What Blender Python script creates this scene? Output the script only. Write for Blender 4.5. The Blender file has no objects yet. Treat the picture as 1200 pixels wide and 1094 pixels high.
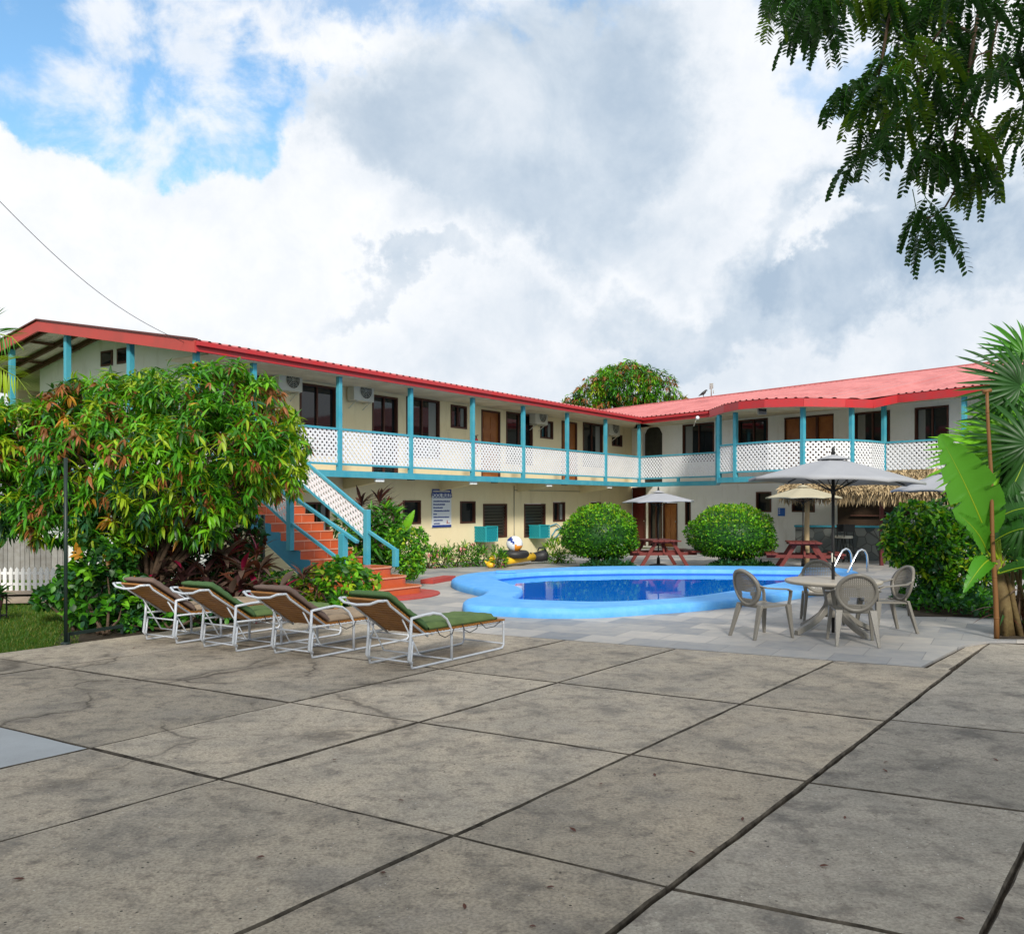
import bpy, math, random
import numpy as np
from mathutils import Vector, Matrix
rnd = random.Random(7)
rs = np.random.RandomState(11)
S = bpy.context.scene
COL = S.collection
# ---------------------------------------------------------------- camera
H, F, HY = 1.76, 1066.0, 589.0
cam = bpy.data.objects.new('camera', bpy.data.cameras.new('camera'))
COL.objects.link(cam)
cam.location = (0, 0, H); cam.rotation_euler = (math.radians(90), 0, 0)
cam.data.sensor_width = 36; cam.data.lens = 36*F/1200
cam.data.shift_y = (HY-547)/1200
cam.data.clip_start = .05; cam.data.clip_end = 2000
S.camera = cam
S.view_settings.view_transform = 'Standard'; S.view_settings.look = 'None'
S.view_settings.exposure = 0.22; S.view_settings.gamma = 1
S.cycles.max_bounces = 6; S.cycles.transparent_max_bounces = 8
S.cycles.use_denoising = True
# ---------------------------------------------------------------- world
W = bpy.data.worlds.new('World'); S.world = W; W.use_nodes = True
nt = W.node_tree; N = nt.nodes; LK = nt.links
bg = N['Background']
SUN_EL, SUN_AZ = 32, 172      # azimuth clockwise from +Y (camera looks to +Y)
sky = N.new('ShaderNodeTexSky'); sky.sky_type = 'NISHITA'; sky.sun_disc = False
sky.sun_elevation = math.radians(SUN_EL); sky.sun_rotation = math.radians(SUN_AZ)
sky.air_density = 1.0; sky.dust_density = .6; sky.ozone_density = 2.5
def wn(t, **k):
    n = N.new(t)
    for a, b in k.items(): setattr(n, a, b)
    return n
def wlink(a, b): LK.new(a, b)
tc = wn('ShaderNodeTexCoord')
def wmath(op, a, b=None, c=None):
    n = wn('ShaderNodeMath', operation=op)
    for i, v in enumerate((a, b, c)):
        if v is None: continue
        if isinstance(v, (int, float)): n.inputs[i].default_value = v
        else: wlink(v, n.inputs[i])
    return n.outputs[0]
def wrange(v, a, b, c=0, d=1, smooth=True):
    n = wn('ShaderNodeMapRange'); n.interpolation_type = 'SMOOTHSTEP' if smooth else 'LINEAR'
    wlink(v, n.inputs[0])
    for i, x in enumerate((a, b, c, d)): n.inputs[1+i].default_value = x
    return n.outputs[0]
def wnoise(scale, detail=6, rough=.55, dist=0, vec=None, off=(0, 0, 0), sc=(1, 1, 1)):
    m = wn('ShaderNodeMapping'); m.inputs['Location'].default_value = off; m.inputs['Scale'].default_value = sc
    wlink(vec or tc.outputs['Generated'], m.inputs[0])
    n = wn('ShaderNodeTexNoise'); n.inputs['Scale'].default_value = scale
    n.inputs['Detail'].default_value = detail; n.inputs['Roughness'].default_value = rough
    n.inputs['Distortion'].default_value = dist
    wlink(m.outputs[0], n.inputs['Vector']); return n.outputs[0]
# direction warped by noise so that cloud edges billow
nz = wn('ShaderNodeTexNoise'); nz.inputs['Scale'].default_value = 4.2; nz.inputs['Detail'].default_value = 12
nz.inputs['Roughness'].default_value = .62
wlink(tc.outputs['Generated'], nz.inputs['Vector'])
vm1 = wn('ShaderNodeVectorMath', operation='SUBTRACT'); wlink(nz.outputs['Color'], vm1.inputs[0]); vm1.inputs[1].default_value = (.5, .5, .5)
vm2 = wn('ShaderNodeVectorMath', operation='SCALE'); wlink(vm1.outputs[0], vm2.inputs[0]); vm2.inputs['Scale'].default_value = .36
vm3 = wn('ShaderNodeVectorMath', operation='ADD'); wlink(tc.outputs['Generated'], vm3.inputs[0]); wlink(vm2.outputs[0], vm3.inputs[1])
WARP = vm3.outputs[0]
def blob(px, py, rx, ry, soft=.5):
    """elliptic region of the sky round a direction (angles kept in 3-D direction space)"""
    d = Vector(((px-600)/F, 1, (HY-py)/F)).normalized()
    r = Vector((d.y, -d.x, 0)).normalized(); u = r.cross(d)
    k = 1/Vector(((px-600)/F, 1, (HY-py)/F)).length
    def dt(v):
        n = wn('ShaderNodeVectorMath', operation='DOT_PRODUCT'); wlink(WARP, n.inputs[0]); n.inputs[1].default_value = v
        return n.outputs['Value']
    a = wmath('MULTIPLY', dt(tuple(r)), F/rx/k*k); b = wmath('MULTIPLY', dt(tuple(u)), F/ry)
    front = wmath('GREATER_THAN', dt(tuple(d)), 0.0)
    q = wmath('SQRT', wmath('ADD', wmath('MULTIPLY', a, a), wmath('MULTIPLY', b, b)))
    return wmath('MULTIPLY', wrange(q, 1-soft, 1+soft, 1, 0), front)
fine = wnoise(7, 10, .6, .3)
big = wnoise(2.1, 8, .55, .4, off=(3.1, 1.7, .4), sc=(1, 1, 1.7))
# openings to the blue sky
blue = wmath('MAXIMUM', blob(40, 26, 190, 96, .12), blob(262, 105, 112, 62, .2))
blue = wmath('MAXIMUM', blue, wmath('MULTIPLY', blob(975, 90, 55, 36, .5), .6))
blue = wmath('MAXIMUM', blue, wmath('MULTIPLY', blob(480, -50, 400, 62, .3), .8))
away = wrange(wnoise(1.6, 8, .55, .2, off=(7, 2, 5)), .53, .62)
sp = wn('ShaderNodeSeparateXYZ'); wlink(tc.outputs['Generated'], sp.inputs[0])
behind = wrange(sp.outputs[1], .35, .1)
high = wrange(sp.outputs[2], .56, .75)
blue = wmath('MAXIMUM', blue, wmath('MULTIPLY', away, wmath('MAXIMUM', behind, high)))
wisp = wrange(fine, .44, .60, 1, .12)
cover = wmath('SUBTRACT', 1, wmath('MULTIPLY', blue, wisp))
# grey of the cloud bases
g = wmath('MULTIPLY', blob(605, 150, 185, 125, .2), .60)
g = wmath('MAXIMUM', g, wmath('MULTIPLY', blob(660, 260, 170, 60, .6), .6))
g = wmath('MAXIMUM', g, wmath('MULTIPLY', blob(500, 345, 80, 16, .6), .5))
g = wmath('MAXIMUM', g, wmath('MULTIPLY', blob(1090, 300, 230, 85, .35), 1.0))
g = wmath('MAXIMUM', g, wmath('MULTIPLY', blob(850, 370, 240, 34, .6), .6)); g = wmath('MAXIMUM', g, wmath('MULTIPLY', blob(900, 440, 560, 110, .4), .30))
g = wmath('MAXIMUM', g, wmath('MULTIPLY', wrange(big, .47, .7), wmath('MAXIMUM', behind, high)))
wh = blob(975, 268, 45, 16, .6)
g = wmath('SUBTRACT', g, wmath('MULTIPLY', wh, .9))
g = wmath('MULTIPLY', wmath('MAXIMUM', g, 0), wrange(fine, .3, .7, 1.25, .5))
g = wmath('ADD', g, wrange(big, .4, .66, 0, .16)); fine2 = wnoise(13, 10, .65, .2, off=(2, 4, 1)); g = wmath('ADD', g, wrange(fine2, .35, .7, -.05, .13))
ramp = wn('ShaderNodeValToRGB'); wlink(g, ramp.inputs[0])
e = ramp.color_ramp.elements
e[0].position = 0; e[0].color = (.86, .875, .90, 1)
e[1].position = 1; e[1].color = (.38, .48, .60, 1)
x = ramp.color_ramp.elements.new(.22); x.color = (.75, .79, .84, 1)
x = ramp.color_ramp.elements.new(.6); x.color = (.55, .63, .72, 1)
skm = wn('ShaderNodeMix', data_type='RGBA'); skm.blend_type = 'MULTIPLY'
skm.inputs[0].default_value = 1
wlink(sky.outputs[0], skm.inputs[6]); skm.inputs[7].default_value = (SKYK, SKYK, SKYK, 1) if 'SKYK' in globals() else (.165, .20, .195, 1)
mx = wn('ShaderNodeMix', data_type='RGBA'); wlink(cover, mx.inputs[0]); wlink(skm.outputs[2], mx.inputs[6]); wlink(ramp.outputs[0], mx.inputs[7])
wlink(mx.outputs[2], bg.inputs[0]); bg.inputs[1].default_value = 1.0
sun = bpy.data.objects.new('sun', bpy.data.lights.new('sun', 'SUN')); COL.objects.link(sun)
sun.data.energy = 3.4; sun.data.angle = math.radians(9); sun.data.color = (1, .94, .84)
az, el = math.radians(SUN_AZ), math.radians(SUN_EL)
sd = Vector((math.sin(az)*math.cos(el), math.cos(az)*math.cos(el), math.sin(el)))
sun.rotation_euler = (-sd).to_track_quat('-Z', 'Y').to_euler()

# ---------------------------------------------------------------- materials
MATS = {}
def mat(name, col, rough=.6, spec=.4, metal=0, noise=None, bump=None, transl=None, island=0, coat=0, trans=0):
    """noise=(scale, amount, colour2, detail) mixes colour2 in; bump=(scale, strength)"""
    if name in MATS: return MATS[name]
    m = bpy.data.materials.new(name); m.use_nodes = True
    t = m.node_tree; n = t.nodes; b = n['Principled BSDF']
    b.inputs['Roughness'].default_value = rough; b.inputs['Metallic'].default_value = metal
    b.inputs['Specular IOR Level'].default_value = spec
    b.inputs['Base Color'].default_value = (*col, 1)
    src = None
    tcn = n.new('ShaderNodeTexCoord')
    if noise:
        nn = n.new('ShaderNodeTexNoise'); nn.inputs['Scale'].default_value = noise[0]
        nn.inputs['Detail'].default_value = noise[3] if len(noise) > 3 else 6; nn.inputs['Roughness'].default_value = .65
        t.links.new(tcn.outputs['Object'], nn.inputs['Vector'])
        mr = n.new('ShaderNodeMapRange'); t.links.new(nn.outputs[0], mr.inputs[0])
        mr.inputs[1].default_value = .35; mr.inputs[2].default_value = .68; mr.inputs[4].default_value = noise[1]
        mm = n.new('ShaderNodeMix'); mm.data_type = 'RGBA'; t.links.new(mr.outputs[0], mm.inputs[0])
        mm.inputs[6].default_value = (*col, 1); mm.inputs[7].default_value = (*noise[2], 1)
        src = mm.outputs[2]
    if island:
        gg = n.new('ShaderNodeNewGeometry'); hs = n.new('ShaderNodeHueSaturation')
        mr = n.new('ShaderNodeMapRange'); t.links.new(gg.outputs['Random Per Island'], mr.inputs[0])
        mr.inputs[3].default_value = 1-island; mr.inputs[4].default_value = 1+island
        t.links.new(mr.outputs[0], hs.inputs['Value'])
        if src: t.links.new(src, hs.inputs['Color'])
        else: hs.inputs['Color'].default_value = (*col, 1)
        src = hs.outputs[0]
    if src: t.links.new(src, b.inputs['Base Color'])
    if bump:
        nn = n.new('ShaderNodeTexNoise'); nn.inputs['Scale'].default_value = bump[0]; nn.inputs['Detail'].default_value = 5
        t.links.new(tcn.outputs['Object'], nn.inputs['Vector'])
        bp = n.new('ShaderNodeBump'); bp.inputs['Strength'].default_value = bump[1]; bp.inputs['Distance'].default_value = .02
        t.links.new(nn.outputs[0], bp.inputs['Height']); t.links.new(bp.outputs[0], b.inputs['Normal'])
    if transl:
        tr = n.new('ShaderNodeBsdfTranslucent'); tr.inputs[0].default_value = (*transl[1], 1)
        if src and len(transl) > 2: t.links.new(src, tr.inputs[0])
        ms = n.new('ShaderNodeMixShader'); ms.inputs[0].default_value = transl[0]
        t.links.new(b.outputs[0], ms.inputs[1]); t.links.new(tr.outputs[0], ms.inputs[2])
        t.links.new(ms.outputs[0], n['Material Output'].inputs[0])
    MATS[name] = m; return m
def leafmat(name, c, isl=.35, tr=.3):
    return mat(name, c, rough=.42, spec=.35, island=isl, transl=(tr, (min(1, c[0]*1.5), min(1, c[1]*1.5), c[2]*1.0)))
def nodes_of(m):
    t = m.node_tree; return t, t.nodes, t.nodes['Principled BSDF']

# concrete with stains, specks and hairline cracks
def concrete_mat(nm='weathered concrete', c1=(.56, .475, .36), c2=(.44, .385, .305), stain=.66):
    m = mat(nm, (.3, .25, .2), rough=.85, spec=.2)
    t, n, b = nodes_of(m); L = t.links.new
    tcn = n.new('ShaderNodeTexCoord')
    def noise(s, d=6, r=.6, off=(0, 0, 0), dist=0):
        mp = n.new('ShaderNodeMapping'); mp.inputs[1].default_value = off; L(tcn.outputs['Object'], mp.inputs[0])
        x = n.new('ShaderNodeTexNoise'); x.inputs['Scale'].default_value = s; x.inputs['Detail'].default_value = d
        x.inputs['Roughness'].default_value = r; x.inputs['Distortion'].default_value = dist
        L(mp.outputs[0], x.inputs['Vector']); return x.outputs[0]
    def rg(v, a, b_, c=0, d=1):
        x = n.new('ShaderNodeMapRange'); L(v, x.inputs[0])
        for i, q in enumerate((a, b_, c, d)): x.inputs[1+i].default_value = q
        return x.outputs[0]
    def mixc(f, a, c, mode='MIX'):
        x = n.new('ShaderNodeMix'); x.data_type = 'RGBA'; x.blend_type = mode
        if isinstance(f, float): x.inputs[0].default_value = f
        else: L(f, x.inputs[0])
        for i, v in ((6, a), (7, c)):
            if isinstance(v, tuple): x.inputs[i].default_value = (*v, 1)
            else: L(v, x.inputs[i])
        return x.outputs[2]
    def mul(a, c):
        x = n.new('ShaderNodeMath'); x.operation = 'MULTIPLY'; L(a, x.inputs[0])
        if isinstance(c, float): x.inputs[1].default_value = c
        else: L(c, x.inputs[1])
        return x.outputs[0]
    c = mixc(rg(noise(1.3, 7, .7), .38, .62), c1, c2)
    c = mixc(mul(rg(noise(2.2, 9, .7, (5, 1, 0), .4), .50, .66), stain), c, (.15, .14, .125))
    c = mixc(mul(rg(noise(8, 10, .78, (1, 8, 0)), .5, .66), .75), c, (.13, .11, .095))
    c = mixc(mul(rg(noise(1.1, 6, .65, (9, 9, 2)), .55, .7), .5), c, (.40, .36, .31))
    c = mixc(mul(rg(noise(55, 4, .7), .4, .66), .55), c, (.12, .1, .085))
    # small dark and white specks
    for sc, off, th, colr in ((38, (2, 3, 0), .10, (.05, .04, .035)), (16, (0, 0, 0), .09, (.03, .025, .02)), (22, (4, 7, 0), .06, (.62, .6, .56))):
        mp = n.new('ShaderNodeMapping'); mp.inputs[1].default_value = off; L(tcn.outputs['Object'], mp.inputs[0])
        v = n.new('ShaderNodeTexVoronoi'); v.inputs['Scale'].default_value = sc; L(mp.outputs[0], v.inputs['Vector'])
        f = rg(v.outputs['Distance'], th, th+.04, 1, 0)
        sel = rg(noise(3.3, 3, .6, off), .50, .58)
        c = mixc(mul(f, sel), c, colr)
    # hairline cracks
    nz = n.new('ShaderNodeTexNoise'); nz.inputs['Scale'].default_value = 1.7; nz.inputs['Detail'].default_value = 6; L(tcn.outputs['Object'], nz.inputs['Vector'])
    va = n.new('ShaderNodeVectorMath'); va.operation = 'MULTIPLY_ADD'; L(nz.outputs['Color'], va.inputs[0]); va.inputs[1].default_value = (.9, .9, 0); L(tcn.outputs['Object'], va.inputs[2])
    v = n.new('ShaderNodeTexVoronoi'); v.feature = 'DISTANCE_TO_EDGE'; v.inputs['Scale'].default_value = .62; L(va.outputs[0], v.inputs['Vector'])
    cr = rg(v.outputs['Distance'], .004, .016, 1, 0)
    # most cracking is in the slabs by the garden (left of the seating)
    sx = n.new('ShaderNodeVectorMath'); sx.operation = 'DISTANCE'; L(tcn.outputs['Object'], sx.inputs[0]); sx.inputs[1].default_value = (-3.2, 9.0, 0)
    near = rg(sx.outputs['Value'], 1.8, 3.6, 1, .12)
    sel = rg(noise(.9, 4, .6, (3, 3, 3)), .42, .56)
    crm = mul(mul(cr, near), sel)
    c = mixc(mul(crm, .8), c, (.06, .05, .04))
    wide = mul(mul(rg(v.outputs['Distance'], .0, .09, 1, 0), near), mul(sel, .45))
    c = mixc(wide, c, (.12, .1, .08))
    gg = n.new('ShaderNodeNewGeometry'); hs = n.new('ShaderNodeHueSaturation')
    L(rg(gg.outputs['Random Per Island'], 0, 1, .80, 1.14), hs.inputs['Value']); L(c, hs.inputs['Color'])
    L(hs.outputs[0], b.inputs['Base Color'])
    bp = n.new('ShaderNodeBump'); bp.inputs['Strength'].default_value = .35; bp.inputs['Distance'].default_value = .012
    hh = n.new('ShaderNodeMath'); hh.operation = 'ADD'; L(noise(60, 4, .7), hh.inputs[0]); L(mul(noise(6, 6, .6), 2.0), hh.inputs[1])
    L(hh.outputs[0], bp.inputs['Height']); L(bp.outputs[0], b.inputs['Normal'])
    return m
def tile_mat():
    m = mat('stone tile', (.4, .4, .4), rough=.55, spec=.3)
    t, n, b = nodes_of(m); L = t.links.new
    tcn = n.new('ShaderNodeTexCoord'); mp = n.new('ShaderNodeMapping'); L(tcn.outputs['Object'], mp.inputs[0])
    mp.inputs['Rotation'].default_value = (0, 0, math.radians(29)); 
    br = n.new('ShaderNodeTexBrick'); L(mp.outputs[0], br.inputs['Vector']); br.offset = .5
    br.inputs['Scale'].default_value = 1; br.inputs['Brick Width'].default_value = .62; br.inputs['Row Height'].default_value = .62
    br.inputs['Mortar Size'].default_value = .006; br.inputs['Bias'].default_value = .1
    br.inputs['Color1'].default_value = (.15, .17, .20, 1); br.inputs['Color2'].default_value = (.50, .46, .41, 1); br.inputs['Mortar'].default_value = (.2, .19, .18, 1)
    n2 = n.new('ShaderNodeTexNoise'); n2.inputs['Scale'].default_value = 5; n2.inputs['Detail'].default_value = 8; L(tcn.outputs['Object'], n2.inputs['Vector'])
    mr = n.new('ShaderNodeMapRange'); L(n2.outputs[0], mr.inputs[0]); mr.inputs[1].default_value = .3; mr.inputs[2].default_value = .7
    mx = n.new('ShaderNodeMix'); mx.data_type = 'RGBA'; mx.inputs[0].default_value = .38; L(br.outputs[0], mx.inputs[6])
    m3 = n.new('ShaderNodeMix'); m3.data_type = 'RGBA'; L(mr.outputs[0], m3.inputs[0]); m3.inputs[6].default_value = (.20, .22, .25, 1); m3.inputs[7].default_value = (.42, .39, .35, 1)
    L(m3.outputs[2], mx.inputs[7]); L(mx.outputs[2], b.inputs['Base Color'])
    bp = n.new('ShaderNodeBump'); bp.inputs['Strength'].default_value = .2; bp.inputs['Distance'].default_value = .01; L(n2.outputs[0], bp.inputs['Height']); L(bp.outputs[0], b.inputs['Normal'])
    return m
def water_mat():
    m = mat('pool water', (.0, .15, .70), rough=.015, spec=.5)
    t, n, b = nodes_of(m); L = t.links.new; b.inputs['IOR'].default_value = 1.33
    tcn = n.new('ShaderNodeTexCoord'); mp = n.new('ShaderNodeMapping'); L(tcn.outputs['Object'], mp.inputs[0])
    nn = n.new('ShaderNodeTexNoise'); nn.inputs['Scale'].default_value = 2.6; nn.inputs['Detail'].default_value = 3; L(mp.outputs[0], nn.inputs['Vector'])
    bp = n.new('ShaderNodeBump'); bp.inputs['Strength'].default_value = .10; bp.inputs['Distance'].default_value = .02
    L(nn.outputs[0], bp.inputs['Height']); L(bp.outputs[0], b.inputs['Normal'])
    return m
def wall_mat(name, c, c2):
    m = mat(name, c, rough=.85, spec=.2)
    t, n, b = nodes_of(m); L = t.links.new
    tcn = n.new('ShaderNodeTexCoord')
    def noise(s, off=(0, 0, 0), sc=(1, 1, 1), d=7):
        mp = n.new('ShaderNodeMapping'); mp.inputs[1].default_value = off; mp.inputs[3].default_value = sc; L(tcn.outputs['Object'], mp.inputs[0])
        x = n.new('ShaderNodeTexNoise'); x.inputs['Scale'].default_value = s; x.inputs['Detail'].default_value = d; x.inputs['Roughness'].default_value = .65
        L(mp.outputs[0], x.inputs['Vector']); return x.outputs[0]
    def rg(v, a, b_, c_=0, d=1):
        x = n.new('ShaderNodeMapRange'); L(v, x.inputs[0])
        for i, q in enumerate((a, b_, c_, d)): x.inputs[1+i].default_value = q
        return x.outputs[0]
    m1 = n.new('ShaderNodeMix'); m1.data_type = 'RGBA'; L(rg(noise(.7), .35, .68, 0, .8), m1.inputs[0]); m1.inputs[6].default_value = (*c, 1); m1.inputs[7].default_value = (*c2, 1)
    m2 = n.new('ShaderNodeMix'); m2.data_type = 'RGBA'; L(rg(noise(3, (3, 1, 0), (1, 1, .25)), .55, .75, 0, .4), m2.inputs[0]); L(m1.outputs[2], m2.inputs[6]); m2.inputs[7].default_value = (c2[0]*.6, c2[1]*.58, c2[2]*.5, 1)
    L(m2.outputs[2], b.inputs['Base Color'])
    bp = n.new('ShaderNodeBump'); bp.inputs['Strength'].default_value = .15; bp.inputs['Distance'].default_value = .02; L(noise(14), bp.inputs['Height']); L(bp.outputs[0], b.inputs['Normal'])
    return m
M = {}
M['conc'] = concrete_mat(); M['conc2'] = concrete_mat('cooler grey concrete', (.44, .395, .325), (.31, .285, .24), .95); M['edge'] = mat('dirt stained slab edge', (.04, .034, .028), .95, .1, noise=(7, .9, (.17, .145, .115))); M['tile'] = tile_mat(); M['water'] = water_mat()
M['wall'] = wall_mat('cream painted wall', (.84, .73, .49), (.77, .65, .41))
M['wallw'] = wall_mat('white painted wall', (.88, .89, .88), (.78, .79, .77))
M['soffit'] = mat('cream soffit', (.7, .64, .5), .8, .2, noise=(1.5, .6, (.38, .33, .22)))
M['teal'] = mat('turquoise paint', (.035, .29, .40), .5, .35, noise=(3, .9, (.09, .36, .43), 12), bump=(30, .05))
M['teald'] = mat('deep blue paint', (.02, .22, .36), .5, .4, noise=(6, .5, (.03, .28, .4)))
M['lat'] = mat('white lattice', (.78, .78, .80), .55, .3, noise=(4, .35, (.62, .62, .62)))
M['red'] = mat('red fascia paint', (.50, .022, .026), .45, .35, noise=(2.5, .9, (.36, .04, .045), 12))
M['red2'] = mat('faded red fascia', (.45, .06, .05), .55, .3, noise=(2, .7, (.33, .06, .05)))
M['roof'] = mat('faded pink metal roof', (.56, .19, .18), .45, .5, noise=(1.1, .9, (.38, .10, .095), 12))
M['roofd'] = mat('dark roof sheet', (.13, .05, .045), .6, .3)
M['tin'] = mat('grey corrugated underside', (.66, .62, .57), .6, .3, noise=(2, .5, (.25, .23, .21)))
M['rafter'] = mat('brown timber', (.09, .05, .03), .7, .2)
M['wood'] = mat('varnished orange wood', (.36, .13, .03), .35, .4, noise=(3, .7, (.20, .06, .015)))
M['darkwood'] = mat('dark brown frame', (.075, .03, .02), .5, .3, noise=(6, .5, (.12, .04, .025)))
M['maroon'] = mat('dark red door paint', (.09, .012, .012), .45, .3)
M['glass'] = mat('dark window glass', (.012, .016, .018), .04, .5)
M['screen'] = mat('insect screen', (.03, .032, .03), .6, .2, noise=(4, .5, (.07, .07, .06)))
M['louvre'] = mat('grey louvre', (.07, .065, .055), .35, .5)
M['curtain'] = mat('pale curtain', (.25, .26, .25), .8, .1)
M['ac'] = mat('aged white plastic', (.62, .60, .52), .5, .4, noise=(5, .4, (.5, .47, .38)))
M['black'] = mat('black plastic', (.012, .012, .013), .45, .4)
M['dkmetal'] = mat('dark green metal', (.012, .025, .022), .45, .4)
M['white'] = mat('white enamel', (.58, .62, .68), .35, .5, noise=(12, .25, (.5, .5, .5)))
M['slat'] = mat('teak slat', (.36, .16, .035), .5, .35, noise=(7, .7, (.21, .08, .016)), bump=(20, .1))
M['green'] = mat('green cushion fabric', (.13, .19, .07), .9, .1, noise=(5, .8, (.085, .135, .05)), bump=(60, .15))
M['tan'] = mat('tan cushion fabric', (.33, .255, .18), .9, .1, noise=(9, .5, (.22, .15, .10)), bump=(60, .15))
M['greend'] = mat('faded green headrest', (.08, .15, .06), .9, .1)
M['tand'] = mat('grey brown headrest', (.17, .12, .10), .9, .1)
M['chair'] = mat('taupe resin', (.195, .18, .155), .38, .45, noise=(6, .6, (.165, .155, .135)))
M['pool'] = mat('light blue pool paint', (.085, .35, .80), .6, .3, noise=(3.5, .9, (.16, .45, .80), 12), bump=(9, .08))
M['poolin'] = mat('pool wall blue', (.02, .12, .5), .4, .4)
M['steptile'] = mat('terracotta tile', (.50, .10, .03), .35, .4, noise=(5, .6, (.40, .07, .02)))
M['grout'] = mat('pale step nosing', (.60, .30, .20), .6, .3)
M['canvas'] = mat('grey canvas', (.46, .47, .50), .85, .1, noise=(4, .4, (.38, .39, .42)), transl=(.25, (.30, .31, .34)))
M['canvasb'] = mat('beige canvas', (.55, .50, .36), .85, .1, noise=(4, .4, (.46, .42, .3)), transl=(.25, (.5, .45, .33)))
M['redwood'] = mat('red stained timber', (.16, .03, .025), .6, .3, noise=(8, .6, (.11, .022, .018)))
M['steel'] = mat('polished steel', (.72, .74, .76), .18, .5, metal=1)
M['stone'] = mat('river stone', (.10, .12, .12), .7, .3)
M['thatch'] = mat('dry palm thatch', (.40, .30, .17), .9, .1, island=.5)
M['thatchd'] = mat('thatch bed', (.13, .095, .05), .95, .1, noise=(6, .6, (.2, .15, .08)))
M['barkp'] = mat('pale peeled log', (.50, .38, .22), .7, .2, noise=(5, .5, (.4, .28, .15)))
M['bark'] = mat('grey brown bark', (.11, .075, .05), .9, .1, noise=(8, .7, (.06, .04, .03)), bump=(25, .6))
M['stem'] = mat('banana stem', (.16, .12, .05), .7, .2, noise=(7, .8, (.08, .045, .02)), bump=(18, .4))
M['bamboo'] = mat('brown bamboo', (.17, .08, .025), .55, .3, noise=(5, .6, (.17, .07, .02)))
M['soil'] = mat('dark soil', (.03, .025, .02), .95, .1, noise=(8, .8, (.10, .075, .05)), bump=(20, .6))
M['tabletop'] = mat('pale worn resin', (.42, .38, .32), .4, .4, noise=(5, .6, (.32, .29, .24)))
M['cage'] = mat('bright turquoise paint', (.012, .30, .34), .45, .4)
M['pale'] = mat('pale newer concrete', (.40, .42, .43), .85, .2, noise=(2, .7, (.31, .32, .33)), bump=(50, .3))
M['grass'] = mat('lawn green', (.055, .12, .015), .9, .1, noise=(5, .8, (.10, .14, .02)), bump=(60, .8))
M['path'] = mat('beige path concrete', (.42, .33, .24), .9, .1, noise=(2, .6, (.33, .26, .19)))
M['picket'] = mat('white picket paint', (.78, .78, .78), .6, .2)
M['oldwood'] = mat('weathered grey board', (.30, .29, .28), .85, .1, noise=(6, .8, (.2, .18, .16)), island=.25)
M['signw'] = mat('white sign board', (.72, .75, .80), .4, .4)
M['signb'] = mat('blue sign ink', (.02, .05, .25), .5, .3)
M['blue'] = mat('bright blue sign', (.02, .14, .55), .5, .3)
M['yellow'] = mat('yellow vinyl', (.80, .48, .02), .3, .5)
M['orange'] = mat('orange vinyl', (.8, .28, .02), .3, .5)
M['rubber'] = mat('black rubber', (.02, .02, .022), .5, .4)
M['pink'] = mat('pink petals', (.60, .20, .20), .6, .2, island=.3)
M['redfl'] = mat('red petals', (.6, .01, .03), .6, .2)
M['copper'] = mat('grey conduit', (.3, .28, .24), .5, .3)
L_dk = leafmat('leaf dark green', (.022, .088, .012)); L_md = leafmat('leaf green', (.055, .22, .010))
L_lt = leafmat('leaf bright green', (.145, .38, .012)); L_yl = leafmat('leaf yellow green', (.27, .38, .015))
L_br = leafmat('leaf bronze', (.30, .11, .035), .4); L_or = leafmat('leaf golden', (.45, .21, .02), .3)
L_pu = leafmat('leaf dark purple', (.05, .022, .022), .45); L_pg = leafmat('leaf grey purple', (.14, .095, .075), .35)
L_mg = leafmat('leaf magenta', (.28, .01, .05), .3); L_bg = leafmat('leaf blue green', (.025, .10, .04), .3)
L_bn = leafmat('banana leaf', (.08, .26, .02), .2, .45); L_rd = leafmat('leaf maroon brown', (.11, .035, .02), .4)
L_tree = leafmat('feathery leaf green', (.022, .075, .014), .35, .35); L_tree2 = leafmat('feathery leaf olive', (.085, .16, .012), .3, .4)
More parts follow.
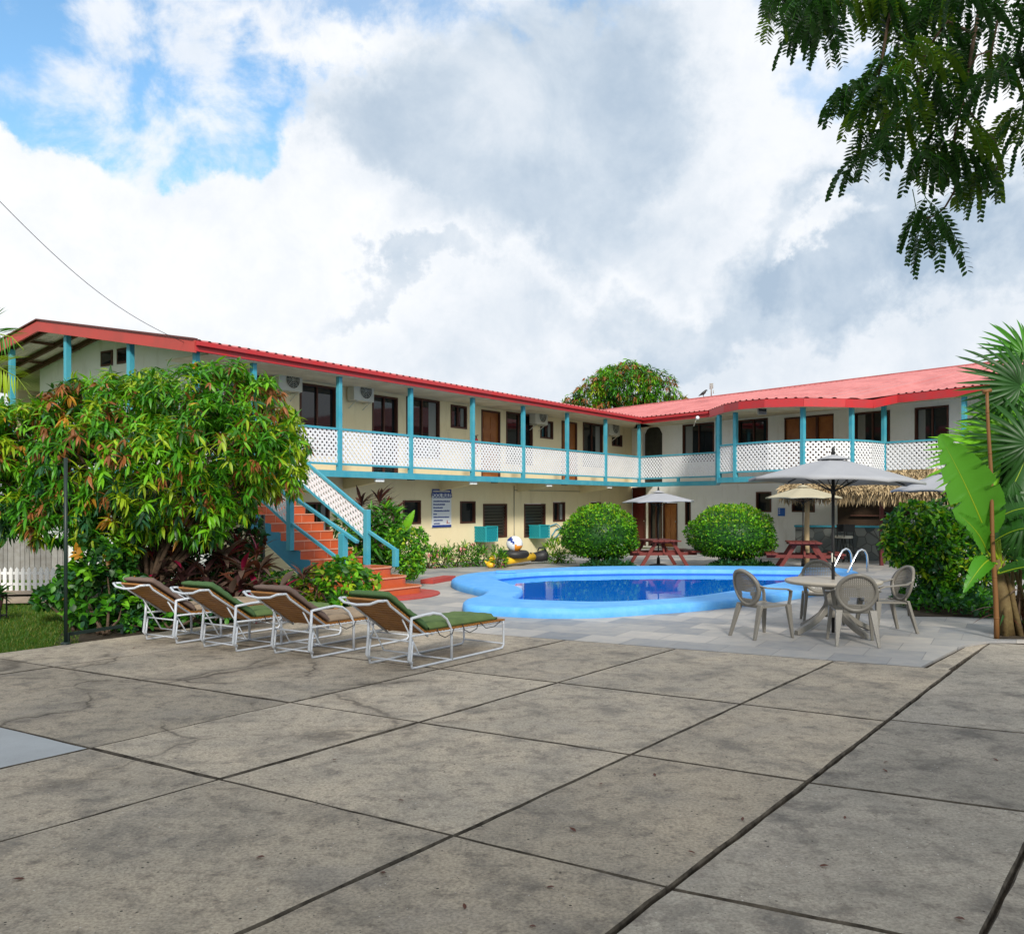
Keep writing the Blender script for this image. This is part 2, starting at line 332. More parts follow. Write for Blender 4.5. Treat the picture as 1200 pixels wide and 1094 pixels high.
# ---------------------------------------------------------------- helpers
OFF = {}
def px2(px, Y): return (px-600)/F*Y
def zpy(py, Y): return H+(HY-py)*Y/F
def G(px, py, z=0):
    Y = (H-z)*F/(py-HY); return Vector((px2(px, Y), Y, z))
def P(px, py, Y): return Vector((px2(px, Y), Y, zpy(py, Y)))
def tag(o, label, cat, group=None):
    o['label'] = label; o['category'] = cat
    if group: o['group'] = group
    return o
def root(name, label, cat, loc=(0, 0, 0), rz=0, group=None, world=True):
    o = bpy.data.objects.new(name, None); COL.objects.link(o); o.location = loc; o.rotation_euler = (0, 0, rz)
    o.empty_display_size = .2
    OFF[o.name] = Vector(loc) if world else Vector((0, 0, 0))
    return tag(o, label, cat, group)
class MB:
    def __init__(s): s.v = []; s.f = []; s.m = []; s.sm = []
    def add(s, vs, fs, mi=0, smooth=False):
        b = len(s.v); s.v += [tuple(x) for x in vs]
        s.f += [tuple(i+b for i in f) for f in fs]; s.m += [mi]*len(fs); s.sm += [smooth]*len(fs); return s
    def hexa(s, p, mi=0):   # p: 4 bottom, 4 top
        return s.add(p, [(3, 2, 1, 0), (4, 5, 6, 7), (0, 1, 5, 4), (1, 2, 6, 5), (2, 3, 7, 6), (3, 0, 4, 7)], mi)
    def box(s, x0, x1, y0, y1, z0, z1, mi=0, bev=0):
        return s.hexa([(x0, y0, z0), (x1, y0, z0), (x1, y1, z0), (x0, y1, z0), (x0, y0, z1), (x1, y0, z1), (x1, y1, z1), (x0, y1, z1)], mi)
    def bar(s, a, b, w, h, mi=0, up=(0, 0, 1)):
        a = Vector(a); b = Vector(b); d = (b-a).normalized(); up = Vector(up)
        if abs(d.dot(up)) > .98: up = Vector((1, 0, 0))
        x = d.cross(up).normalized(); y = x.cross(d)
        q = [(-w/2, -h/2), (w/2, -h/2), (w/2, h/2), (-w/2, h/2)]
        return s.hexa([a+x*i+y*j for i, j in q]+[b+x*i+y*j for i, j in q], mi)
    def tube(s, pts, r, n=8, mi=0, cap=True, closed=False):
        pts = [Vector(p) for p in pts]; m = len(pts)
        rr = r if isinstance(r, (list, tuple)) else [r]*m
        vs = []; ref = None
        for i, p in enumerate(pts):
            d = (pts[(i+1) % m]-pts[i-1]) if closed else (pts[min(i+1, m-1)]-pts[max(i-1, 0)])
            d.normalize()
            if ref is None:
                ref = d.orthogonal().normalized()
            ref = (ref-d*ref.dot(d)).normalized(); b = d.cross(ref)
            for k in range(n):
                a = 2*math.pi*k/n; vs.append(p+(ref*math.cos(a)+b*math.sin(a))*rr[i])
        fs = []
        for i in range(m if closed else m-1):
            j = (i+1) % m
            for k in range(n): fs.append((i*n+k, i*n+(k+1) % n, j*n+(k+1) % n, j*n+k))
        s.add(vs, fs, mi, True)
        if cap and not closed:
            b = len(s.v)-m*n
            s.f += [tuple(b+k for k in range(n))[::-1], tuple(b+(m-1)*n+k for k in range(n))]; s.m += [mi]*2; s.sm += [False]*2
        return s
    def lathe(s, prof, c=(0, 0, 0), n=16, mi=0, smooth=True):
        vs = []
        for r, z in prof:
            for k in range(n):
                a = 2*math.pi*k/n; vs.append((c[0]+r*math.cos(a), c[1]+r*math.sin(a), c[2]+z))
        fs = [(i*n+k, i*n+(k+1) % n, (i+1)*n+(k+1) % n, (i+1)*n+k) for i in range(len(prof)-1) for k in range(n)]
        fs += [tuple(range(n))[::-1], tuple((len(prof)-1)*n+k for k in range(n))]
        return s.add(vs, fs, mi, smooth)
    def prism(s, poly, z0, z1, mi=0):
        n = len(poly); vs = [(p[0], p[1], z0) for p in poly]+[(p[0], p[1], z1) for p in poly]
        return s.add(vs, [tuple(range(n))[::-1], tuple(range(n, 2*n))]+[(i, (i+1) % n, n+(i+1) % n, n+i) for i in range(n)], mi)
    def ell(s, c, r, mi=0, n=16, m=10):
        vs = [(c[0], c[1], c[2]-r[2])]
        for i in range(1, m):
            t = -math.pi/2+math.pi*i/m
            for k in range(n):
                a = 2*math.pi*k/n; vs.append((c[0]+r[0]*math.cos(t)*math.cos(a), c[1]+r[1]*math.cos(t)*math.sin(a), c[2]+r[2]*math.sin(t)))
        vs.append((c[0], c[1], c[2]+r[2])); T = len(vs)-1
        fs = [(0, 1+(k+1) % n, 1+k) for k in range(n)]
        for i in range(m-2):
            for k in range(n): fs.append((1+i*n+k, 1+i*n+(k+1) % n, 1+(i+1)*n+(k+1) % n, 1+(i+1)*n+k))
        fs += [(T, 1+(m-2)*n+k, 1+(m-2)*n+(k+1) % n) for k in range(n)]
        return s.add(vs, fs, mi, True)
def obj(name, mb, mats, parent=None, bevel=0, kind=None, label=None, cat=None, group=None):
    if not isinstance(mats, (list, tuple)): mats = [mats]
    me = bpy.data.meshes.new(name)
    v = np.array(mb.v, dtype=float)
    if parent is not None: off = OFF[parent.name]
    elif kind: off = Vector((0, 0, 0))
    else:
        lo, hi = v.min(0), v.max(0); off = Vector(((lo[0]+hi[0])/2, (lo[1]+hi[1])/2, lo[2]))
    v = v-np.array(off)
    me.from_pydata(v.tolist(), [], mb.f)
    for m in mats: me.materials.append(m)
    me.polygons.foreach_set('material_index', mb.m); me.polygons.foreach_set('use_smooth', mb.sm)
    me.update()
    o = bpy.data.objects.new(name, me); COL.objects.link(o)
    if parent is not None: o.parent = parent; OFF[o.name] = OFF[parent.name]
    else:
        o.location = off; OFF[o.name] = off
    if bevel:
        b = o.modifiers.new('bevel', 'BEVEL'); b.width = bevel; b.segments = 2; b.limit_method = 'ANGLE'; b.angle_limit = math.radians(40)
    if kind: o['kind'] = kind
    if label: tag(o, label, cat, group)
    return o
def copytree(o, parent=None):
    c = o.copy(); COL.objects.link(c); c.parent = parent
    OFF[c.name] = OFF.get(o.name, Vector((0, 0, 0)))
    for ch in list(o.children): copytree(ch, c)
    return c
# --- leaves, instanced with numpy into one mesh
def leaf_tpl(W=.22, segs=3, droop=.25, fold=.25, prof=None):
    vs = [(0, 0, 0)]; fs = []
    for i in range(1, segs+1):
        t = i/(segs+1.0); w = W*(prof(t) if prof else math.sin(math.pi*t**.85)); z = -droop*t*t
        vs += [(-w/2, t, z+fold*w/2), (0, t, z), (w/2, t, z+fold*w/2)]
    vs.append((0, 1, -droop))
    fs += [(0, 2, 1), (0, 3, 2)]
    for i in range(segs-1):
        a = 1+3*i; b = a+3; fs += [(a, a+1, b+1, b), (a+1, a+2, b+2, b+1)]
    a = 1+3*(segs-1); e = len(vs)-1; fs += [(a, a+1, e), (a+1, a+2, e)]
    return np.array(vs, float), fs
def diamond_tpl(W=.4, fold=.2, droop=.1):
    vs = [(0, 0, 0), (-W/2, .5, fold*W/2), (0, .5, -droop*.25), (W/2, .5, fold*W/2), (0, 1, -droop)]
    return np.array(vs, float), [(0, 2, 1), (0, 3, 2), (1, 2, 4), (2, 3, 4)]
def leaves(name, tpl, Pn, D, sc, mats, mi, parent=None, roll=.35, extra=None, kind=None, label=None, cat=None, group=None, up=None):
    tv, tf = tpl; Pn = np.asarray(Pn, float); D = np.asarray(D, float); n = len(Pn)
    D = D/(np.linalg.norm(D, axis=1, keepdims=True)+1e-9)
    U = np.tile(np.array([0, 0, 1.]), (n, 1)) if up is None else np.asarray(up, float)
    U = U+rs.normal(0, roll, (n, 3))
    X = np.cross(D, U); X /= (np.linalg.norm(X, axis=1, keepdims=True)+1e-9); Z = np.cross(X, D)
    sc = np.asarray(sc, float).reshape(n, 1, 1)
    V = Pn[:, None, :]+sc*(tv[None, :, 0:1]*X[:, None, :]+tv[None, :, 1:2]*D[:, None, :]+tv[None, :, 2:3]*Z[:, None, :])
    k = len(tv); V = V.reshape(-1, 3)
    sizes = np.array([len(f) for f in tf]); flat = np.array([i for f in tf for i in f])
    loops = (flat[None, :]+(np.arange(n)*k)[:, None]).ravel()
    tot = np.tile(sizes, n); start = np.concatenate([[0], np.cumsum(tot)[:-1]])
    pm = np.repeat(np.asarray(mi, int), len(tf))
    if extra is not None and len(extra.v):
        ev = np.array(extra.v, float); b = len(V); V = np.vstack([V, ev])
        el = np.array([i+b for f in extra.f for i in f]); es = np.array([len(f) for f in extra.f])
        start = np.concatenate([start, len(loops)+np.concatenate([[0], np.cumsum(es)[:-1]])]); loops = np.concatenate([loops, el]); tot = np.concatenate([tot, es])
        pm = np.concatenate([pm, np.array(extra.m)])
    if parent is not None: off = OFF[parent.name]
    elif kind: off = Vector((0, 0, 0))
    else: off = Vector((V[:, 0].mean(), V[:, 1].mean(), V[:, 2].min()))
    V = V-np.array(off)
    me = bpy.data.meshes.new(name); me.vertices.add(len(V)); me.vertices.foreach_set('co', V.ravel())
    me.loops.add(len(loops)); me.loops.foreach_set('vertex_index', loops.astype(np.int32))
    me.polygons.add(len(tot)); me.polygons.foreach_set('loop_start', start.astype(np.int32)); me.polygons.foreach_set('loop_total', tot.astype(np.int32))
    for m in mats: me.materials.append(m)
    me.polygons.foreach_set('material_index', pm.astype(np.int32))
    me.update(calc_edges=True); me.validate()
    o = bpy.data.objects.new(name, me); COL.objects.link(o)
    if parent is not None: o.parent = parent; OFF[o.name] = OFF[parent.name]
    else: o.location = off; OFF[o.name] = off
    if kind: o['kind'] = kind
    if label: tag(o, label, cat, group)
    return o
def unit(n):
    v = rs.normal(0, 1, (n, 3)); return v/np.linalg.norm(v, axis=1, keepdims=True)
# --- wall frames
class Fr:
    def __init__(s, o, u, n):
        s.o = Vector((o[0], o[1], 0)); s.u = Vector((u[0], u[1], 0)).normalized(); s.n = Vector((n[0], n[1], 0)).normalized()
    def p(s, a, n, z): return s.o+s.u*a+s.n*n+Vector((0, 0, z))
    def s_of(s, px, n=0):
        a = (px-600)/F; b = s.o+s.n*n; return (a*b.y-b.x)/(s.u.x-a*s.u.y)
    def n_of(s, px, sv):
        a = (px-600)/F; b = s.o+s.u*sv; return (a*b.y-b.x)/(s.n.x-a*s.n.y)
    def z_of(s, sv, n, py): return zpy(py, s.p(sv, n, 0).y)
    def sn(s, p):
        q = Vector((p[0], p[1], 0))-s.o; return q.dot(s.u), q.dot(s.n)
    def box(s, mb, s0, s1, n0, n1, z0, z1, mi=0):
        return mb.hexa([s.p(s0, n0, z0), s.p(s1, n0, z0), s.p(s1, n1, z0), s.p(s0, n1, z0), s.p(s0, n0, z1), s.p(s1, n0, z1), s.p(s1, n1, z1), s.p(s0, n1, z1)], mi)
    def rect(s, n, px0, px1, py0, py1):
        a, b = s.s_of(px0, n), s.s_of(px1, n); m = (a+b)/2
        z0 = s.z_of(m, n, py1); z1 = s.z_of(m, n, py0); return min(a, b), max(a, b), z0, z1
def wall_open(fr, n, s0, s1, z0, z1, ops, depth=.18):
    """one wall sheet with thickness, real openings with reveals"""
    mb = MB()
    ss = sorted(set([s0, s1]+[o[0] for o in ops]+[o[1] for o in ops])); zs = sorted(set([z0, z1]+[o[2] for o in ops]+[o[3] for o in ops]))
    ss = [x for x in ss if s0 <= x <= s1]; zs = [x for x in zs if z0 <= x <= z1]
    for i in range(len(ss)-1):
        for j in range(len(zs)-1):
            cs, cz = (ss[i]+ss[i+1])/2, (zs[j]+zs[j+1])/2
            if any(o[0] < cs < o[1] and o[2] < cz < o[3] for o in ops): continue
            for nn in (n, n-depth):
                mb.add([fr.p(ss[i], nn, zs[j]), fr.p(ss[i+1], nn, zs[j]), fr.p(ss[i+1], nn, zs[j+1]), fr.p(ss[i], nn, zs[j+1])], [(0, 1, 2, 3)])
    for a, b, c, d in ops:
        q = [(a, c), (b, c), (b, d), (a, d)]
        for k in range(4):
            (x0, y0), (x1, y1) = q[k], q[(k+1) % 4]
            mb.add([fr.p(x0, n, y0), fr.p(x1, n, y1), fr.p(x1, n-depth, y1), fr.p(x0, n-depth, y0)], [(0, 1, 2, 3)])
    for (x0, x1, y0, y1) in ((s0, s1, z1, z1), (s0, s0, z0, z1), (s1, s1, z0, z1)):
        if y0 == y1: mb.add([fr.p(x0, n, y0), fr.p(x1, n, y0), fr.p(x1, n-depth, y0), fr.p(x0, n-depth, y0)], [(0, 1, 2, 3)])
        else: mb.add([fr.p(x0, n, y0), fr.p(x0, n, y1), fr.p(x0, n-depth, y1), fr.p(x0, n-depth, y0)], [(0, 1, 2, 3)])
    return mb
def window(fr, n, o, parent, style='slide', fw=.05, frame='darkwood'):
    a, b, c, d = o; g = .004
    a += g; b -= g; c += g; d -= g
    nm = 'door' if style in ('door', 'wood', 'redwood') else 'window'
    fm = MB(); N0, N1 = n-.10, n+.02
    fr.box(fm, a, a+fw, N0, N1, c, d); fr.box(fm, b-fw, b, N0, N1, c, d)
    fr.box(fm, a+fw, b-fw, N0, N1, d-fw, d); 
    if nm == 'window': fr.box(fm, a+fw, b-fw, N0, N1, c, c+fw)
    cc = c if nm == 'door' else c+fw
    if nm == 'window' or style == 'door':
        w = obj(nm, fm, M[frame], parent)
        pm = MB(); mat_ = M['glass']
        if style == 'louvre':
            mat_ = [M['screen'], M['louvre']]; fr.box(pm, a+fw, b-fw, n-.13, n-.115, cc, d-fw)
            k = int((d-c)/.11)
            for i in range(k):
                z = cc+(d-fw-cc)*(i+.5)/k
                pm.hexa([fr.p(a+fw, n-.09, z-.045), fr.p(b-fw, n-.09, z-.045), fr.p(b-fw, n-.082, z-.045), fr.p(a+fw, n-.082, z-.045),
                         fr.p(a+fw, n-.045, z+.035), fr.p(b-fw, n-.045, z+.035), fr.p(b-fw, n-.037, z+.035), fr.p(a+fw, n-.037, z+.035)], 1)
        else:
            fr.box(pm, a+fw, b-fw, n-.09, n-.075, cc, d-fw)
        obj('pane', pm, mat_, w)
        if style in ('slide', 'door') and b-a > .7:
            s_ = MB(); m_ = (a+b)/2; fr.box(s_, m_-.025, m_+.025, n-.072, n-.03, cc, d-fw)
            obj('mullion', s_, M[frame], w)
            cm = MB(); q = a+fw+(b-a)*.02; q2 = a+(b-a)*.28; k = 6
            for i in range(k):
                x0 = q+(q2-q)*i/k; x1 = q+(q2-q)*(i+1)/k; xm = (x0+x1)/2
                cm.add([fr.p(x0, n-.073, cc+.02), fr.p(xm, n-.062, cc+.02), fr.p(xm, n-.062, d-fw-.02), fr.p(x0, n-.073, d-fw-.02)], [(0, 1, 2, 3)])
                cm.add([fr.p(xm, n-.062, cc+.02), fr.p(x1, n-.073, cc+.02), fr.p(x1, n-.073, d-fw-.02), fr.p(xm, n-.062, d-fw-.02)], [(0, 1, 2, 3)])
            if style == 'slide' and rnd.random() < .6: obj('curtain', cm, M['curtain'], w)
    else:
        lm = M['wood'] if style == 'wood' else M['maroon']
        pm = MB(); fr.box(pm, a+fw, b-fw, n-.085, n-.05, cc, d-fw)
        wd = (b-a-2*fw); hh = d-fw-cc
        w = obj('door', pm, lm, parent)
        tm = MB()
        for (u0, u1) in ((.14, .46), (.54, .86)):
            for (v0, v1) in ((.07, .38), (.45, .68), (.75, .93)):
                x0, x1 = a+fw+wd*u0, a+fw+wd*u1; z0, z1 = cc+hh*v0, cc+hh*v1
                fr.box(tm, x0, x1, n-.048, n-.038, z0, z1)
        obj('raised_panel', tm, lm, w)
        obj('door_frame', fm, M[frame], w)
        hm = MB(); hp = fr.p(b-fw-.07, n-.02, cc+1.0); hm.ell(hp, (.028, .028, .028), 0, 8, 6); obj('handle', hm, M['steel'], w)
    return w
def lattice(a0, b0, zh, name='lattice_panel', parent=None, pitch=.105, w=.053, skew=None, rails=True, th=.012):
    """diagonal lattice between two ground points a,b, heights za0,za1 at a and zb0,zb1 at b"""
    (za0, za1), (zb0, zb1) = zh
    a = Vector((a0[0], a0[1], 0)); b = Vector((b0[0], b0[1], 0)); Lh = (b-a).length; d = (b-a)/Lh; nn = Vector((d.y, -d.x, 0))
    Hh = za1-za0; mb = MB()
    def pt(x, y, o): # x along, y 0..Hh (sheared)
        t = x/Lh; z = za0+(zb0-za0)*t+y; return a+d*x+Vector((0, 0, z))+nn*o
    r2 = math.sqrt(2)
    for sgn, o in ((1, 0), (-1, th)):
        c = -Hh if sgn > 0 else 0
        end = Lh if sgn > 0 else Lh+Hh
        c += pitch*.3
        while c < end:
            # line x = c + sgn*y ; strip half-width hw horizontally
            hw = w/2*r2; poly = []
            # clip parallelogram against x in [0,Lh]
            base = [(c-hw, 0), (c+hw, 0), (c+hw+sgn*Hh, Hh), (c-hw+sgn*Hh, Hh)]
            for lim, keep in ((0, 1), (Lh, -1)):
                out = []
                for i in range(len(base)):
                    p, q = base[i-1], base[i]
                    ip = keep*(p[0]-lim) >= 0; iq = keep*(q[0]-lim) >= 0
                    if ip != iq:
                        t = (lim-p[0])/(q[0]-p[0]); out.append((lim, p[1]+t*(q[1]-p[1])))
                    if iq: out.append(q)
                base = out
                if not base: break
            if len(base) >= 3:
                n = len(base); vs = [pt(x, y, o) for x, y in base]+[pt(x, y, o+th*.9) for x, y in base]
                mb.add(vs, [tuple(range(n))[::-1], tuple(range(n, 2*n))]+[(i, (i+1) % n, n+(i+1) % n, n+i) for i in range(n)])
            c += pitch*r2
    o = obj(name, mb, M['lat'], parent)
    if rails:
        for k, z0, z1 in (('handrail', za1, zb1), ('bottom_rail', za0, zb0)):
            rb = MB(); rb.bar(a+Vector((0, 0, z0))+nn*th, b+Vector((0, 0, z1))+nn*th, .07 if k == 'handrail' else .05, .05); obj(k, rb, M['teal'], o)
    return o
U = Vector((.565, .825)); U.normalize()
C0 = (4.995, 35.5)
LF = Fr(C0, (-U.x, -U.y), (U.y, -U.x))           # left wing, s runs towards the camera
RF = Fr(C0, (.59, -.81), (-.81, -.59))           # right wing
def clip(poly, p, q, side):
    """keep the part of poly on one side of the line p-q"""
    d = Vector((q[0]-p[0], q[1]-p[1])); nn = Vector((-d.y, d.x)).normalized()*side
    out = []
    def f(v): return (v[0]-p[0])*nn.x+(v[1]-p[1])*nn.y
    for i in range(len(poly)):
        a, b = poly[i-1], poly[i]; fa, fb = f(a), f(b)
        if (fa >= 0) != (fb >= 0):
            t = fa/(fa-fb); out.append((a[0]+(b[0]-a[0])*t, a[1]+(b[1]-a[1])*t))
        if fb >= 0: out.append((b[0], b[1]))
    return out
# ---------------------------------------------------------------- ground
gm = MB(); gm.add([(-400, -100, -.06), (400, -100, -.06), (400, 700, -.06), (-400, 700, -.06)], [(0, 1, 2, 3)])
obj('ground', gm, M['grass'], kind='structure')
def ln(a, b): return (G(*a), G(*b))
Lb = (G(0, 765), G(430, 708))
fam1 = [ln((0, 790), (350, 740)), ln((0, 900), (340, 823)), ln((0, 986), (795, 759)), ln((280, 1094), (972, 777)), ln((785, 1040), (1160, 752)), ln((1152, 1094), (1200, 997))]
fam2 = [ln((105, 876), (785, 1040)), ln((340, 823), (947, 915)), ln((675, 802), (975, 837)), ln((600, 745), (1080, 782))]
fam2r = [ln((785, 1041), (1050, 1094)), ln((955, 918), (1195, 950)), ln((1050, 844), (1200, 859)), ln((1160, 753), (1230, 757))]
big = [(-30, -5), (14, -5), (14, 16), (-30, 16)]
def shift(l, d):   # move a line sideways
    p, q = l; v = Vector((q[0]-p[0], q[1]-p[1])); nn = Vector((-v.y, v.x)).normalized()*d
    return ((p[0]+nn.x, p[1]+nn.y), (q[0]+nn.x, q[1]+nn.y))
cm = MB(); jm = MB()
def side_of(l, pt):
    p, q = l; return 1 if (q[0]-p[0])*(pt[1]-p[1])-(q[1]-p[1])*(pt[0]-p[0]) > 0 else -1
gap = .0085
def wob(poly, amp=.0035):
    """cut each side into short pieces and jitter them, so slab edges are worn"""
    out = []; n = len(poly)
    for i in range(n):
        a = Vector(poly[i]); b = Vector(poly[(i+1) % n]); L = (b-a).length
        k = max(1, min(60, int(L/.18))); d = (b-a).normalized() if L > 0 else Vector((1, 0)); nn = Vector((-d.y, d.x))
        for j in range(k):
            q = a+(b-a)*j/k
            if j: q = q+nn*rnd.uniform(-amp, amp)
            out.append((q.x, q.y))
    return out
def slabs(base, F1, F2):
    cells = [base]
    for l in F1+F2:
        new = []
        for c in cells:
            a = clip(c, *shift(l, gap), 1); b = clip(c, *shift(l, -gap), -1)
            new += [x for x in (a, b) if len(x) >= 3]
        cells = new
    return cells
Aline = fam1[4]
left = clip(big, *shift(Aline, .014), 1); left = clip(left, *shift(Lb, -.0), -1); left = clip(left, *fam2[3], -1)
right = clip(big, *shift(Aline, -.014), -1); right = clip(right, *fam2r[3], -1)
allc = slabs(left, fam1[:4], fam2[:3])+slabs(right, fam1[5:], fam2r[:3])
sm_ = [G(1084, 783.2), G(1110, 786), G(1158, 754), G(1131, 757.5)]
allc.append([(p[0], p[1]) for p in sm_])
for c in allc:
    w = wob(c); n = len(w); h = rnd.uniform(-.003, .003); b = len(cm.v)
    cx = sum(p[0] for p in c)/len(c); cy = sum(p[1] for p in c)/len(c)
    # bevelled rim: outer ring slightly lower
    ins = []
    for i_, p in enumerate(w):
        e1, e0 = Vector(w[(i_+1) % n]), Vector(w[i_-1]); v = Vector((e0.y-e1.y, e1.x-e0.x)); v.normalize()
        if v.dot(Vector((cx-p[0], cy-p[1]))) < 0: v = -v
        k_ = .005+.008*rnd.random(); ins.append((p[0]+v.x*k_, p[1]+v.y*k_))
    vs = [(p[0], p[1], -.07) for p in w]+[(p[0], p[1], h-.012) for p in w]+[(p[0], p[1], h) for p in ins]
    fs = [(i, (i+1) % n, n+(i+1) % n, n+i) for i in range(n)]+[(n+i, n+(i+1) % n, 2*n+(i+1) % n, 2*n+i) for i in range(n)]+[tuple(range(2*n, 3*n))]
    def inpoly(pt):
        return all(((c[(i+1) % len(c)][0]-c[i][0])*(pt[1]-c[i][1])-(c[(i+1) % len(c)][1]-c[i][1])*(pt[0]-c[i][0]))*sgc > 0 for i in range(len(c)))
    sgc = 1 if sum(c[i-1][0]*c[i][1]-c[i][0]*c[i-1][1] for i in range(len(c))) > 0 else -1
    mi_ = 1 if inpoly(G(15, 872)) else (2 if (side_of(Aline, (cx, cy)) < 0) else 0); cm.add(vs, fs[:2*n], 3); cm.f.append(tuple(q+len(cm.v)-3*n for q in fs[-1])); cm.m.append(mi_); cm.sm.append(False)
obj('concrete_paving', cm, [M['conc'], M['pale'], M['conc2'], M['edge']], kind='structure')
ju = MB(); ju.add([(-31, -6, -.03), (15, -6, -.03), (15, 12, -.03), (-2, 16, -.03)], [(0, 1, 2, 3)])
jb = clip([(-31, -6), (15, -6), (15, 12.4), (-31, 17)], *Lb, -1); ju = MB(); ju.add([(p[0], p[1], -.028) for p in jb], [tuple(range(len(jb)))])
obj('joint_bed', ju, M['soil'], kind='structure')
# tiled pool deck: a sheet with a hole where the pool is (the coping covers its rim)
def isect(l1, l2):
    p, q = l1; r, s_ = l2; d1 = Vector((q[0]-p[0], q[1]-p[1])); d2 = Vector((s_[0]-r[0], s_[1]-r[1]))
    t = ((r[0]-p[0])*d2.y-(r[1]-p[1])*d2.x)/(d1.x*d2.y-d1.y*d2.x); return Vector((p[0]+d1.x*t, p[1]+d1.y*t))
T4 = shift(fam2[3], .022)
tp = [isect(T4, Lb), G(1079, 781), G(1130, 755.5), G(1162, 750.5), G(1290, 752), (17, 18), RF.p(15, -1.1, 0), RF.p(0, -1.3, 0), LF.p(16, -1.2, 0), LF.p(16.3, 1.6, 0), G(440, 697)]
tp = [(p[0], p[1]) for p in tp]
# pool outline (coping outer edge) and water edge, from the photograph's points on the ground
CZ = .15
def cat(pts, n=6):
    out = []; m = len(pts)
    for i in range(m):
        p0, p1, p2, p3 = [Vector(pts[(i+k-1) % m]) for k in range(4)]
        for j in range(n):
            t = j/n; out.append(.5*((2*p1)+(-p0+p2)*t+(2*p0-5*p1+4*p2-p3)*t*t+(-p0+3*p1-3*p2+p3)*t**3))
    return out
outer_px = [(529, 678), (536, 683), (556, 688), (569, 692), (562, 697), (546, 701), (543, 706), (552, 709), (590, 711), (640, 713), (700, 712.5), (760, 709), (820, 705), (880, 699), (935, 692), (978, 685), (1001, 677), (1008, 671), (992, 666), (960, 664), (900, 663), (830, 662.5), (760, 662.5), (700, 663), (650, 664.5), (605, 667), (565, 669.5), (540, 673)]
outer = cat([G(a, b, CZ).xy for a, b in outer_px], 5)
inner_px = [(576, 675), (583, 679), (598, 684), (611, 689.5), (607, 694.5), (600, 699), (608, 701.5), (640, 703), (700, 704.5), (760, 702.5), (815, 698), (870, 690), (922, 681), (955, 675), (962, 670.5), (940, 668.8), (900, 668), (830, 667.3), (760, 667.3), (700, 668), (640, 669.5), (602, 672)]
inner = cat([G(a, b, CZ).xy for a, b in inner_px], 5)
def band(mb, A, B, za, zb, mi=0, sm=True):
    n, m = len(A), len(B); vs = [(p.x, p.y, za) for p in A]+[(p.x, p.y, zb) for p in B]; fs = []
    i = j = 0
    # stitch two rings of different length by arc parameter, starting at closest points
    while i < n or j < m:
        if i < n and (j >= m or (i+1)/n <= (j+1)/m):
            fs.append((i % n, (i+1) % n, n+j % m)); i += 1
        else:
            fs.append((i % n, n+(j+1) % m, n+j % m)); j += 1
    mb.add(vs, fs, mi, sm)
def resamp(A, n):
    L = [0]
    for i in range(len(A)): L.append(L[-1]+(A[(i+1) % len(A)]-A[i]).length)
    out = []
    for k in range(n):
        t = L[-1]*k/n; i = max(j for j in range(len(L)) if L[j] <= t+1e-9); i = min(i, len(A)-1)
        f = (t-L[i])/max(1e-6, L[i+1]-L[i]); out.append(A[i]+(A[(i+1) % len(A)]-A[i])*f)
    return out
def offs(A, d):
    out = []; n = len(A)
    for i in range(n):
        t = (A[(i+1) % n]-A[i-1]).normalized(); out.append(A[i]+Vector((t.y, -t.x))*d)
    return out
import mathutils.geometry as mg
from mathutils.geometry import delaunay_2d_cdt
pr = root('swimming_pool', 'kidney-shaped swimming pool with thick light blue coping and deep blue water', 'swimming pool', (outer[0].x+4, outer[0].y-3, 0))
hole = offs(outer, .04)
area = sum(outer[i-1].x*outer[i].y-outer[i].x*outer[i-1].y for i in range(len(outer)))
sg = 1 if area > 0 else -1     # offs(+)=outwards for ccw
def ringfill(A, B, z):
    vs = [Vector((p[0], p[1])) for p in A]+[Vector((p[0], p[1])) for p in B]
    n, m = len(A), len(B)
    ed = [(i, (i+1) % n) for i in range(n)]+[(n+i, n+(i+1) % m) for i in range(m)]
    r = delaunay_2d_cdt(vs, ed, [], 0, 1e-5)
    V, Fc = r[0], r[2]
    def inside(p, poly):
        c = False; k = len(poly)
        for i in range(k):
            a, b = poly[i], poly[i-1]
            if (a[1] > p[1]) != (b[1] > p[1]) and p[0] < (b[0]-a[0])*(p[1]-a[1])/(b[1]-a[1])+a[0]: c = not c
        return c
    keep = []
    for f in Fc:
        c = sum((V[i] for i in f), Vector((0, 0)))/len(f)
        if inside(c, A) and not (m and inside(c, B)): keep.append(tuple(f))
    return [(v.x, v.y, z) for v in V], keep
dk = MB(); v_, f_ = ringfill(tp, offs(outer, -.1*sg), 0.0); dk.add(v_, f_)
n = len(tp); dk.add([(x, y, -.07) for x, y in tp]+[(x, y, 0) for x, y in tp], [(i, (i+1) % n, n+(i+1) % n, n+i) for i in range(n)])
obj('pool_deck', dk, M['tile'], kind='structure')
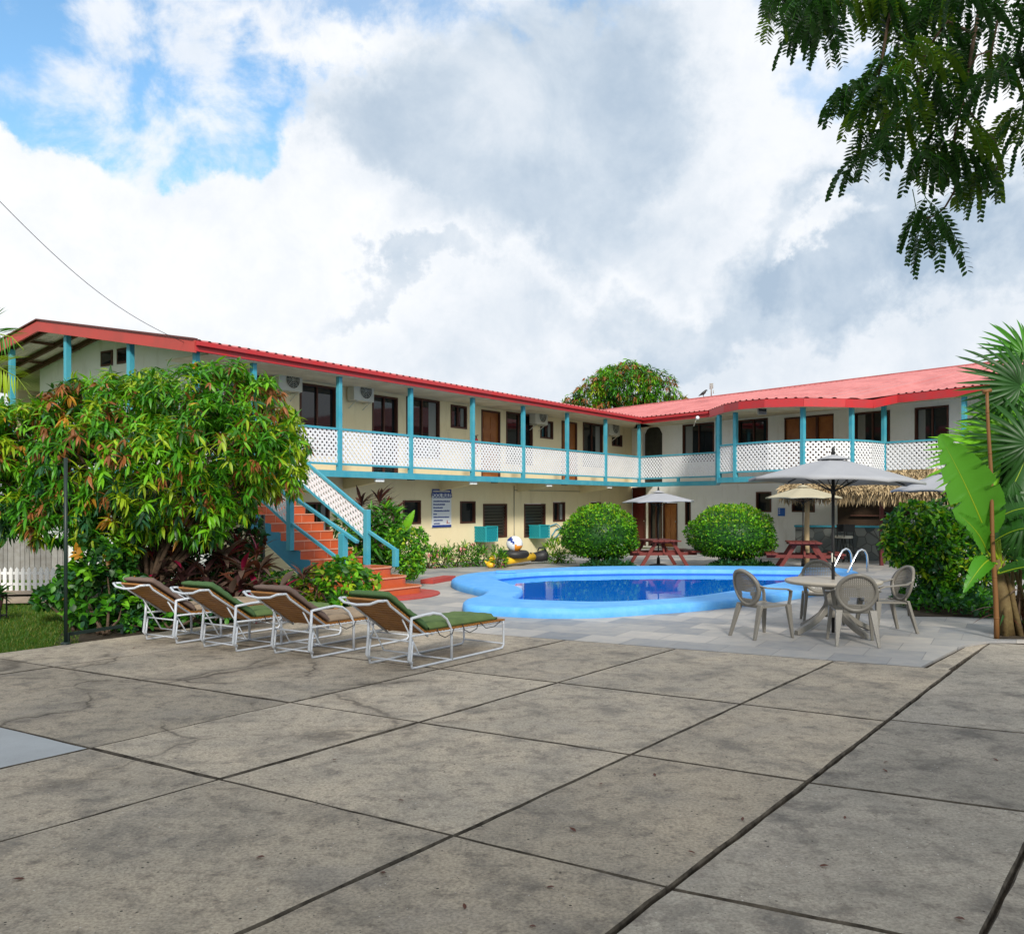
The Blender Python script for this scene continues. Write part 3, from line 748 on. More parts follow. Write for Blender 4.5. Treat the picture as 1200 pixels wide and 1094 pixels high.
# coping: rounded outer edge, flat top, inner lip
cp = MB(); nO = len(outer)
rings = [(offs(outer, .0), 0.0), (offs(outer, .012*sg), .06), (offs(outer, 0), .115), (offs(outer, -.03*sg), .14), (offs(outer, -.07*sg), .15)]
vs = []; 
for A, z in rings: vs += [(p.x, p.y, z) for p in A]
fs = [(k*nO+i, k*nO+(i+1) % nO, (k+1)*nO+(i+1) % nO, (k+1)*nO+i) for k in range(4) for i in range(nO)]
cp.add(vs, fs, 0, True)
inn = inner; nI = len(inn)
v_, f_ = ringfill(rings[-1][0], inn, .15); cp.add(v_, f_, 0)
ir = [(inn, .15), (offs(inn, -.02*sg), .13), (offs(inn, -.022*sg), .06)]
vs = []
for A, z in ir: vs += [(p.x, p.y, z) for p in A]
cp.add(vs, [(k*nI+i, (k+1)*nI+i, (k+1)*nI+(i+1) % nI, k*nI+(i+1) % nI) for k in range(2) for i in range(nI)], 0, True)
obj('coping', cp, M['pool'], pr)
bs = MB(); io = offs(inn, -.022*sg)
bs.add([(p.x, p.y, .06) for p in io]+[(p.x, p.y, -.35) for p in io], [(i, nI+i, nI+(i+1) % nI, (i+1) % nI) for i in range(nI)], 0, True)
v_, f_ = ringfill(io, [], -.35); bs.add(v_, f_); obj('basin', bs, M['poolin'], pr)
wa = MB(); v_, f_ = ringfill(offs(inn, -.018*sg), [], .035); wa.add(v_, f_); obj('water', wa, M['water'], kind='structure')
# skimmer box on the coping
sk = MB(); q = G(594, 670.5, .15); sk.box(q.x-.25, q.x+.2, q.y-.2, q.y+.15, .152, .19); obj('skimmer_lid', sk, M['pool'], pr, bevel=.01)
# soil beds
so = MB(); so.add([(p[0], p[1], -.03) for p in (G(60, 757), G(200, 735.5), G(425, 708), G(436, 694), (-3.4, 18.2), (-6.5, 20), G(100, 690), G(85, 720))], [tuple(range(8))])
obj('garden_bed', so, M['soil'], kind='structure')
so = MB(); q = [G(1158, 748, 0), G(1300, 752), (11, 16), (9.2, 17.2), (8.2, 14.3), G(1100, 716), G(1068, 708), G(1066, 722)]
so.add([(p[0], p[1], .006) for p in [G(1064, 722), G(1166, 723.5), G(1166, 748.5), G(1300, 750), (12, 17), (8.6, 17.4), G(1062, 706)]], [tuple(range(7))])
obj('planting_bed', so, M['soil'], kind='structure')
pa = MB(); pa.add([(p[0], p[1], -.02) for p in (G(-60, 707), G(72, 704), G(90, 697), G(-60, 698))], [(0, 1, 2, 3)])
pa.add([(p[0], p[1], -.005) for p in (G(-60, 697.6), G(95, 694.5), G(100, 689), G(-60, 691.5))], [(0, 1, 2, 3)])
obj('path', pa, M['path'], kind='structure')
# red painted apron by the steps, and kerb band
# ---------------------------------------------------------------- left wing
WN = -1.25
sg_ = LF.s_of(228, .15)                     # gable end of the roof
SG = sg_; SW = SG-1.65                      # gable wall
FL, BB, RT, LB0 = 2.55, 2.385, 3.55, 2.70
wing = root('hotel_wing', 'long two-storey cream hotel wing with red roof edge and white lattice balcony, on the left', 'building', tuple(LF.p(8, -4, 0)), group=None)
def R(n, a, b, c, d): return LF.rect(n, a, b, c, d)
up = [('slide', 351, 394, 451, 533), ('door', 436, 466, 464, None), ('slide', 476, 515, 467, 536), ('small', 528, 547, 475, 502), ('wood', 564, 586, 481, None),
      ('slide', 593, 624, 484, 545), ('small', 633, 648, 493, 514), ('wood', 658, 676, 494, None), ('slide', 683, 706, 496, 548), ('small', 717, 729, 509, 523), ('wood', 300, 322, 441, None), ('slide', 250, 285, 436, 520)]
lo = [('small', 472, 493, 586, 614), ('small', 539, 557, 587, 613), ('louvre', 566, 594, 590, 630), ('louvre', 614, 639, 590, 629), ('small', 648, 662, 588, 611), ('small', 692, 704, 588, 604), ('slide', 358, 386, 588, 640)]
ops = []; st = []
for k in up+lo:
    s0, s1, z0, z1 = R(WN, k[1], k[2], k[3], k[4] or 560)
    if k[4] is None: z0 = FL+.01
    ops.append((s0, s1, z0, z1)); st.append(k[0])
wm = wall_open(LF, WN, -1.775, SW, -.05, 5.12, ops)
obj('wall', wm, M['wall'], wing)
for o, t in zip(ops, st): window(LF, WN, o, wing, 'slide' if t == 'small' and (o[1]-o[0]) > .8 else t)
# gable wall (faces the camera end): s = SW, from n=WN back to ridge etc.
RZ, EZ, RN = 6.12, 5.05, -5.75
GF = Fr(LF.p(SW, WN, 0), -LF.n, LF.u)   # s runs away from the courtyard, n outwards to the camera end
gw = [GF.rect(0, 119, 132.5, 411, 429), GF.rect(0, 138, 150, 408, 426)]
back = 2*(-RN)-1.4
def ztop(nL): return EZ-.06+(.2-nL)*(RZ-EZ)/(.2-RN) if nL > RN else RZ-.06-(RN-nL)*(RZ-EZ)/(.2-RN)
gmb = wall_open(GF, 0, .0, back-2.5, -.05, ztop(WN), gw)
xs = [0, -RN+WN, back-2.5]
tri = [(0, ztop(WN)), (-RN+WN, ztop(RN)), (back-2.5, ztop(WN-(back-2.5)))]
for nn in (0, -.18): gmb.add([GF.p(a, nn, b) for a, b in tri]+[GF.p(back-2.5, nn, ztop(WN))], [(0, 1, 2, 3)] if ztop(WN-(back-2.5)) > ztop(WN)+.01 else [(0, 1, 3)])
# upper windows lie in the triangle: rebuild as solid recess frames
obj('gable_wall', gmb, M['wallw'], wing)
for o in gw: 
    f_ = MB(); a, b, c, d = o; GF.box(f_, a, b, .002, .03, c, d); w_ = obj('window', f_, M['darkwood'], wing); g_ = MB(); GF.box(g_, a+.05, b-.05, .031, .035, c+.05, d-.05); obj('pane', g_, M['glass'], w_)
# back walls (plain) so the building is solid
bw = MB(); LF.box(bw, -7, SW, -10.2, -10.0, -.05, EZ-.1); obj('back_wall', bw, M['wall'], wing)
# floor slab / balcony
fm_ = MB(); LF.box(fm_, -1.5, SG-.1, WN-.02, -.07, FL-.12, FL); GF.box(fm_, 0.01, back-3, .02, SG-.12-SW, FL-.12, FL-.003); obj('balcony_floor', fm_, M['soffit'], wing)
bm_ = MB(); LF.box(bm_, 0.0, SG, -.06, .06, BB, FL-.006); GF.box(bm_, -1.2, back-3, SG-SW-.1, SG-SW+.02, BB, FL-.009); obj('edge_beam', bm_, M['teal'], wing)
# posts
ps = [LF.s_of(p) for p in (749, 709.5, 664.5, 613, 553.7, 481, 397.5, 297)]
ps += [SG-.15]
for s in ps:
    b_ = MB(); LF.box(b_, s-.055, s+.055, -.055, .055, FL-.10, 4.86); obj('balcony_post', b_, M['teal'], wing, bevel=.006)
gp = [LF.n_of(p, SG-.15) for p in (153, 79, 14)]
for nv in gp:
    b_ = MB(); LF.box(b_, SG-.21, SG-.09, nv-.06, nv+.06, FL-.1, ztop(nv)-.16); obj('balcony_post', b_, M['teal'], wing)
# lattice panels (rail z from FL..)
for i in range(len(ps)-1):
    a, b = LF.p(ps[i]+.055, .0, 0), LF.p(ps[i+1]-.055, 0, 0)
    if i == len(ps)-2: b = LF.p(ps[i]+.9, 0, 0)     # opening of the stair
    lattice(a, b, ((LB0, RT), (LB0, RT)), parent=wing)
for (n0, n1) in ((-.1, gp[0]), (gp[0], gp[1]), (gp[1], gp[2])):
    lattice(LF.p(SG-.15, n0-.06, 0), LF.p(SG-.15, n1+.06, 0), ((LB0, RT), (LB0, RT)), parent=wing)
# cantilever brackets
for px in (442, 552, 641, 712):
    s = LF.s_of(px, -.1); b_ = MB()
    b_.hexa([LF.p(s-.07, WN, BB-.26), LF.p(s+.07, WN, BB-.26), LF.p(s+.07, -.07, BB-.10), LF.p(s-.07, -.07, BB-.10), LF.p(s-.07, WN, FL-.125), LF.p(s+.07, WN, FL-.125), LF.p(s+.07, -.07, FL-.125), LF.p(s-.07, -.07, FL-.125)])
    o = obj('bracket', b_, M['wall'], wing)
    t_ = MB(); LF.box(t_, s-.16, s+.16, -.06, -.0, BB-.085, BB-.004); obj('bracket_cap', t_, M['wallw'], o)
# roof
def sheet(fr, s0, s1, edge, ridge, under=None, pitch=.25, hgt=.03):
    """ribbed metal sheet; edge(s)->(n,z), ridge(s)->(n,z)"""
    mb = MB(); xs = []; s = s0
    while s < s1-1e-6:
        for o, h in ((0, 0), (.55, 0), (.66, 1), (.84, 1), (.95, 0)):
            x = s+o*pitch
            if x < s1: xs.append((x, h*hgt))
        s += pitch
    xs.append((s1, 0)); vs = []; fs = []
    for x, h in xs:
        n0, z0 = edge(x); n1, z1 = ridge(x)
        nm, zm = (n0+n1)/2, (z0+z1)/2
        vs += [fr.p(x, n0, z0+h), fr.p(x, nm, zm+h), fr.p(x, n1, z1+h)]
    for i in range(len(xs)-1):
        a = 3*i; fs += [(a, a+3, a+4, a+1), (a+1, a+4, a+5, a+2)]
    mb.add(vs, fs); return mb
rr = sheet(LF, -7, SG+.05, lambda s: (.24, EZ), lambda s: (RN, RZ))
rr2 = sheet(LF, -7, SG+.05, lambda s: (2*RN-.24, EZ), lambda s: (RN, RZ)); rr.add(rr2.v, rr2.f)
roof = obj('roof', rr, M['roof'], wing)
un = MB()
for i in range(int((SG+7)/.09)):
    s0 = -7+i*.09
    for (x0, x1, h0, h1) in ((s0, s0+.045, 0, .02), (s0+.045, s0+.09, .02, 0)):
        un.add([LF.p(x0, .22, EZ-.035-h0), LF.p(x1, .22, EZ-.035-h1), LF.p(x1, RN, RZ-.035-h1), LF.p(x0, RN, RZ-.035-h0)], [(0, 1, 2, 3)])
        un.add([LF.p(x0, 2*RN-.22, EZ-.035-h0), LF.p(x1, 2*RN-.22, EZ-.035-h1), LF.p(x1, RN, RZ-.035-h1), LF.p(x0, RN, RZ-.035-h0)], [(0, 1, 2, 3)])
obj('roof_underside', un, M['tin'], wing)
rf = MB()
for s in (SG-.25, SG-1.0, SW+.12):
    for sg2 in (0, 1):
        nn = .1 if not sg2 else 2*RN-.1
        rf.bar(LF.p(s, nn, EZ-.12), LF.p(s, RN, RZ-.12), .07, .12)
for nn in (-1.6, -3.2, -4.6, -5.75, -6.9, -8.4, -10):
    rf.bar(LF.p(SG-.03, nn, ztop(nn)-.05), LF.p(SW, nn, ztop(nn)-.05), .07, .07)
obj('rafters', rf, M['rafter'], wing)
fa = MB(); fa.hexa([LF.p(-.0, .22, EZ-.22), LF.p(SG+.04, .22, EZ-.22), LF.p(SG+.04, .25, EZ-.22), LF.p(0, .25, EZ-.22), LF.p(0, .22, EZ-.012), LF.p(SG+.04, .22, EZ-.012), LF.p(SG+.04, .25, EZ-.012), LF.p(0, .25, EZ-.012)])
LF.box(fa, 0, SG+.05, .251, .33, EZ-.11, EZ-.02)          # gutter
obj('fascia', fa, M['red'], wing, bevel=.008)
sf = MB(); LF.box(sf, -1.6, SG-.3, WN, .215, EZ-.235, EZ-.215); obj('soffit', sf, M['soffit'], wing)
bf = MB()
for sg2 in (0, 1):
    n0 = .24 if not sg2 else 2*RN-.24
    bf.hexa([LF.p(SG+.02, n0, EZ-.25), LF.p(SG+.07, n0, EZ-.25), LF.p(SG+.07, RN, RZ-.25), LF.p(SG+.02, RN, RZ-.25), LF.p(SG+.02, n0, EZ+.0), LF.p(SG+.07, n0, EZ+.0), LF.p(SG+.07, RN, RZ+.0), LF.p(SG+.02, RN, RZ+.0)])
obj('bargeboard', bf, M['red2'], wing)
cap = MB()
for sg2 in (0, 1):
    n0 = .24 if not sg2 else 2*RN-.24
    cap.bar(LF.p(SG+.05, n0, EZ+.03), LF.p(SG+.05, RN, RZ+.03), .12, .03)
obj('verge_trim', cap, M['roofd'], wing)
# conduit on the lower wall, dark round ceiling lamps
cd = MB(); s = LF.s_of(602, WN); cd.tube([LF.p(s, WN+.02, BB-.05), LF.p(s, WN+.02, .05)], .012, 6); cd.tube([LF.p(LF.s_of(690, WN), WN+.02, BB-.2), LF.p(s, WN+.02, BB-.2)], .01, 6); obj('conduit', cd, M['copper'], wing)
for px in (480, 578, 660):
    s = LF.s_of(px, -.5); l_ = MB(); l_.lathe([(.11, -.05), (.12, -.02), (.12, 0)], LF.p(s, -.45, FL-.122), 12); obj('ceiling_lamp', l_, M['black'], wing)
# ---------------------------------------------------------------- right wing
w2 = root('hotel_wing', 'pink-roofed two-storey hotel wing with a bowed lattice balcony, on the right', 'building', tuple(RF.p(7, -4, 0)))
RE = 17.5
def rr_(n, a, b, c, d): return RF.rect(n, a, b, c, d)
up = [('arch', 753, 776, 499, None), ('slide', 800, 837, 496, 541), ('slide', 865, 900, 491, 538), ('panel', 919, 977, 487, None), ('slide', 1001, 1043, 482, 535), ('slide', 1072, 1112, 476, 535), ('slide', 1150, 1185, 470, 530)]
lo = [('redwood', 737, 757, 571, None), ('door', 760, 776, 588, None), ('wood', 777, 794, 589, None), ('small', 803, 809.5, 587, 615), ('small', 886, 904, 576, 600), ('small', 928, 955, 583, 600)]
ops = []; st = []
for k in up+lo:
    s0, s1, z0, z1 = rr_(WN, k[1], k[2], k[3], k[4] or 560)
    if k[4] is None: z0 = FL+.01 if k in up else .02
    ops.append((s0, s1, z0, z1)); st.append(k[0])
wm = wall_open(RF, WN, -1.77, RE, -.05, 5.12, ops)
t = len(wm.f)
obj('wall', wm, M['wallw'], w2)
for o, tt in zip(ops, st):
    if tt == 'arch':
        a, b, c, d = o; f_ = MB(); RF.box(f_, a+.01, b-.01, WN-.15, WN-.13, c, d); w_ = obj('doorway', f_, M['screen'], w2)
        g_ = MB(); k = 8; r = (b-a)/2; m_ = (a+b)/2
        for i in range(k):
            x0 = a+(b-a)*i/k; x1 = a+(b-a)*(i+1)/k
            za = d-r*.6+r*.6*math.sqrt(max(0, 1-((x0-m_)/r)**2)); zb = d-r*.6+r*.6*math.sqrt(max(0, 1-((x1-m_)/r)**2))
            g_.hexa([RF.p(x0, WN-.12, za), RF.p(x1, WN-.12, zb), RF.p(x1, WN+.003, zb), RF.p(x0, WN+.003, za), RF.p(x0, WN-.12, d+.01), RF.p(x1, WN-.12, d+.01), RF.p(x1, WN+.003, d+.01), RF.p(x0, WN+.003, d+.01)])
        obj('arch_head', g_, M['wallw'], w_)
    elif tt == 'panel':
        a, b, c, d = o; f_ = MB(); RF.box(f_, a+.004, b-.004, WN-.12, WN-.06, c, d); w_ = obj('door', f_, M['wood'], w2)
        g_ = MB()
        for q in (0, .333, .666, 1): x = a+(b-a)*q; RF.box(g_, max(a+.004, x-.04), min(b-.004, x+.04), WN-.058, WN-.0, c, d-.062)
        RF.box(g_, a+.004, b-.004, WN-.058, WN+.01, d-.06, d-.004); obj('door_frame', g_, M['darkwood'], w_)
    else: window(RF, WN, o, w2, tt)
ew = MB(); RF.box(ew, -7, RE, -10.4, -10.2, -.05, 5.0); RF.box(ew, RE-.2, RE-.0, -10.2, WN-.2, -.05, 5.12); obj('back_wall', ew, M['wall'], w2)
# deck edge path: straight, bay, straight  (pixel, distance)
def RP(px, Y): return RF.sn((px2(px, Y), Y))
bay = [RP(843, 28.6), RP(862, 27.8), RP(900, 26.7), RP(941, 26.0), RP(970, 25.85), RP(998, 26.0), RP(1020, 26.45)]
sA = RF.s_of(841, 0); sB = RF.s_of(1037, 0)
path = [(0.0, 0), (sA, 0)]+bay+[(sB, 0), (RE, 0)]
dm = MB(); full = [(-.1, -.07), (-1.7, WN+.0)]+path+[(RE, WN)]
dpoly = [RF.p(a, b, 0) for a, b in full]
v_, f_ = ringfill([(p.x, p.y) for p in dpoly], [], FL); n = len(dpoly)
dm.add(v_, f_); dm.add([(a, b, FL-.12) for a, b, c in v_], f_); obj('balcony_floor', dm, M['soffit'], w2)
eb = MB()
for i in range(len(path)-1):
    a = RF.p(*path[i], 0); b = RF.p(*path[i+1], 0); d = (b-a).normalized()*.03; eb.bar(a-d*(i > 0)+Vector((0, 0, (BB+FL)/2-.003+i*.0007)), b+d+Vector((0, 0, (BB+FL)/2-.003+i*.0007)), .12, FL-BB-.006)
obj('edge_beam', eb, M['teal'], w2)
def lat2(p, q):
    a, b = RF.p(*p, 0), RF.p(*q, 0); d = (b-a).normalized()*.0; lattice(a+d, b-d, ((LB0, RT), (LB0, RT)), parent=w2)
lat2((.06, 0), (sA-.06, 0)); lat2((sA+.06, .06), bay[0])
for i in range(len(bay)-1): lat2(bay[i], bay[i+1])
lat2(bay[-1], (sB, 0)); 
mid = RF.s_of(1128, 0)
lat2((sB+.06, 0), (mid, 0)); lat2((mid+.1, 0), (mid+2.6, 0)); lat2((mid+2.7, 0), (RE, 0))
for i, (s, nv) in enumerate([(sA, 0), bay[0], bay[1], bay[3], bay[5], (sB-.02, .02), (mid+.05, 0), (mid+2.65, 0), (RE-.06, 0)]):
    b_ = MB(); w = .058; RF.box(b_, s-w, s+w, nv-w, nv+w, FL-.1, 4.52 if 0 < i < 5 else 4.86)
    obj('balcony_post', b_, M['teal'], w2, bevel=.006)
s_ = MB(); RF.box(s_, RF.s_of(795, 0)-.05, RF.s_of(795, 0)+.05, -.04, .04, FL, LB0); obj('short_post', s_, M['teal'], w2)
# roof edge path
re_ = [(-7, .24, EZ), (RF.s_of(831, .24), .24, EZ)]
for px, Y, py in ((832, 29.5, 480), (848, 27.8, 474), (865, 26.8, 470), (895, 26.0, 467.3), (941, 25.5, 466), (990, 25.45, 466.8), (1022, 25.9, 468)):
    z = zpy(py, Y)
    a, b = RP(px, Y); re_.append((a, b, z))
sC = RF.s_of(1042, .24); re_.append((max(sC, re_[-1][0]+.05), .24, 4.92)); re_.append((RE+.3, .24, 4.97))
EX = [r[0] for r in re_]
def edge2(s): return (float(np.interp(s, EX, [r[1] for r in re_])), float(np.interp(s, EX, [r[2] for r in re_])))
RN2, RZ2 = -5.9, 6.42
sR0 = RF.s_of(690, RN2); sR1 = 11.6
def ridge2(s):
    if s > sR1:
        t = min(1, (s-sR1)/(RE+.3-sR1)); return (RN2+(-.3-RN2)*t*.98, RZ2+(5.05-RZ2)*t)
    return (RN2, RZ2)
r2 = sheet(RF, sR0, RE+.3, edge2, ridge2, pitch=.24)
r3 = sheet(RF, sR0, sR1, lambda s: (2*RN2-.2, 5.0), lambda s: (RN2, RZ2)); r2.add(r3.v, r3.f)
r2.add([RF.p(sR1, RN2, RZ2), RF.p(sR1, 2*RN2-.2, 5.0), RF.p(RE+.3, 2*RN2-.2, 5.0), RF.p(RE+.3, .24, 4.97)], [(0, 1, 2, 3)])
obj('roof', r2, M['roof'], w2)
rc = MB(); rc.bar(RF.p(sR0, RN2, RZ2+.03), RF.p(sR1, RN2, RZ2+.03), .22, .05); obj('ridge_cap', rc, M['roof'], w2)
# fascia along the roof edge
fa = MB(); fb = MB(); fg = MB()
for i in range(1, len(re_)-1):
    a, b = re_[i], re_[i+1]
    p0, p1 = RF.p(a[0], a[1]-.03, 0), RF.p(b[0], b[1]-.03, 0); d = (p1-p0).normalized()*.004
    tgt = fa
    tgt.bar(p0+Vector((0, 0, a[2]-.125)), p1+Vector((0, 0, b[2]-.125)), .03, .235)
fa2 = MB(); fa2.bar(RF.p(.03, .22, EZ-.14), RF.p(re_[1][0], .22, EZ-.14), .03, .2); RF.box(fa2, .3, re_[1][0], .236, .31, EZ-.12, EZ-.03)
fa.add(fa2.v, fa2.f)
obj('fascia', fa, M['red'], w2)
sp_ = [(-1.7, WN)]+[(.02, .2)]+[(a, b-.05) for a, b, z in re_[1:]]+[(RE, WN)]
v_, f_ = ringfill([(RF.p(a, b, 0).x, RF.p(a, b, 0).y) for a, b in sp_], [], 0)
cm2 = MB()
def sofz(x, y):
    s, nn = RF.sn((x, y)); e_ = edge2(s); return e_[1]-.235 if nn > WN+.1 else EZ-.235
cm2.add([(x, y, sofz(x, y)) for x, y, z in v_], f_); obj('soffit', cm2, M['soffit'], w2)
# ---------------------------------------------------------------- staircase
SF = Fr((-2.3, 17.9), (-LF.n.x, -LF.n.y), (-U.x, -U.y))
sw_ = 1.4
stt = root('staircase', 'outdoor stair with terracotta tiled steps and turquoise lattice handrails up to the balcony', 'staircase', (-2.3, 17.9, 0))
tr = .277; ri = .17
steps = [(-.66, .17), (-.33, .34), (0, .51)]+[(.88+tr*i, .68+ri*i) for i in range(12)]
mb = MB(); ns = MB()
for i, (s, z) in enumerate(steps):
    z0 = z-ri; s1 = steps[i+1][0] if i+1 < len(steps) else s+.3
    if i < 3:
        nA, nB = -.18+.06*i, sw_+.2-.06*i; r = .34; pts = []
        for k in range(7):
            a = math.pi/2*k/6; pts.append((s+r-r*math.cos(a), nA+r*.8-r*.8*math.sin(a)))
        pts = [(.88, nA)]+pts[::-1]
        for k in range(7):
            a = math.pi/2*k/6; pts.append((s+r-r*math.sin(math.pi/2-a), nB-r*.8+r*.8*math.sin(a)) if 0 else (s+r-r*math.cos(a), nB-r*.8+r*.8*math.sin(a)))
        pts.append((.88, nB)); w = [SF.p(a, b, 0) for a, b in pts]
        n = len(w); mb.add([(p.x, p.y, z0) for p in w]+[(p.x, p.y, z-.0) for p in w], [tuple(range(n, 2*n))]+[(k, (k+1) % n, n+(k+1) % n, n+k) for k in range(n-1)])
        w2_ = [SF.p(a-.012, b, 0) for a, b in pts]
        for k in range(n-1): ns.bar(w2_[k]+Vector((0, 0, z-.008)), w2_[k+1]+Vector((0, 0, z-.008)), .03, .022)
    else:
        mb.add([SF.p(s, 0, z0), SF.p(s, sw_, z0), SF.p(s, sw_, z), SF.p(s, 0, z), SF.p(s1, 0, z), SF.p(s1, sw_, z)], [(0, 1, 2, 3), (3, 2, 5, 4)])
        for nn in (0, sw_): mb.add([SF.p(s, nn, max(0, z-.50)), SF.p(s1, nn, max(0, z-.50+ri)), SF.p(s1, nn, z), SF.p(s, nn, z)], [(0, 1, 2, 3)], 1)
        mb.add([SF.p(s, 0, max(0, z-.50)), SF.p(s1, 0, max(0, z-.50+ri)), SF.p(s1, sw_, max(0, z-.50+ri)), SF.p(s, sw_, max(0, z-.50))], [(0, 1, 2, 3)], 1)
        SF.box(ns, s-.014, s+.03, -.004, sw_+.004, z-.018, z+.003)
        for q in (.35, .7, 1.05): SF.box(ns, s-.004, s+.001, q-.004, q+.004, z0, z-.02)
obj('steps', mb, [M['steptile'], M['teald']], stt); obj('nosing', ns, M['grout'], stt)
def newel(s, n, z0, z1, w=.11):
    b = MB(); SF.box(b, s-w/2, s+w/2, n-w/2, n+w/2, z0, z1); obj('newel_post', b, M['teal'], stt, bevel=.008)
nb = -.04; nf = sw_+.05
sB_ = SF.s_of(430, nb); newel(sB_, nb, .5, SF.z_of(sB_, nb, 597))
s3 = SF.s_of(463.5, nb); newel(s3, nb, .5, SF.z_of(s3, nb, 643), .1)
zt = SF.z_of(sB_, nb, 599); slope = .60
sT = 4.05
lattice(SF.p(sB_+.06, nb, 0), SF.p(sT, nb, 0), ((zt-.55, zt-.02), (zt-.55+slope*(sT-sB_), zt-.02+slope*(sT-sB_))), parent=stt, pitch=.1, w=.055)
hb = MB(); hb.bar(SF.p(sB_, nb, SF.z_of(sB_, nb, 621)), SF.p(s3, nb, SF.z_of(s3, nb, 644)), .07, .05)
sF = SF.s_of(340, nf); newel(sF, nf, SF.z_of(sF, nf, 645), SF.z_of(sF, nf, 579))
s4 = SF.s_of(402, nf); newel(s4, nf, .5, SF.z_of(s4, nf, 625), .13)
s5 = SF.s_of(419, nf); s6 = SF.s_of(397, nf)
hb.bar(SF.p(sF-.02, nf, SF.z_of(sF, nf, 580)), SF.p(s5, nf, SF.z_of(s5, nf, 635)), .08, .05)
hb.bar(SF.p(sF, nf, SF.z_of(sF, nf, 612)), SF.p(s6, nf, SF.z_of(s6, nf, 655)), .06, .05)
obj('handrail', hb, M['teal'], stt)
zf = SF.z_of(sF, nf, 581)
lattice(SF.p(sF+.06, nf, 0), SF.p(sT, nf, 0), ((zf-.55, zf-.02), (zf-.55+slope*(sT-sF), zf-.02+slope*(sT-sF))), parent=stt, pitch=.1, w=.055)
ap = MB(); c_ = SF.p(-.3, .3, 0); pts = []
for k in range(24):
    a = 2*math.pi*k/24; q = SF.p(-.25+.95*math.cos(a), .62+1.25*math.sin(a), 0); pts.append((q.x, q.y))
ap.prism(pts, .004, .03); obj('step_apron', ap, M['red2'], stt)
kb = MB(); a = G(500, 684); b = G(527, 679); kb.bar(a+Vector((0, 0, .05)), b+Vector((0, 0, .05)), .3, .09); tag(obj('kerb', kb, M['red2'], kind='structure'), 'low red painted kerb stub between the stair foot and the pool', 'kerb') if 0 else obj('kerb', kb, M['red2'], kind='structure')
# ---------------------------------------------------------------- wall-mounted things
def acunit(fr, n, px0, px1, y0, y1, label, depth=.32):
    m = (px0+px1)/2; s = fr.s_of(m, n+depth); z0, z1 = fr.z_of(s, n+depth, y1), fr.z_of(s, n+depth, y0); h = z1-z0; w = h*1.35
    t = root('air_conditioner', label, 'air conditioner', tuple(fr.p(s, n, z0)), group='air conditioner units on the upper walls')
    b = MB(); fr.box(b, s-w/2, s+w/2, n+.06, n+depth, z0, z1); obj('casing', b, M['ac'], t, bevel=.02)
    c = fr.p(s-w*.08, n+depth+.004, (z0+z1)/2); R_ = h*.38; f = MB(); k = 24
    ux, uz = fr.u, Vector((0, 0, 1))
    ring = [c+ux*R_*math.cos(2*math.pi*i/k)+uz*R_*math.sin(2*math.pi*i/k) for i in range(k)]
    f.add(ring, [tuple(range(k))]); g = MB()
    for q in (1, .8, .6, .4, .2): g.tube([c+fr.n*.008+ux*R_*q*math.cos(2*math.pi*i/k)+uz*R_*q*math.sin(2*math.pi*i/k) for i in range(k)], .006, 4, closed=True)
    for i in range(8): a = math.pi*i/4; g.bar(c+fr.n*.008, c+fr.n*.008+ux*R_*math.cos(a)+uz*R_*math.sin(a), .006, .006)
    o = obj('fan', f, M['screen'], t); obj('fan_guard', g, M['ac'], t)
    for q in (-.35, .35):
        b = MB()
        b.bar(fr.p(s+w*q, n, z0-.02), fr.p(s+w*q, n+depth, z0-.02), .03, .03); b.bar(fr.p(s+w*q, n, z0-.2), fr.p(s+w*q, n+depth*.8, z0-.03), .02, .02)
        obj('bracket', b, M['ac'], t)
for a in ((326, 356, 431, 458, 'large white air conditioner high on the balcony wall right above the mango tree'),
          (415, 439, 445, 470, 'white air conditioner between the dark wide window and the second balcony door'),
          (624, 646, 477, 497, 'weathered air conditioner above a small window midway along the long balcony'),
          (714, 727, 490, 510, 'air conditioner in the balcony corner where both wings meet')):
    acunit(LF, WN, *a)
sgn = root('rules_sign', 'tall white pool rules board with blue header bands on the cream wall', 'sign', tuple(LF.p(LF.s_of(517, WN), WN, 1)))
a, b, c, d = LF.rect(WN, 505.5, 528, 573, 617.5)
LF_r = Fr(LF.p(b, WN, 0), U, LF.n); wS = b-a; hS = d-c      # reading direction left to right
mb = MB(); LF_r.box(mb, 0, wS, .004, .03, c, d); obj('board', mb, M['signw'], sgn)
mb = MB(); LF_r.box(mb, 0, wS, .0305, .033, d-hS*.115, d); LF_r.box(mb, 0, wS, .0305, .033, c, c+hS*.06); LF_r.box(mb, wS*.03, wS*.97, .0305, .032, d-hS*.235, d-hS*.225); obj('band', mb, M['signb'], sgn)
def text(txt, fr, s, n, z, size, m, parent, align='CENTER', bold=0):
    cu = bpy.data.curves.new('lettering', 'FONT'); cu.body = txt; cu.size = size; cu.align_x = align; cu.align_y = 'CENTER'; cu.extrude = .001; cu.offset = bold
    to = bpy.data.objects.new('tmp', cu); COL.objects.link(to)
    R_ = Matrix((fr.u, Vector((0, 0, 1)), fr.u.cross(Vector((0, 0, 1))))).transposed().to_4x4(); R_.translation = fr.p(s, n, z)-OFF[parent.name]
    dg = bpy.context.evaluated_depsgraph_get(); me = bpy.data.meshes.new_from_object(to.evaluated_get(dg)); me.transform(R_)
    bpy.data.objects.remove(to); me.materials.clear(); me.materials.append(m)
    o = bpy.data.objects.new('lettering', me); COL.objects.link(o); o.parent = parent; OFF[o.name] = OFF[parent.name]; return o
text('POOL RULES', LF_r, wS/2, .034, d-hS*.17, wS*.19, M['signb'], sgn, bold=.004)
ll = MB()
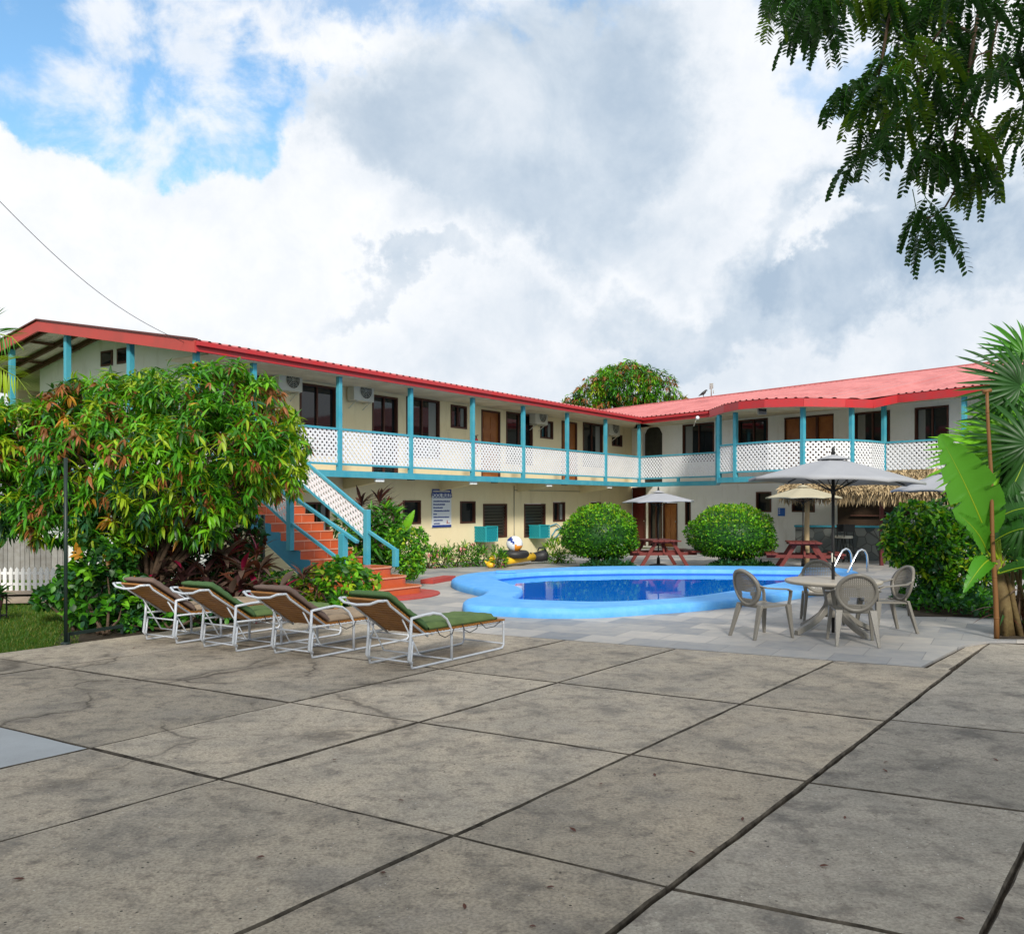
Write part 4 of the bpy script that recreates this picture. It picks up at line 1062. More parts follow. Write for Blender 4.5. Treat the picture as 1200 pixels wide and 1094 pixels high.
for i, (k0, k1) in enumerate(((.06, .92), (.06, .66), (.06, .54), (.08, .90), (.06, .24), (.07, .88), (.08, .54), (.08, .4))):
    z = d-hS*(.32+.083*i); x = k0
    while x < k1:                                  # unreadable small print: rows of letter-like strokes
        w_ = rnd.uniform(.02, .05); LF_r.box(ll, wS*x, wS*min(k1, x+w_*.8), .0305, .0325, z-.022, z+rnd.uniform(.012, .026)); x += w_
for i in range(14):
    x = .06+i*.063; LF_r.box(ll, wS*x, wS*(x+.045), .0335, .0345, d-hS*.08, d-hS*.035, 1)
LF_r.box(ll, wS*.76, wS*.8, .0305, .0325, c+hS*.1, c+hS*.18, 2); LF_r.box(ll, wS*.74, wS*.93, .0305, .0325, c+hS*.095, c+hS*.11, 2)
obj('small_print', ll, [M['signb'], M['ac'], M['red2']], sgn)
sg3 = root('small_sign', 'small bright blue sign with white lines on the white wall behind the beige umbrella', 'sign', tuple(RF.p(RF.s_of(916, WN), WN, 1)))
a, b, c, d = RF.rect(WN, 912, 920, 595, 604.5); mb = MB(); RF.box(mb, a, b, WN+.004, WN+.02, c, d); obj('board', mb, M['blue'], sg3)
mb = MB()
for i in range(3): RF.box(mb, a+.03, a+.09, WN+.0205, WN+.022, d-.06-.07*i, d-.035-.07*i)
obj('marking', mb, M['signw'], sg3)
def acbox(px0, px1, y0, y1, label):
    n = WN+.45; s0, s1 = sorted((LF.s_of(px0, n), LF.s_of(px1, n))); m = (s0+s1)/2; z0, z1 = LF.z_of(m, n, y1), LF.z_of(m, n, y0)
    s1 = s0+.62
    t = root('window_box', label, 'window cage', tuple(LF.p(m, WN, z0)), group='turquoise cages below the louvre windows')
    b = MB(); LF.box(b, s0+.02, s1-.02, WN+.01, n-.03, z0+.02, z1-.02); obj('inner_box', b, M['teald'], t)
    e = MB()
    for a_, c_ in ((s0, z0), (s1, z0), (s0, z1), (s1, z1)): e.bar(LF.p(a_, WN, c_), LF.p(a_, n, c_), .03, .03)
    for a_ in (s0, s1): e.bar(LF.p(a_, n, z0), LF.p(a_, n, z1), .03, .03)
    for c_ in (z0, z1): e.bar(LF.p(s0, n, c_), LF.p(s1, n, c_), .03, .03)
    obj('frame', e, M['cage'], t)
    l1 = lattice(LF.p(s0, n-.005, 0), LF.p(s1, n-.005, 0), ((z0, z1), (z0, z1)), 'lattice_face', t, .07, .028, rails=False)
    l2 = lattice(LF.p(s1-.0, WN+.02, 0), LF.p(s1-.0, n-.01, 0), ((z0, z1), (z0, z1)), 'lattice_face', t, .07, .028, rails=False)
    for l in (l1, l2): l.data.materials[0] = M['cage']
acbox(566, 583, 617, 634, 'turquoise lattice cage under the louvre window nearer the rules sign')
acbox(626, 644, 615.5, 630, 'turquoise lattice cage under the louvre window nearer the round hedge')
hs = MB(); s = LF.s_of(652, WN); yy = [(645, 616), (652, 613.5), (658, 618), (656, 626), (650, 632), (648, 628), (655, 620), (662, 618)]
pts = []
for i, (a, b) in enumerate(yy): ss = LF.s_of(a, WN+.05+.02*i); pts.append(LF.p(ss, WN+.05+.02*(i % 3), LF.z_of(ss, WN+.05, b)))
pts = [p for p in cat([(0, 0)]*0 or [(p.x, p.y) for p in pts], 1)] and pts
hs.tube(pts, .02, 6); tag(obj('garden_hose', hs, M['teald']), 'turquoise garden hose looped on the cream wall beside the hedge', 'hose')
fe = root('fire_extinguisher', 'small red fire extinguisher hung by the orange door on the balcony', 'fire extinguisher', tuple(LF.p(LF.s_of(558, WN+.1), WN+.1, FL+.9)))
c = LF.p(LF.s_of(558, WN+.12), WN+.12, 3.35); mb = MB(); mb.lathe([(.05, 0), (.07, .02), (.07, .36), (.045, .42), (.02, .44)], c, 12); obj('cylinder', mb, M['red'], fe)
mb = MB(); mb.lathe([(.025, .44), (.025, .5)], c, 8); mb.bar(c+Vector((-.06, 0, .51)), c+Vector((.07, 0, .53)), .02, .02); obj('valve', mb, M['black'], fe)
fl = root('floodlight', 'grey square floodlight fixed under the curved red roof edge', 'floodlight', tuple(P(893, 481, 26.4)))
c = P(893, 481.5, 26.5); mb = MB(); mb.box(c.x-.13, c.x+.13, c.y-.04, c.y+.05, c.z-.11, c.z+.1); obj('housing', mb, M['copper'], fl, bevel=.01)
mb = MB(); mb.box(c.x-.11, c.x+.11, c.y-.048, c.y-.041, c.z-.09, c.z+.08); obj('lens', mb, M['glass'], fl)
mb = MB(); mb.tube([c+Vector((0, .05, .0)), c+Vector((0, .14, .1)), c+Vector((0, .14, .3))], .015, 6); obj('mount', mb, M['copper'], fl)
lp = root('eave_lamp', 'tiny white bulb lamp on a bent stem under the straight red eave', 'lamp', tuple(P(817, 489, 32.6))); q = P(817.5, 489.5, 32.5); mb = MB(); mb.ell(q, (.07, .07, .07)); obj('bulb', mb, M['signw'], lp)
mb = MB(); mb.tube([q, P(815, 494, 32.6), P(813, 499, 32.9)], .02, 6); obj('stem', mb, M['ac'], lp)
# roof antenna, bird, cable
an = MB(); q = P(833.5, 461.5, 37); Y = 37
an.tube([P(833.5, 464, Y), P(833.5, 449, Y)], .022, 6)
for y0 in (450, 452.5, 455): an.tube([P(831.5, y0+.3, Y), P(835.8, y0-.4, Y)], .018, 5)
an.tube([P(832, 449, Y), P(832, 455, Y)], .015, 5); an.tube([P(835.2, 449, Y), P(835.2, 455, Y)], .015, 5); an.tube([P(836, 457, Y), P(836, 461, Y)], .015, 5)
tag(obj('antenna', an, M['copper']), 'thin grey antenna standing on the pink roof ridge', 'antenna')
bd = MB(); c = P(824.5, 460.3, 38); bd.tube([c+Vector((-.30, 0, -.14)), c+Vector((-.18, 0, -.06)), c+Vector((-.05, 0, 0)), c+Vector((.07, 0, .1)), c+Vector((.13, 0, .19)), c+Vector((.19, 0, .21)), c+Vector((.25, 0, .19))], [.02, .045, .10, .085, .055, .045, .008], 10)
bd.tube([c+Vector((-.02, -.03, -.06)), c+Vector((-.02, -.03, -.2))], .01, 5); bd.tube([c+Vector((.02, .03, -.06)), c+Vector((.02, .03, -.2))], .01, 5)
bd.v = [tuple(P(824.5, 463, 38)+(Vector(v)-P(824.5, 463, 38))*.68) for v in bd.v]; tag(obj('bird', bd, M['black']), 'small black bird perched on the pink roof ridge', 'bird')
cb = MB(); A = Vector((-9.5, 13, 7.6)); A = P(-40, 195, 13); B = P(222, 404, 18.8)
cb.tube([A+(B-A)*t+Vector((0, 0, -.35*math.sin(math.pi*t))) for t in [i/20 for i in range(21)]], .0055, 5)
tag(obj('overhead_cable', cb, M['black']), 'thin black cable crossing the sky down to the roof corner', 'cable')
# ---------------------------------------------------------------- bar with thatched lean-to
bar = root('pool_bar', 'stone-fronted pool bar under a shaggy dry palm thatch roof', 'bar', tuple(P(1000, 660, 27)[:2])+(0,))
ts, tn, tb = nodes_of(M['stone'])[0], nodes_of(M['stone'])[1], nodes_of(M['stone'])[2]
tcn = tn.new('ShaderNodeTexCoord'); vo = tn.new('ShaderNodeTexVoronoi'); vo.inputs['Scale'].default_value = 3.2; ts.links.new(tcn.outputs['Object'], vo.inputs['Vector'])
rp = tn.new('ShaderNodeValToRGB'); ts.links.new(vo.outputs['Color'], rp.inputs[0]); rp.color_ramp.elements[0].color = (.045, .06, .065, 1); rp.color_ramp.elements[1].color = (.22, .23, .21, 1)
ve = tn.new('ShaderNodeTexVoronoi'); ve.feature = 'DISTANCE_TO_EDGE'; ve.inputs['Scale'].default_value = 3.2; ts.links.new(tcn.outputs['Object'], ve.inputs['Vector'])
me_ = tn.new('ShaderNodeMapRange'); ts.links.new(ve.outputs[0], me_.inputs[0]); me_.inputs[2].default_value = .06
mm = tn.new('ShaderNodeMix'); mm.data_type = 'RGBA'; ts.links.new(me_.outputs[0], mm.inputs[0]); mm.inputs[6].default_value = (.06, .06, .055, 1); ts.links.new(rp.outputs[0], mm.inputs[7]); ts.links.new(mm.outputs[2], tb.inputs['Base Color'])
bp = tn.new('ShaderNodeBump'); bp.inputs['Strength'].default_value = .6; ts.links.new(me_.outputs[0], bp.inputs['Height']); ts.links.new(bp.outputs[0], tb.inputs['Normal'])
A = Vector((px2(932, 28.7), 28.7)); B = Vector((px2(1135, 26.6), 26.6)); bu = (B-A).normalized(); BF = Fr(A, bu, (bu.y, -bu.x)); BL = (B-A).length
mb = MB(); BF.box(mb, 0, BL, -.3, 0, 0, 1.0); obj('counter', mb, M['stone'], bar)
mb = MB(); BF.box(mb, -.03, BL, -.34, .06, 1.0, 1.06); obj('counter_top', mb, M['teal'], bar, bevel=.01)
mb = MB(); BF.box(mb, 1.2, BL, -.60, -.56, 0, 2.35); BF.box(mb, 1.2, BL, -.559, .3, 2.3, 2.34); obj('back_wall', mb, mat('interior shade brown', (.035, .022, .014), .8, .2, noise=(5, .6, (.06, .035, .02))), bar)  # shade of the open bar interior put into this panel's dark colour
mb = MB(); 
for z in (1.35, 1.75): BF.box(mb, 1.6, BL-.3, -.555, -.42, z, z+.03)
sh = obj('shelf', mb, M['darkwood'], bar)
def bandpt(px, Y, z): return Vector((px2(px, Y), Y, z))
top = [bandpt(920, 25.75, 2.28), bandpt(960, 25.5, 2.33), bandpt(1000, 25.5, 2.5), bandpt(1040, 25.6, 2.68), bandpt(1080, 25.4, 2.7), bandpt(1130, 25.0, 2.72)]
eav = [bandpt(916, 25.0, 2.12), bandpt(960, 24.6, 2.12), bandpt(1000, 24.3, 2.12), bandpt(1040, 24.0, 2.10), bandpt(1080, 23.7, 2.08), bandpt(1135, 23.2, 2.05)]
mb = MB(); n = len(top)
mb.add(top+eav, [(i, i+1, n+i+1, n+i) for i in range(n-1)]); mb.add([p-Vector((0, 0, .08)) for p in top+eav], [(n+i, n+i+1, i+1, i) for i in range(n-1)])
mb.add([eav[0], eav[-1], eav[-1]-Vector((0, 0, .08)), eav[0]-Vector((0, 0, .08))], [(0, 1, 2, 3)])
def lerp_poly(Pp, t): x = t*(len(Pp)-1); i = min(int(x), len(Pp)-2); return Pp[i]+(Pp[i+1]-Pp[i])*(x-i)
Pn, D, sc = [], [], []
for k in range(4200):
    t = rnd.random(); v = rnd.random()**.8; a = lerp_poly(top, t); b = lerp_poly(eav, t)
    p = a+(b-a)*v+Vector((0, 0, rnd.uniform(-.02, .05))); d = (b-a).normalized()+Vector((rnd.uniform(-.45, .45), rnd.uniform(-.1, .1), rnd.uniform(-.15, .3)))
    Pn.append(p); D.append(d); sc.append(rnd.uniform(.25, .5))
for k in range(2600):
    t = rnd.random(); b = lerp_poly(eav, t)+Vector((0, rnd.uniform(-.1, .15), rnd.uniform(-.1, .08)))
    Pn.append(b); D.append(Vector((rnd.uniform(-.35, .35), rnd.uniform(-.35, .1), -1))); sc.append(rnd.uniform(.18, .42))
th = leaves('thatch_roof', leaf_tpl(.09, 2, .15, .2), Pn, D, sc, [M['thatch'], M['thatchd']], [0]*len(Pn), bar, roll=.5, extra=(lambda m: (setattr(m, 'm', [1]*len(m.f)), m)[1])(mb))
mb = MB(); q = bandpt(945.5, 25.0, 0); mb.tube([q, q+Vector((0, 0, 1.1)), q+Vector((.02, 0, 2.15))], [.075, .068, .06], 10); obj('log_post', mb, M['barkp'], bar)
for px, Y in ((1033, 25.6), (1120, 25.0)):
    q = bandpt(px, Y, 0); mb = MB(); mb.box(q.x-.045, q.x+.045, q.y-.045, q.y+.045, 0, 2.35); obj('post', mb, M['maroon'], bar)
def stool(px, Y, label):
    q = bandpt(px, Y, 0); t = root('bar_stool', label, 'bar stool', tuple(q), group='bar stools at the stone counter')
    mb = MB(); mb.lathe([(.15, .70), (.17, .71), (.17, .77), (.15, .785)], q, 16); obj('seat', mb, M['ac'], t)
    mb = MB(); mb.box(q.x-.17, q.x+.17, q.y-.19, q.y-.165, .9, 1.12)
    for a in (-1, 1): mb.bar(q+Vector((.14*a, -.15, .74)), q+Vector((.14*a, -.18, 1.0)), .025, .025)
    obj('backrest', mb, M['black'], t, bevel=.008)
    for a in (-1, 1):
        for b in (-1, 1): mb = MB(); mb.tube([q+Vector((.11*a, .11*b, .70)), q+Vector((.19*a, .19*b, 0))], .014, 6); obj('leg', mb, M['black'], t)
    mb = MB(); mb.tube([q+Vector((.16*a, .16*b, .28)) for a, b in ((-1, -1), (1, -1), (1, 1), (-1, 1))], .01, 6, closed=True); obj('foot_ring', mb, M['black'], t)
stool(984.5, 27.4, 'black bar stool with pale seat, nearer the umbrella pole'); stool(992.5, 27.1, 'black bar stool with pale seat, nearer the pool ladder')
# ---------------------------------------------------------------- pool ladder
ld = root('pool_ladder', 'polished steel pool ladder with two arched handrails at the pool rim', 'pool ladder', tuple(bandpt(1005, 21.3, .15)))
for px, dx, Y in ((998, 0, 21.7), (1016.5, 0, 21.3)):
    ft = bandpt(px, Y, .15); dirr = Vector((-.88, -.35, 0)).normalized(); prof = [(0, 0), (0, .28), (.02, .40), (.08, .49), (.17, .52), (.27, .48), (.38, .33), (.52, .10), (.62, -.06), (.66, -.3)]
    mb = MB(); mb.tube([Vector((p.x, p.y, 0)) for p in []] or [ft+dirr*a+Vector((0, 0, z)) for a, z in prof], .024, 10); obj('handrail', mb, M['steel'], ld)
mb = MB(); mb.bar(bandpt(998, 21.7, -.0)+Vector((-.56, -.22, 0)), bandpt(1016.5, 21.3, -.0)+Vector((-.56, -.22, 0)), .06, .03); obj('tread', mb, M['steel'], ld)
# ---------------------------------------------------------------- sun loungers
def lounger(pal):
    t = root('sun_lounger', 'x', 'sun lounger', world=False, group='slatted sun loungers in a row by the garden')
    r = .0128; W_ = .60; fr = MB()
    for y in (0, W_):
        fr.tube([(.06, y, .30), (.035, y, .10), (.05, y, .022), (.12, y, .018), (1.62, y, .018), (1.70, y, .022), (1.735, y, .06), (1.73, y, .30), (1.71, y, .345)], r, 8)
        fr.tube([(.05, y, .06), (.0, y, .12), (.03, y, .34), (.04, y, .55)], r*1.25, 8)
        fr.tube([(.02, y, .36), (1.72, y, .335)], r*.9, 8)
    for x, z in ((.06, .08), (.05, .30), (1.73, .07), (1.72, .34), (.72, .02), (.40, .34)): fr.tube([(x, 0, z), (x, W_, z)], r*.8, 6)
    obj('frame', fr, M['white'], t)
    for y in (0, W_):
        a = MB(); a.tube([(.04, y, .545), (.25, y, .56), (.40, y, .565), (.53, y, .54), (.63, y, .48), (.69, y, .40), (.72, y, .33), (.725, y, .02)], r*1.2, 8); obj('armrest', a, M['white'], t)
    hx, hz, tx, tz = .30, .355, -.33, .765
    d = Vector((tx-hx, 0, tz-hz)); Lb_ = d.length; d.normalize(); nn = Vector((-d.z, 0, d.x)); nn = -nn if nn.z < 0 else nn
    b = MB()
    for y in (.01, W_-.01): b.tube([(hx+.02, y, hz-.03), Vector((hx, y, hz))+d*(Lb_*.9)-nn*.02, Vector((hx, y, hz))+d*(Lb_+.0)+Vector((.0, 0, .0)), Vector((hx, y, hz))+d*(Lb_+.05)-nn*.03], r, 8)
    tp_ = Vector((hx, 0, hz))+d*(Lb_+.05)-nn*.03
    b.tube([tp_+Vector((.0, 0, 0)), tp_+Vector((-.05, .03, .0)), tp_+Vector((-.07, .12, -.035)), tp_+Vector((-.075, .30, -.05)), tp_+Vector((-.07, .48, -.035)), tp_+Vector((-.05, .57, 0)), tp_+Vector((0, .60, 0))], r*1.1, 8)
    for y in (.05, W_-.05): b.tube([Vector((hx, y, hz))+d*(Lb_*.52)-nn*.03, (.17, y, .22), (.22, y, .14), (.26, y, .13)], r*.7, 6)
    b.tube([(.22, .05, .14), (.22, W_-.05, .14)], r*.7, 6)
    obj('back_frame', b, M['white'], t)
    sl = MB(); k = 13
    for i in range(k):
        c = Vector((hx, 0, hz))+d*(Lb_*(i+.5)/k); w = Lb_/k*.78
        q = [c-d*w/2-nn*.008, c+d*w/2-nn*.008, c+d*w/2+nn*.012, c-d*w/2+nn*.012]
        sl.hexa([q[0]+Vector((0, .0, 0)), q[1], q[1]+Vector((0, W_, 0)), q[0]+Vector((0, W_, 0)), q[3], q[2], q[2]+Vector((0, W_, 0)), q[3]+Vector((0, W_, 0))])
    obj('backrest', sl, M['slat'], t)
    ss = MB(); k = 24; x0, x1 = .32, 1.76
    for i in range(k):
        a = x0+(x1-x0)*i/k; w = (x1-x0)/k*.74; z = .362-.02*(i/k); ss.box(a, a+w, -.01, W_+.01, z, z+.022)
    ss.box(x0, x1, .02, .045, .338, .360); ss.box(x0, x1, W_-.045, W_-.02, .338, .360)
    obj('seat', ss, M['slat'], t)
    def cushion(p0, dx, nz, L, th, name, m, ym=.02, waves=1):
        mb = MB(); nx, ny = 22, 12
        top = []; 
        for i in range(nx+1):
            for j in range(ny+1):
                u = i/nx; v = j/ny
                e = (1-(2*abs(u-.5))**22)**.5*(1-(2*abs(v-.5))**16)**.5
                dent = .012*math.exp(-((u-.5)/.03)**2)*waves+.004*math.sin(u*37+v*5)+.003*math.sin(v*23+u*11)
                y = ym+(W_-2*ym)*v
                c = Vector(p0)+Vector(dx)*L*u; c.y = y
                top.append(c+Vector(nz)*(th*(.35+.65*e)-dent*e))
        bot = []
        for i in range(nx+1):
            for j in range(ny+1):
                c = Vector(p0)+Vector(dx)*L*(i/nx); c.y = ym+(W_-2*ym)*j/ny; bot.append(c)
        n1 = (nx+1)*(ny+1); F_ = []
        I = lambda i, j: i*(ny+1)+j
        for i in range(nx):
            for j in range(ny): F_ += [(I(i, j), I(i+1, j), I(i+1, j+1), I(i, j+1)), tuple(n1+q for q in (I(i, j+1), I(i+1, j+1), I(i+1, j), I(i, j)))]
        for i in range(nx): F_ += [(I(i, 0), n1+I(i, 0), n1+I(i+1, 0), I(i+1, 0)), (I(i, ny), I(i+1, ny), n1+I(i+1, ny), n1+I(i, ny))]
        for j in range(ny): F_ += [(I(0, j), I(0, j+1), n1+I(0, j+1), n1+I(0, j)), (I(nx, j), n1+I(nx, j), n1+I(nx, j+1), I(nx, j+1))]
        mb.add(top+bot, F_, 0, True); return obj(name, mb, m, t)
    cushion((hx+.03, 0, .388), (1, 0, -.014), (0, 0, 1), 1.30, .072, 'seat_cushion', M[pal[0]])
    cushion(Vector((hx+.05, 0, hz+.03))+nn*.0, tuple(d), tuple(nn), Lb_+.02, .07, 'back_cushion', M[pal[1]])
    tie = MB(); 
    for x in (.45, .9): tie.tube([(x, -.012, .40), (x+.02, -.03, .33), (x+.12, -.03, .285), (x+.25, -.03, .315), (x+.3, -.012, .36)], .005, 5)
    tie.tube([(1.25, -.012, .37), (1.33, -.03, .30), (1.5, -.03, .30), (1.66, -.012, .35)], .005, 5)
    obj('tie_strap', tie, M['black'], t)
    return t
ang = math.atan2(U.y, U.x)
l1 = lounger(('green', 'greend')); l2_ = lounger(('tan', 'tand')); 
l3 = copytree(l1); l4 = copytree(l2_)
for o, (px, py), lab, da in ((l1, (479, 786), 'green cushioned slatted lounger, nearest to the pool', 0), (l2_, (362, 773), 'tan cushioned slatted lounger standing between the two green ones', .02),
                    (l3, (273, 765), 'green cushioned slatted lounger standing between the two tan ones', -.01), (l4, (203, 755.5), 'tan cushioned slatted lounger at the garden end of the row', .02)):
    q = G(px, py); o.location = (q.x, q.y, 0); o.rotation_euler = (0, 0, ang+da); o['label'] = lab
# ---------------------------------------------------------------- resin chairs and table
def chair():
    t = root('resin_chair', 'x', 'chair', world=False, group='resin armchairs round the table')
    mb = MB(); pts = []
    for i in range(9):
        for j in range(9):
            u = i/8-.5; v = j/8-.5; w = .47+.05*v
            pts.append((u*w, v*.46+.02, .43+.02*v-.022*math.cos(u*math.pi)*math.cos(v*math.pi)+(.0 if v < .4 else -.012)))
    fs = [(i*9+j, (i+1)*9+j, (i+1)*9+j+1, i*9+j+1) for i in range(8) for j in range(8)]; mb.add(pts, fs, 0, True)
    n0 = len(mb.v); mb.add([(x, y, z-.022) for x, y, z in pts], [f[::-1] for f in fs], 0, True)
    rim = [(i, 0) for i in range(9)]+[(8, j) for j in range(1, 9)]+[(i, 8) for i in range(7, -1, -1)]+[(0, j) for j in range(7, 0, -1)]
    for k in range(len(rim)): a = rim[k-1]; b = rim[k]; ia, ib = a[0]*9+a[1], b[0]*9+b[1]; mb.f.append((ia, ib, n0+ib, n0+ia)); mb.m.append(0); mb.sm.append(False)
    obj('seat', mb, M['chair'], t)
    def bp_(x, z):  # backrest surface: leaning, curved round the sitter
        return Vector((x, -.22-.30*(z-.42)+.9*x*x*(.5+.5*(z-.42)/.45), z))
    fr = MB(); K = 40; cz, rz_, rx = .655, .245, .255; tw = .042
    def ring(a, e):
        z = cz+(rz_-e)*math.sin(a); x = (rx-e)*math.cos(a)*(1-.10*max(0, -math.sin(a)))
        return bp_(x, z)
    vs = []
    for i in range(K):
        a = 2*math.pi*i/K; o_, i_ = ring(a, 0), ring(a, tw); nn = Vector((0, -.018, -.004)); vs += [o_-nn, o_+nn, i_+nn, i_-nn]
    fr.add(vs, [(4*i+k, 4*i+(k+1) % 4, 4*((i+1) % K)+(k+1) % 4, 4*((i+1) % K)+k) for i in range(K) for k in range(4)], 0, True)
    for x in (-.105, .105): fr.hexa([bp_(x-.04, .41)+Vector((0, -.01, 0)), bp_(x+.04, .41)+Vector((0, -.01, 0)), bp_(x+.04, .41)+Vector((0, .012, 0)), bp_(x-.04, .41)+Vector((0, .012, 0)), bp_(x-.05, .50)+Vector((0, -.01, 0)), bp_(x+.05, .50)+Vector((0, -.01, 0)), bp_(x+.05, .50)+Vector((0, .012, 0)), bp_(x-.05, .50)+Vector((0, .012, 0))])
    obj('back_frame', fr, M['chair'], t)
    pn = MB(); rX, rZ, zc = rx-.03, rz_-.03, cz
    def chord(v, axis):
        q = 1-(v/(rZ if axis == 'z' else rX))**2; return 0 if q <= 0 else math.sqrt(q)*(rX if axis == 'z' else rZ)
    zz = -rZ+.02
    while zz < rZ:
        c = chord(zz, 'z')
        if c > .02:
            hole = -.15 < zz < -.05; xs = [-c+2*c*i/10 for i in range(11)]
            for i in range(10):
                if hole and abs((xs[i]+xs[i+1])/2) < .10: continue
                pn.bar(bp_(xs[i], zc+zz), bp_(xs[i+1], zc+zz), .006, .0155 if zz > -.05 else .02)
        zz += .0215
    xx = -rX+.02
    while xx < rX:
        c = chord(xx, 'x'); 
        if c > .02:
            zs = [-c+2*c*i/8 for i in range(9)]
            for i in range(8):
                if abs(xx) < .10 and -.15 < (zs[i]+zs[i+1])/2 < -.05: continue
                pn.bar(bp_(xx, zc+zs[i])+Vector((0, .003, 0)), bp_(xx, zc+zs[i+1])+Vector((0, .003, 0)), .014, .005)
        xx += .0235
    obj('back_mesh', pn, M['chair'], t)
    def tap(a, b, w0, w1, d0, d1):
        a, b = Vector(a), Vector(b); m = MB()
        m.hexa([b+Vector((-w1/2, -d1/2, 0)), b+Vector((w1/2, -d1/2, 0)), b+Vector((w1/2, d1/2, 0)), b+Vector((-w1/2, d1/2, 0)), a+Vector((-w0/2, -d0/2, 0)), a+Vector((w0/2, -d0/2, 0)), a+Vector((w0/2, d0/2, 0)), a+Vector((-w0/2, d0/2, 0))]); return m
    for sx in (-1, 1):
        obj('leg', tap((.235*sx, .23, .44), (.275*sx, .27, 0), .05, .035, .08, .03), M['chair'], t, bevel=.006)
        obj('leg', tap((.20*sx, -.20, .44), (.245*sx, -.33, 0), .09, .035, .04, .04), M['chair'], t, bevel=.006)
        a = MB(); side = [bp_(.235*sx, .70), Vector((.275*sx, -.16, .665)), Vector((.29*sx, .02, .65)), Vector((.285*sx, .17, .64)), Vector((.275*sx, .24, .615)), Vector((.255*sx, .25, .54)), Vector((.24*sx, .24, .44))]
        wd = [.04, .06, .07, .07, .065, .055, .05]
        for i in range(len(side)-1): pass
        vs = []
        for i, p in enumerate(side):
            tdir = (side[min(i+1, 6)]-side[max(i-1, 0)]).normalized(); up = Vector((sx, 0, 0)).cross(tdir).normalized(); x = Vector((1, 0, 0))
            vs += [p-x*wd[i]/2-up*.009, p+x*wd[i]/2-up*.009, p+x*wd[i]/2+up*.009, p-x*wd[i]/2+up*.009]
        a.add(vs, [(4*i+k, 4*i+(k+1) % 4, 4*i+4+(k+1) % 4, 4*i+4+k) for i in range(6) for k in range(4)]+[(0, 1, 2, 3), (24, 25, 26, 27)], 0, False)
        obj('armrest', a, M['chair'], t, bevel=.005)
    return t
T0 = Vector((4.36, 12.35))
ch = chair()
for i, (px, Y, lab, dr) in enumerate(((893, 12.0, 'taupe resin armchair at the pool side, turned sideways to the round table', .12), (962, 13.45, 'taupe resin armchair beyond the table with its back to the pool ladder', 0),
                              (1000, 11.42, 'taupe resin armchair nearest the camera showing its round pierced back', -.12), (1037, 12.45, 'taupe resin armchair on the side of the leafy bush', .0))):
    o = ch if i == 0 else copytree(ch); q = Vector((px2(px, Y), Y)); o.location = (q.x, q.y, 0)
    d = T0-q; o.rotation_euler = (0, 0, math.atan2(d.y, d.x)-math.pi/2+dr); o['label'] = lab
tb_ = root('round_table', 'round taupe resin patio table on a splayed pedestal with an umbrella through it', 'table', (T0.x, T0.y, 0))
mb = MB(); mb.lathe([(.60, .665), (.625, .675), (.635, .70), (.63, .715), (.6, .722), (.05, .722), (.03, .722)], (T0.x, T0.y, 0), 48); obj('tabletop', mb, M['tabletop'], tb_)
mb = MB(); mb.lathe([(.20, .665), (.15, .62), (.12, .5), (.11, .4), (.13, .28), (.14, .22)], (T0.x, T0.y, 0), 20); obj('pedestal', mb, M['chair'], tb_)
for k in range(4):
    a = math.radians(22+90*k); d = Vector((math.cos(a), math.sin(a), 0)); sd_ = Vector((-d.y, d.x, 0)); o_ = Vector((T0.x, T0.y, 0)); mb = MB()
    prof = [(.08, .40, .10), (.14, .26, .09), (.26, .16, .06), (.42, .075, .045), (.56, .02, .04), (.62, .0, .03)]
    vs = []
    for r_, z, hh in prof:
        w = .045; c = o_+d*r_; vs += [c-sd_*w+Vector((0, 0, z)), c+sd_*w+Vector((0, 0, z)), c+sd_*w*.8+Vector((0, 0, z+hh+.03)), c-sd_*w*.8+Vector((0, 0, z+hh+.03))]
    mb.add(vs, [(4*i+q, 4*i+(q+1) % 4, 4*i+4+(q+1) % 4, 4*i+4+q) for i in range(5) for q in range(4)]+[(0, 1, 2, 3), (20, 21, 22, 23)])
    obj('leg', mb, M['chair'], tb_, bevel=.006)
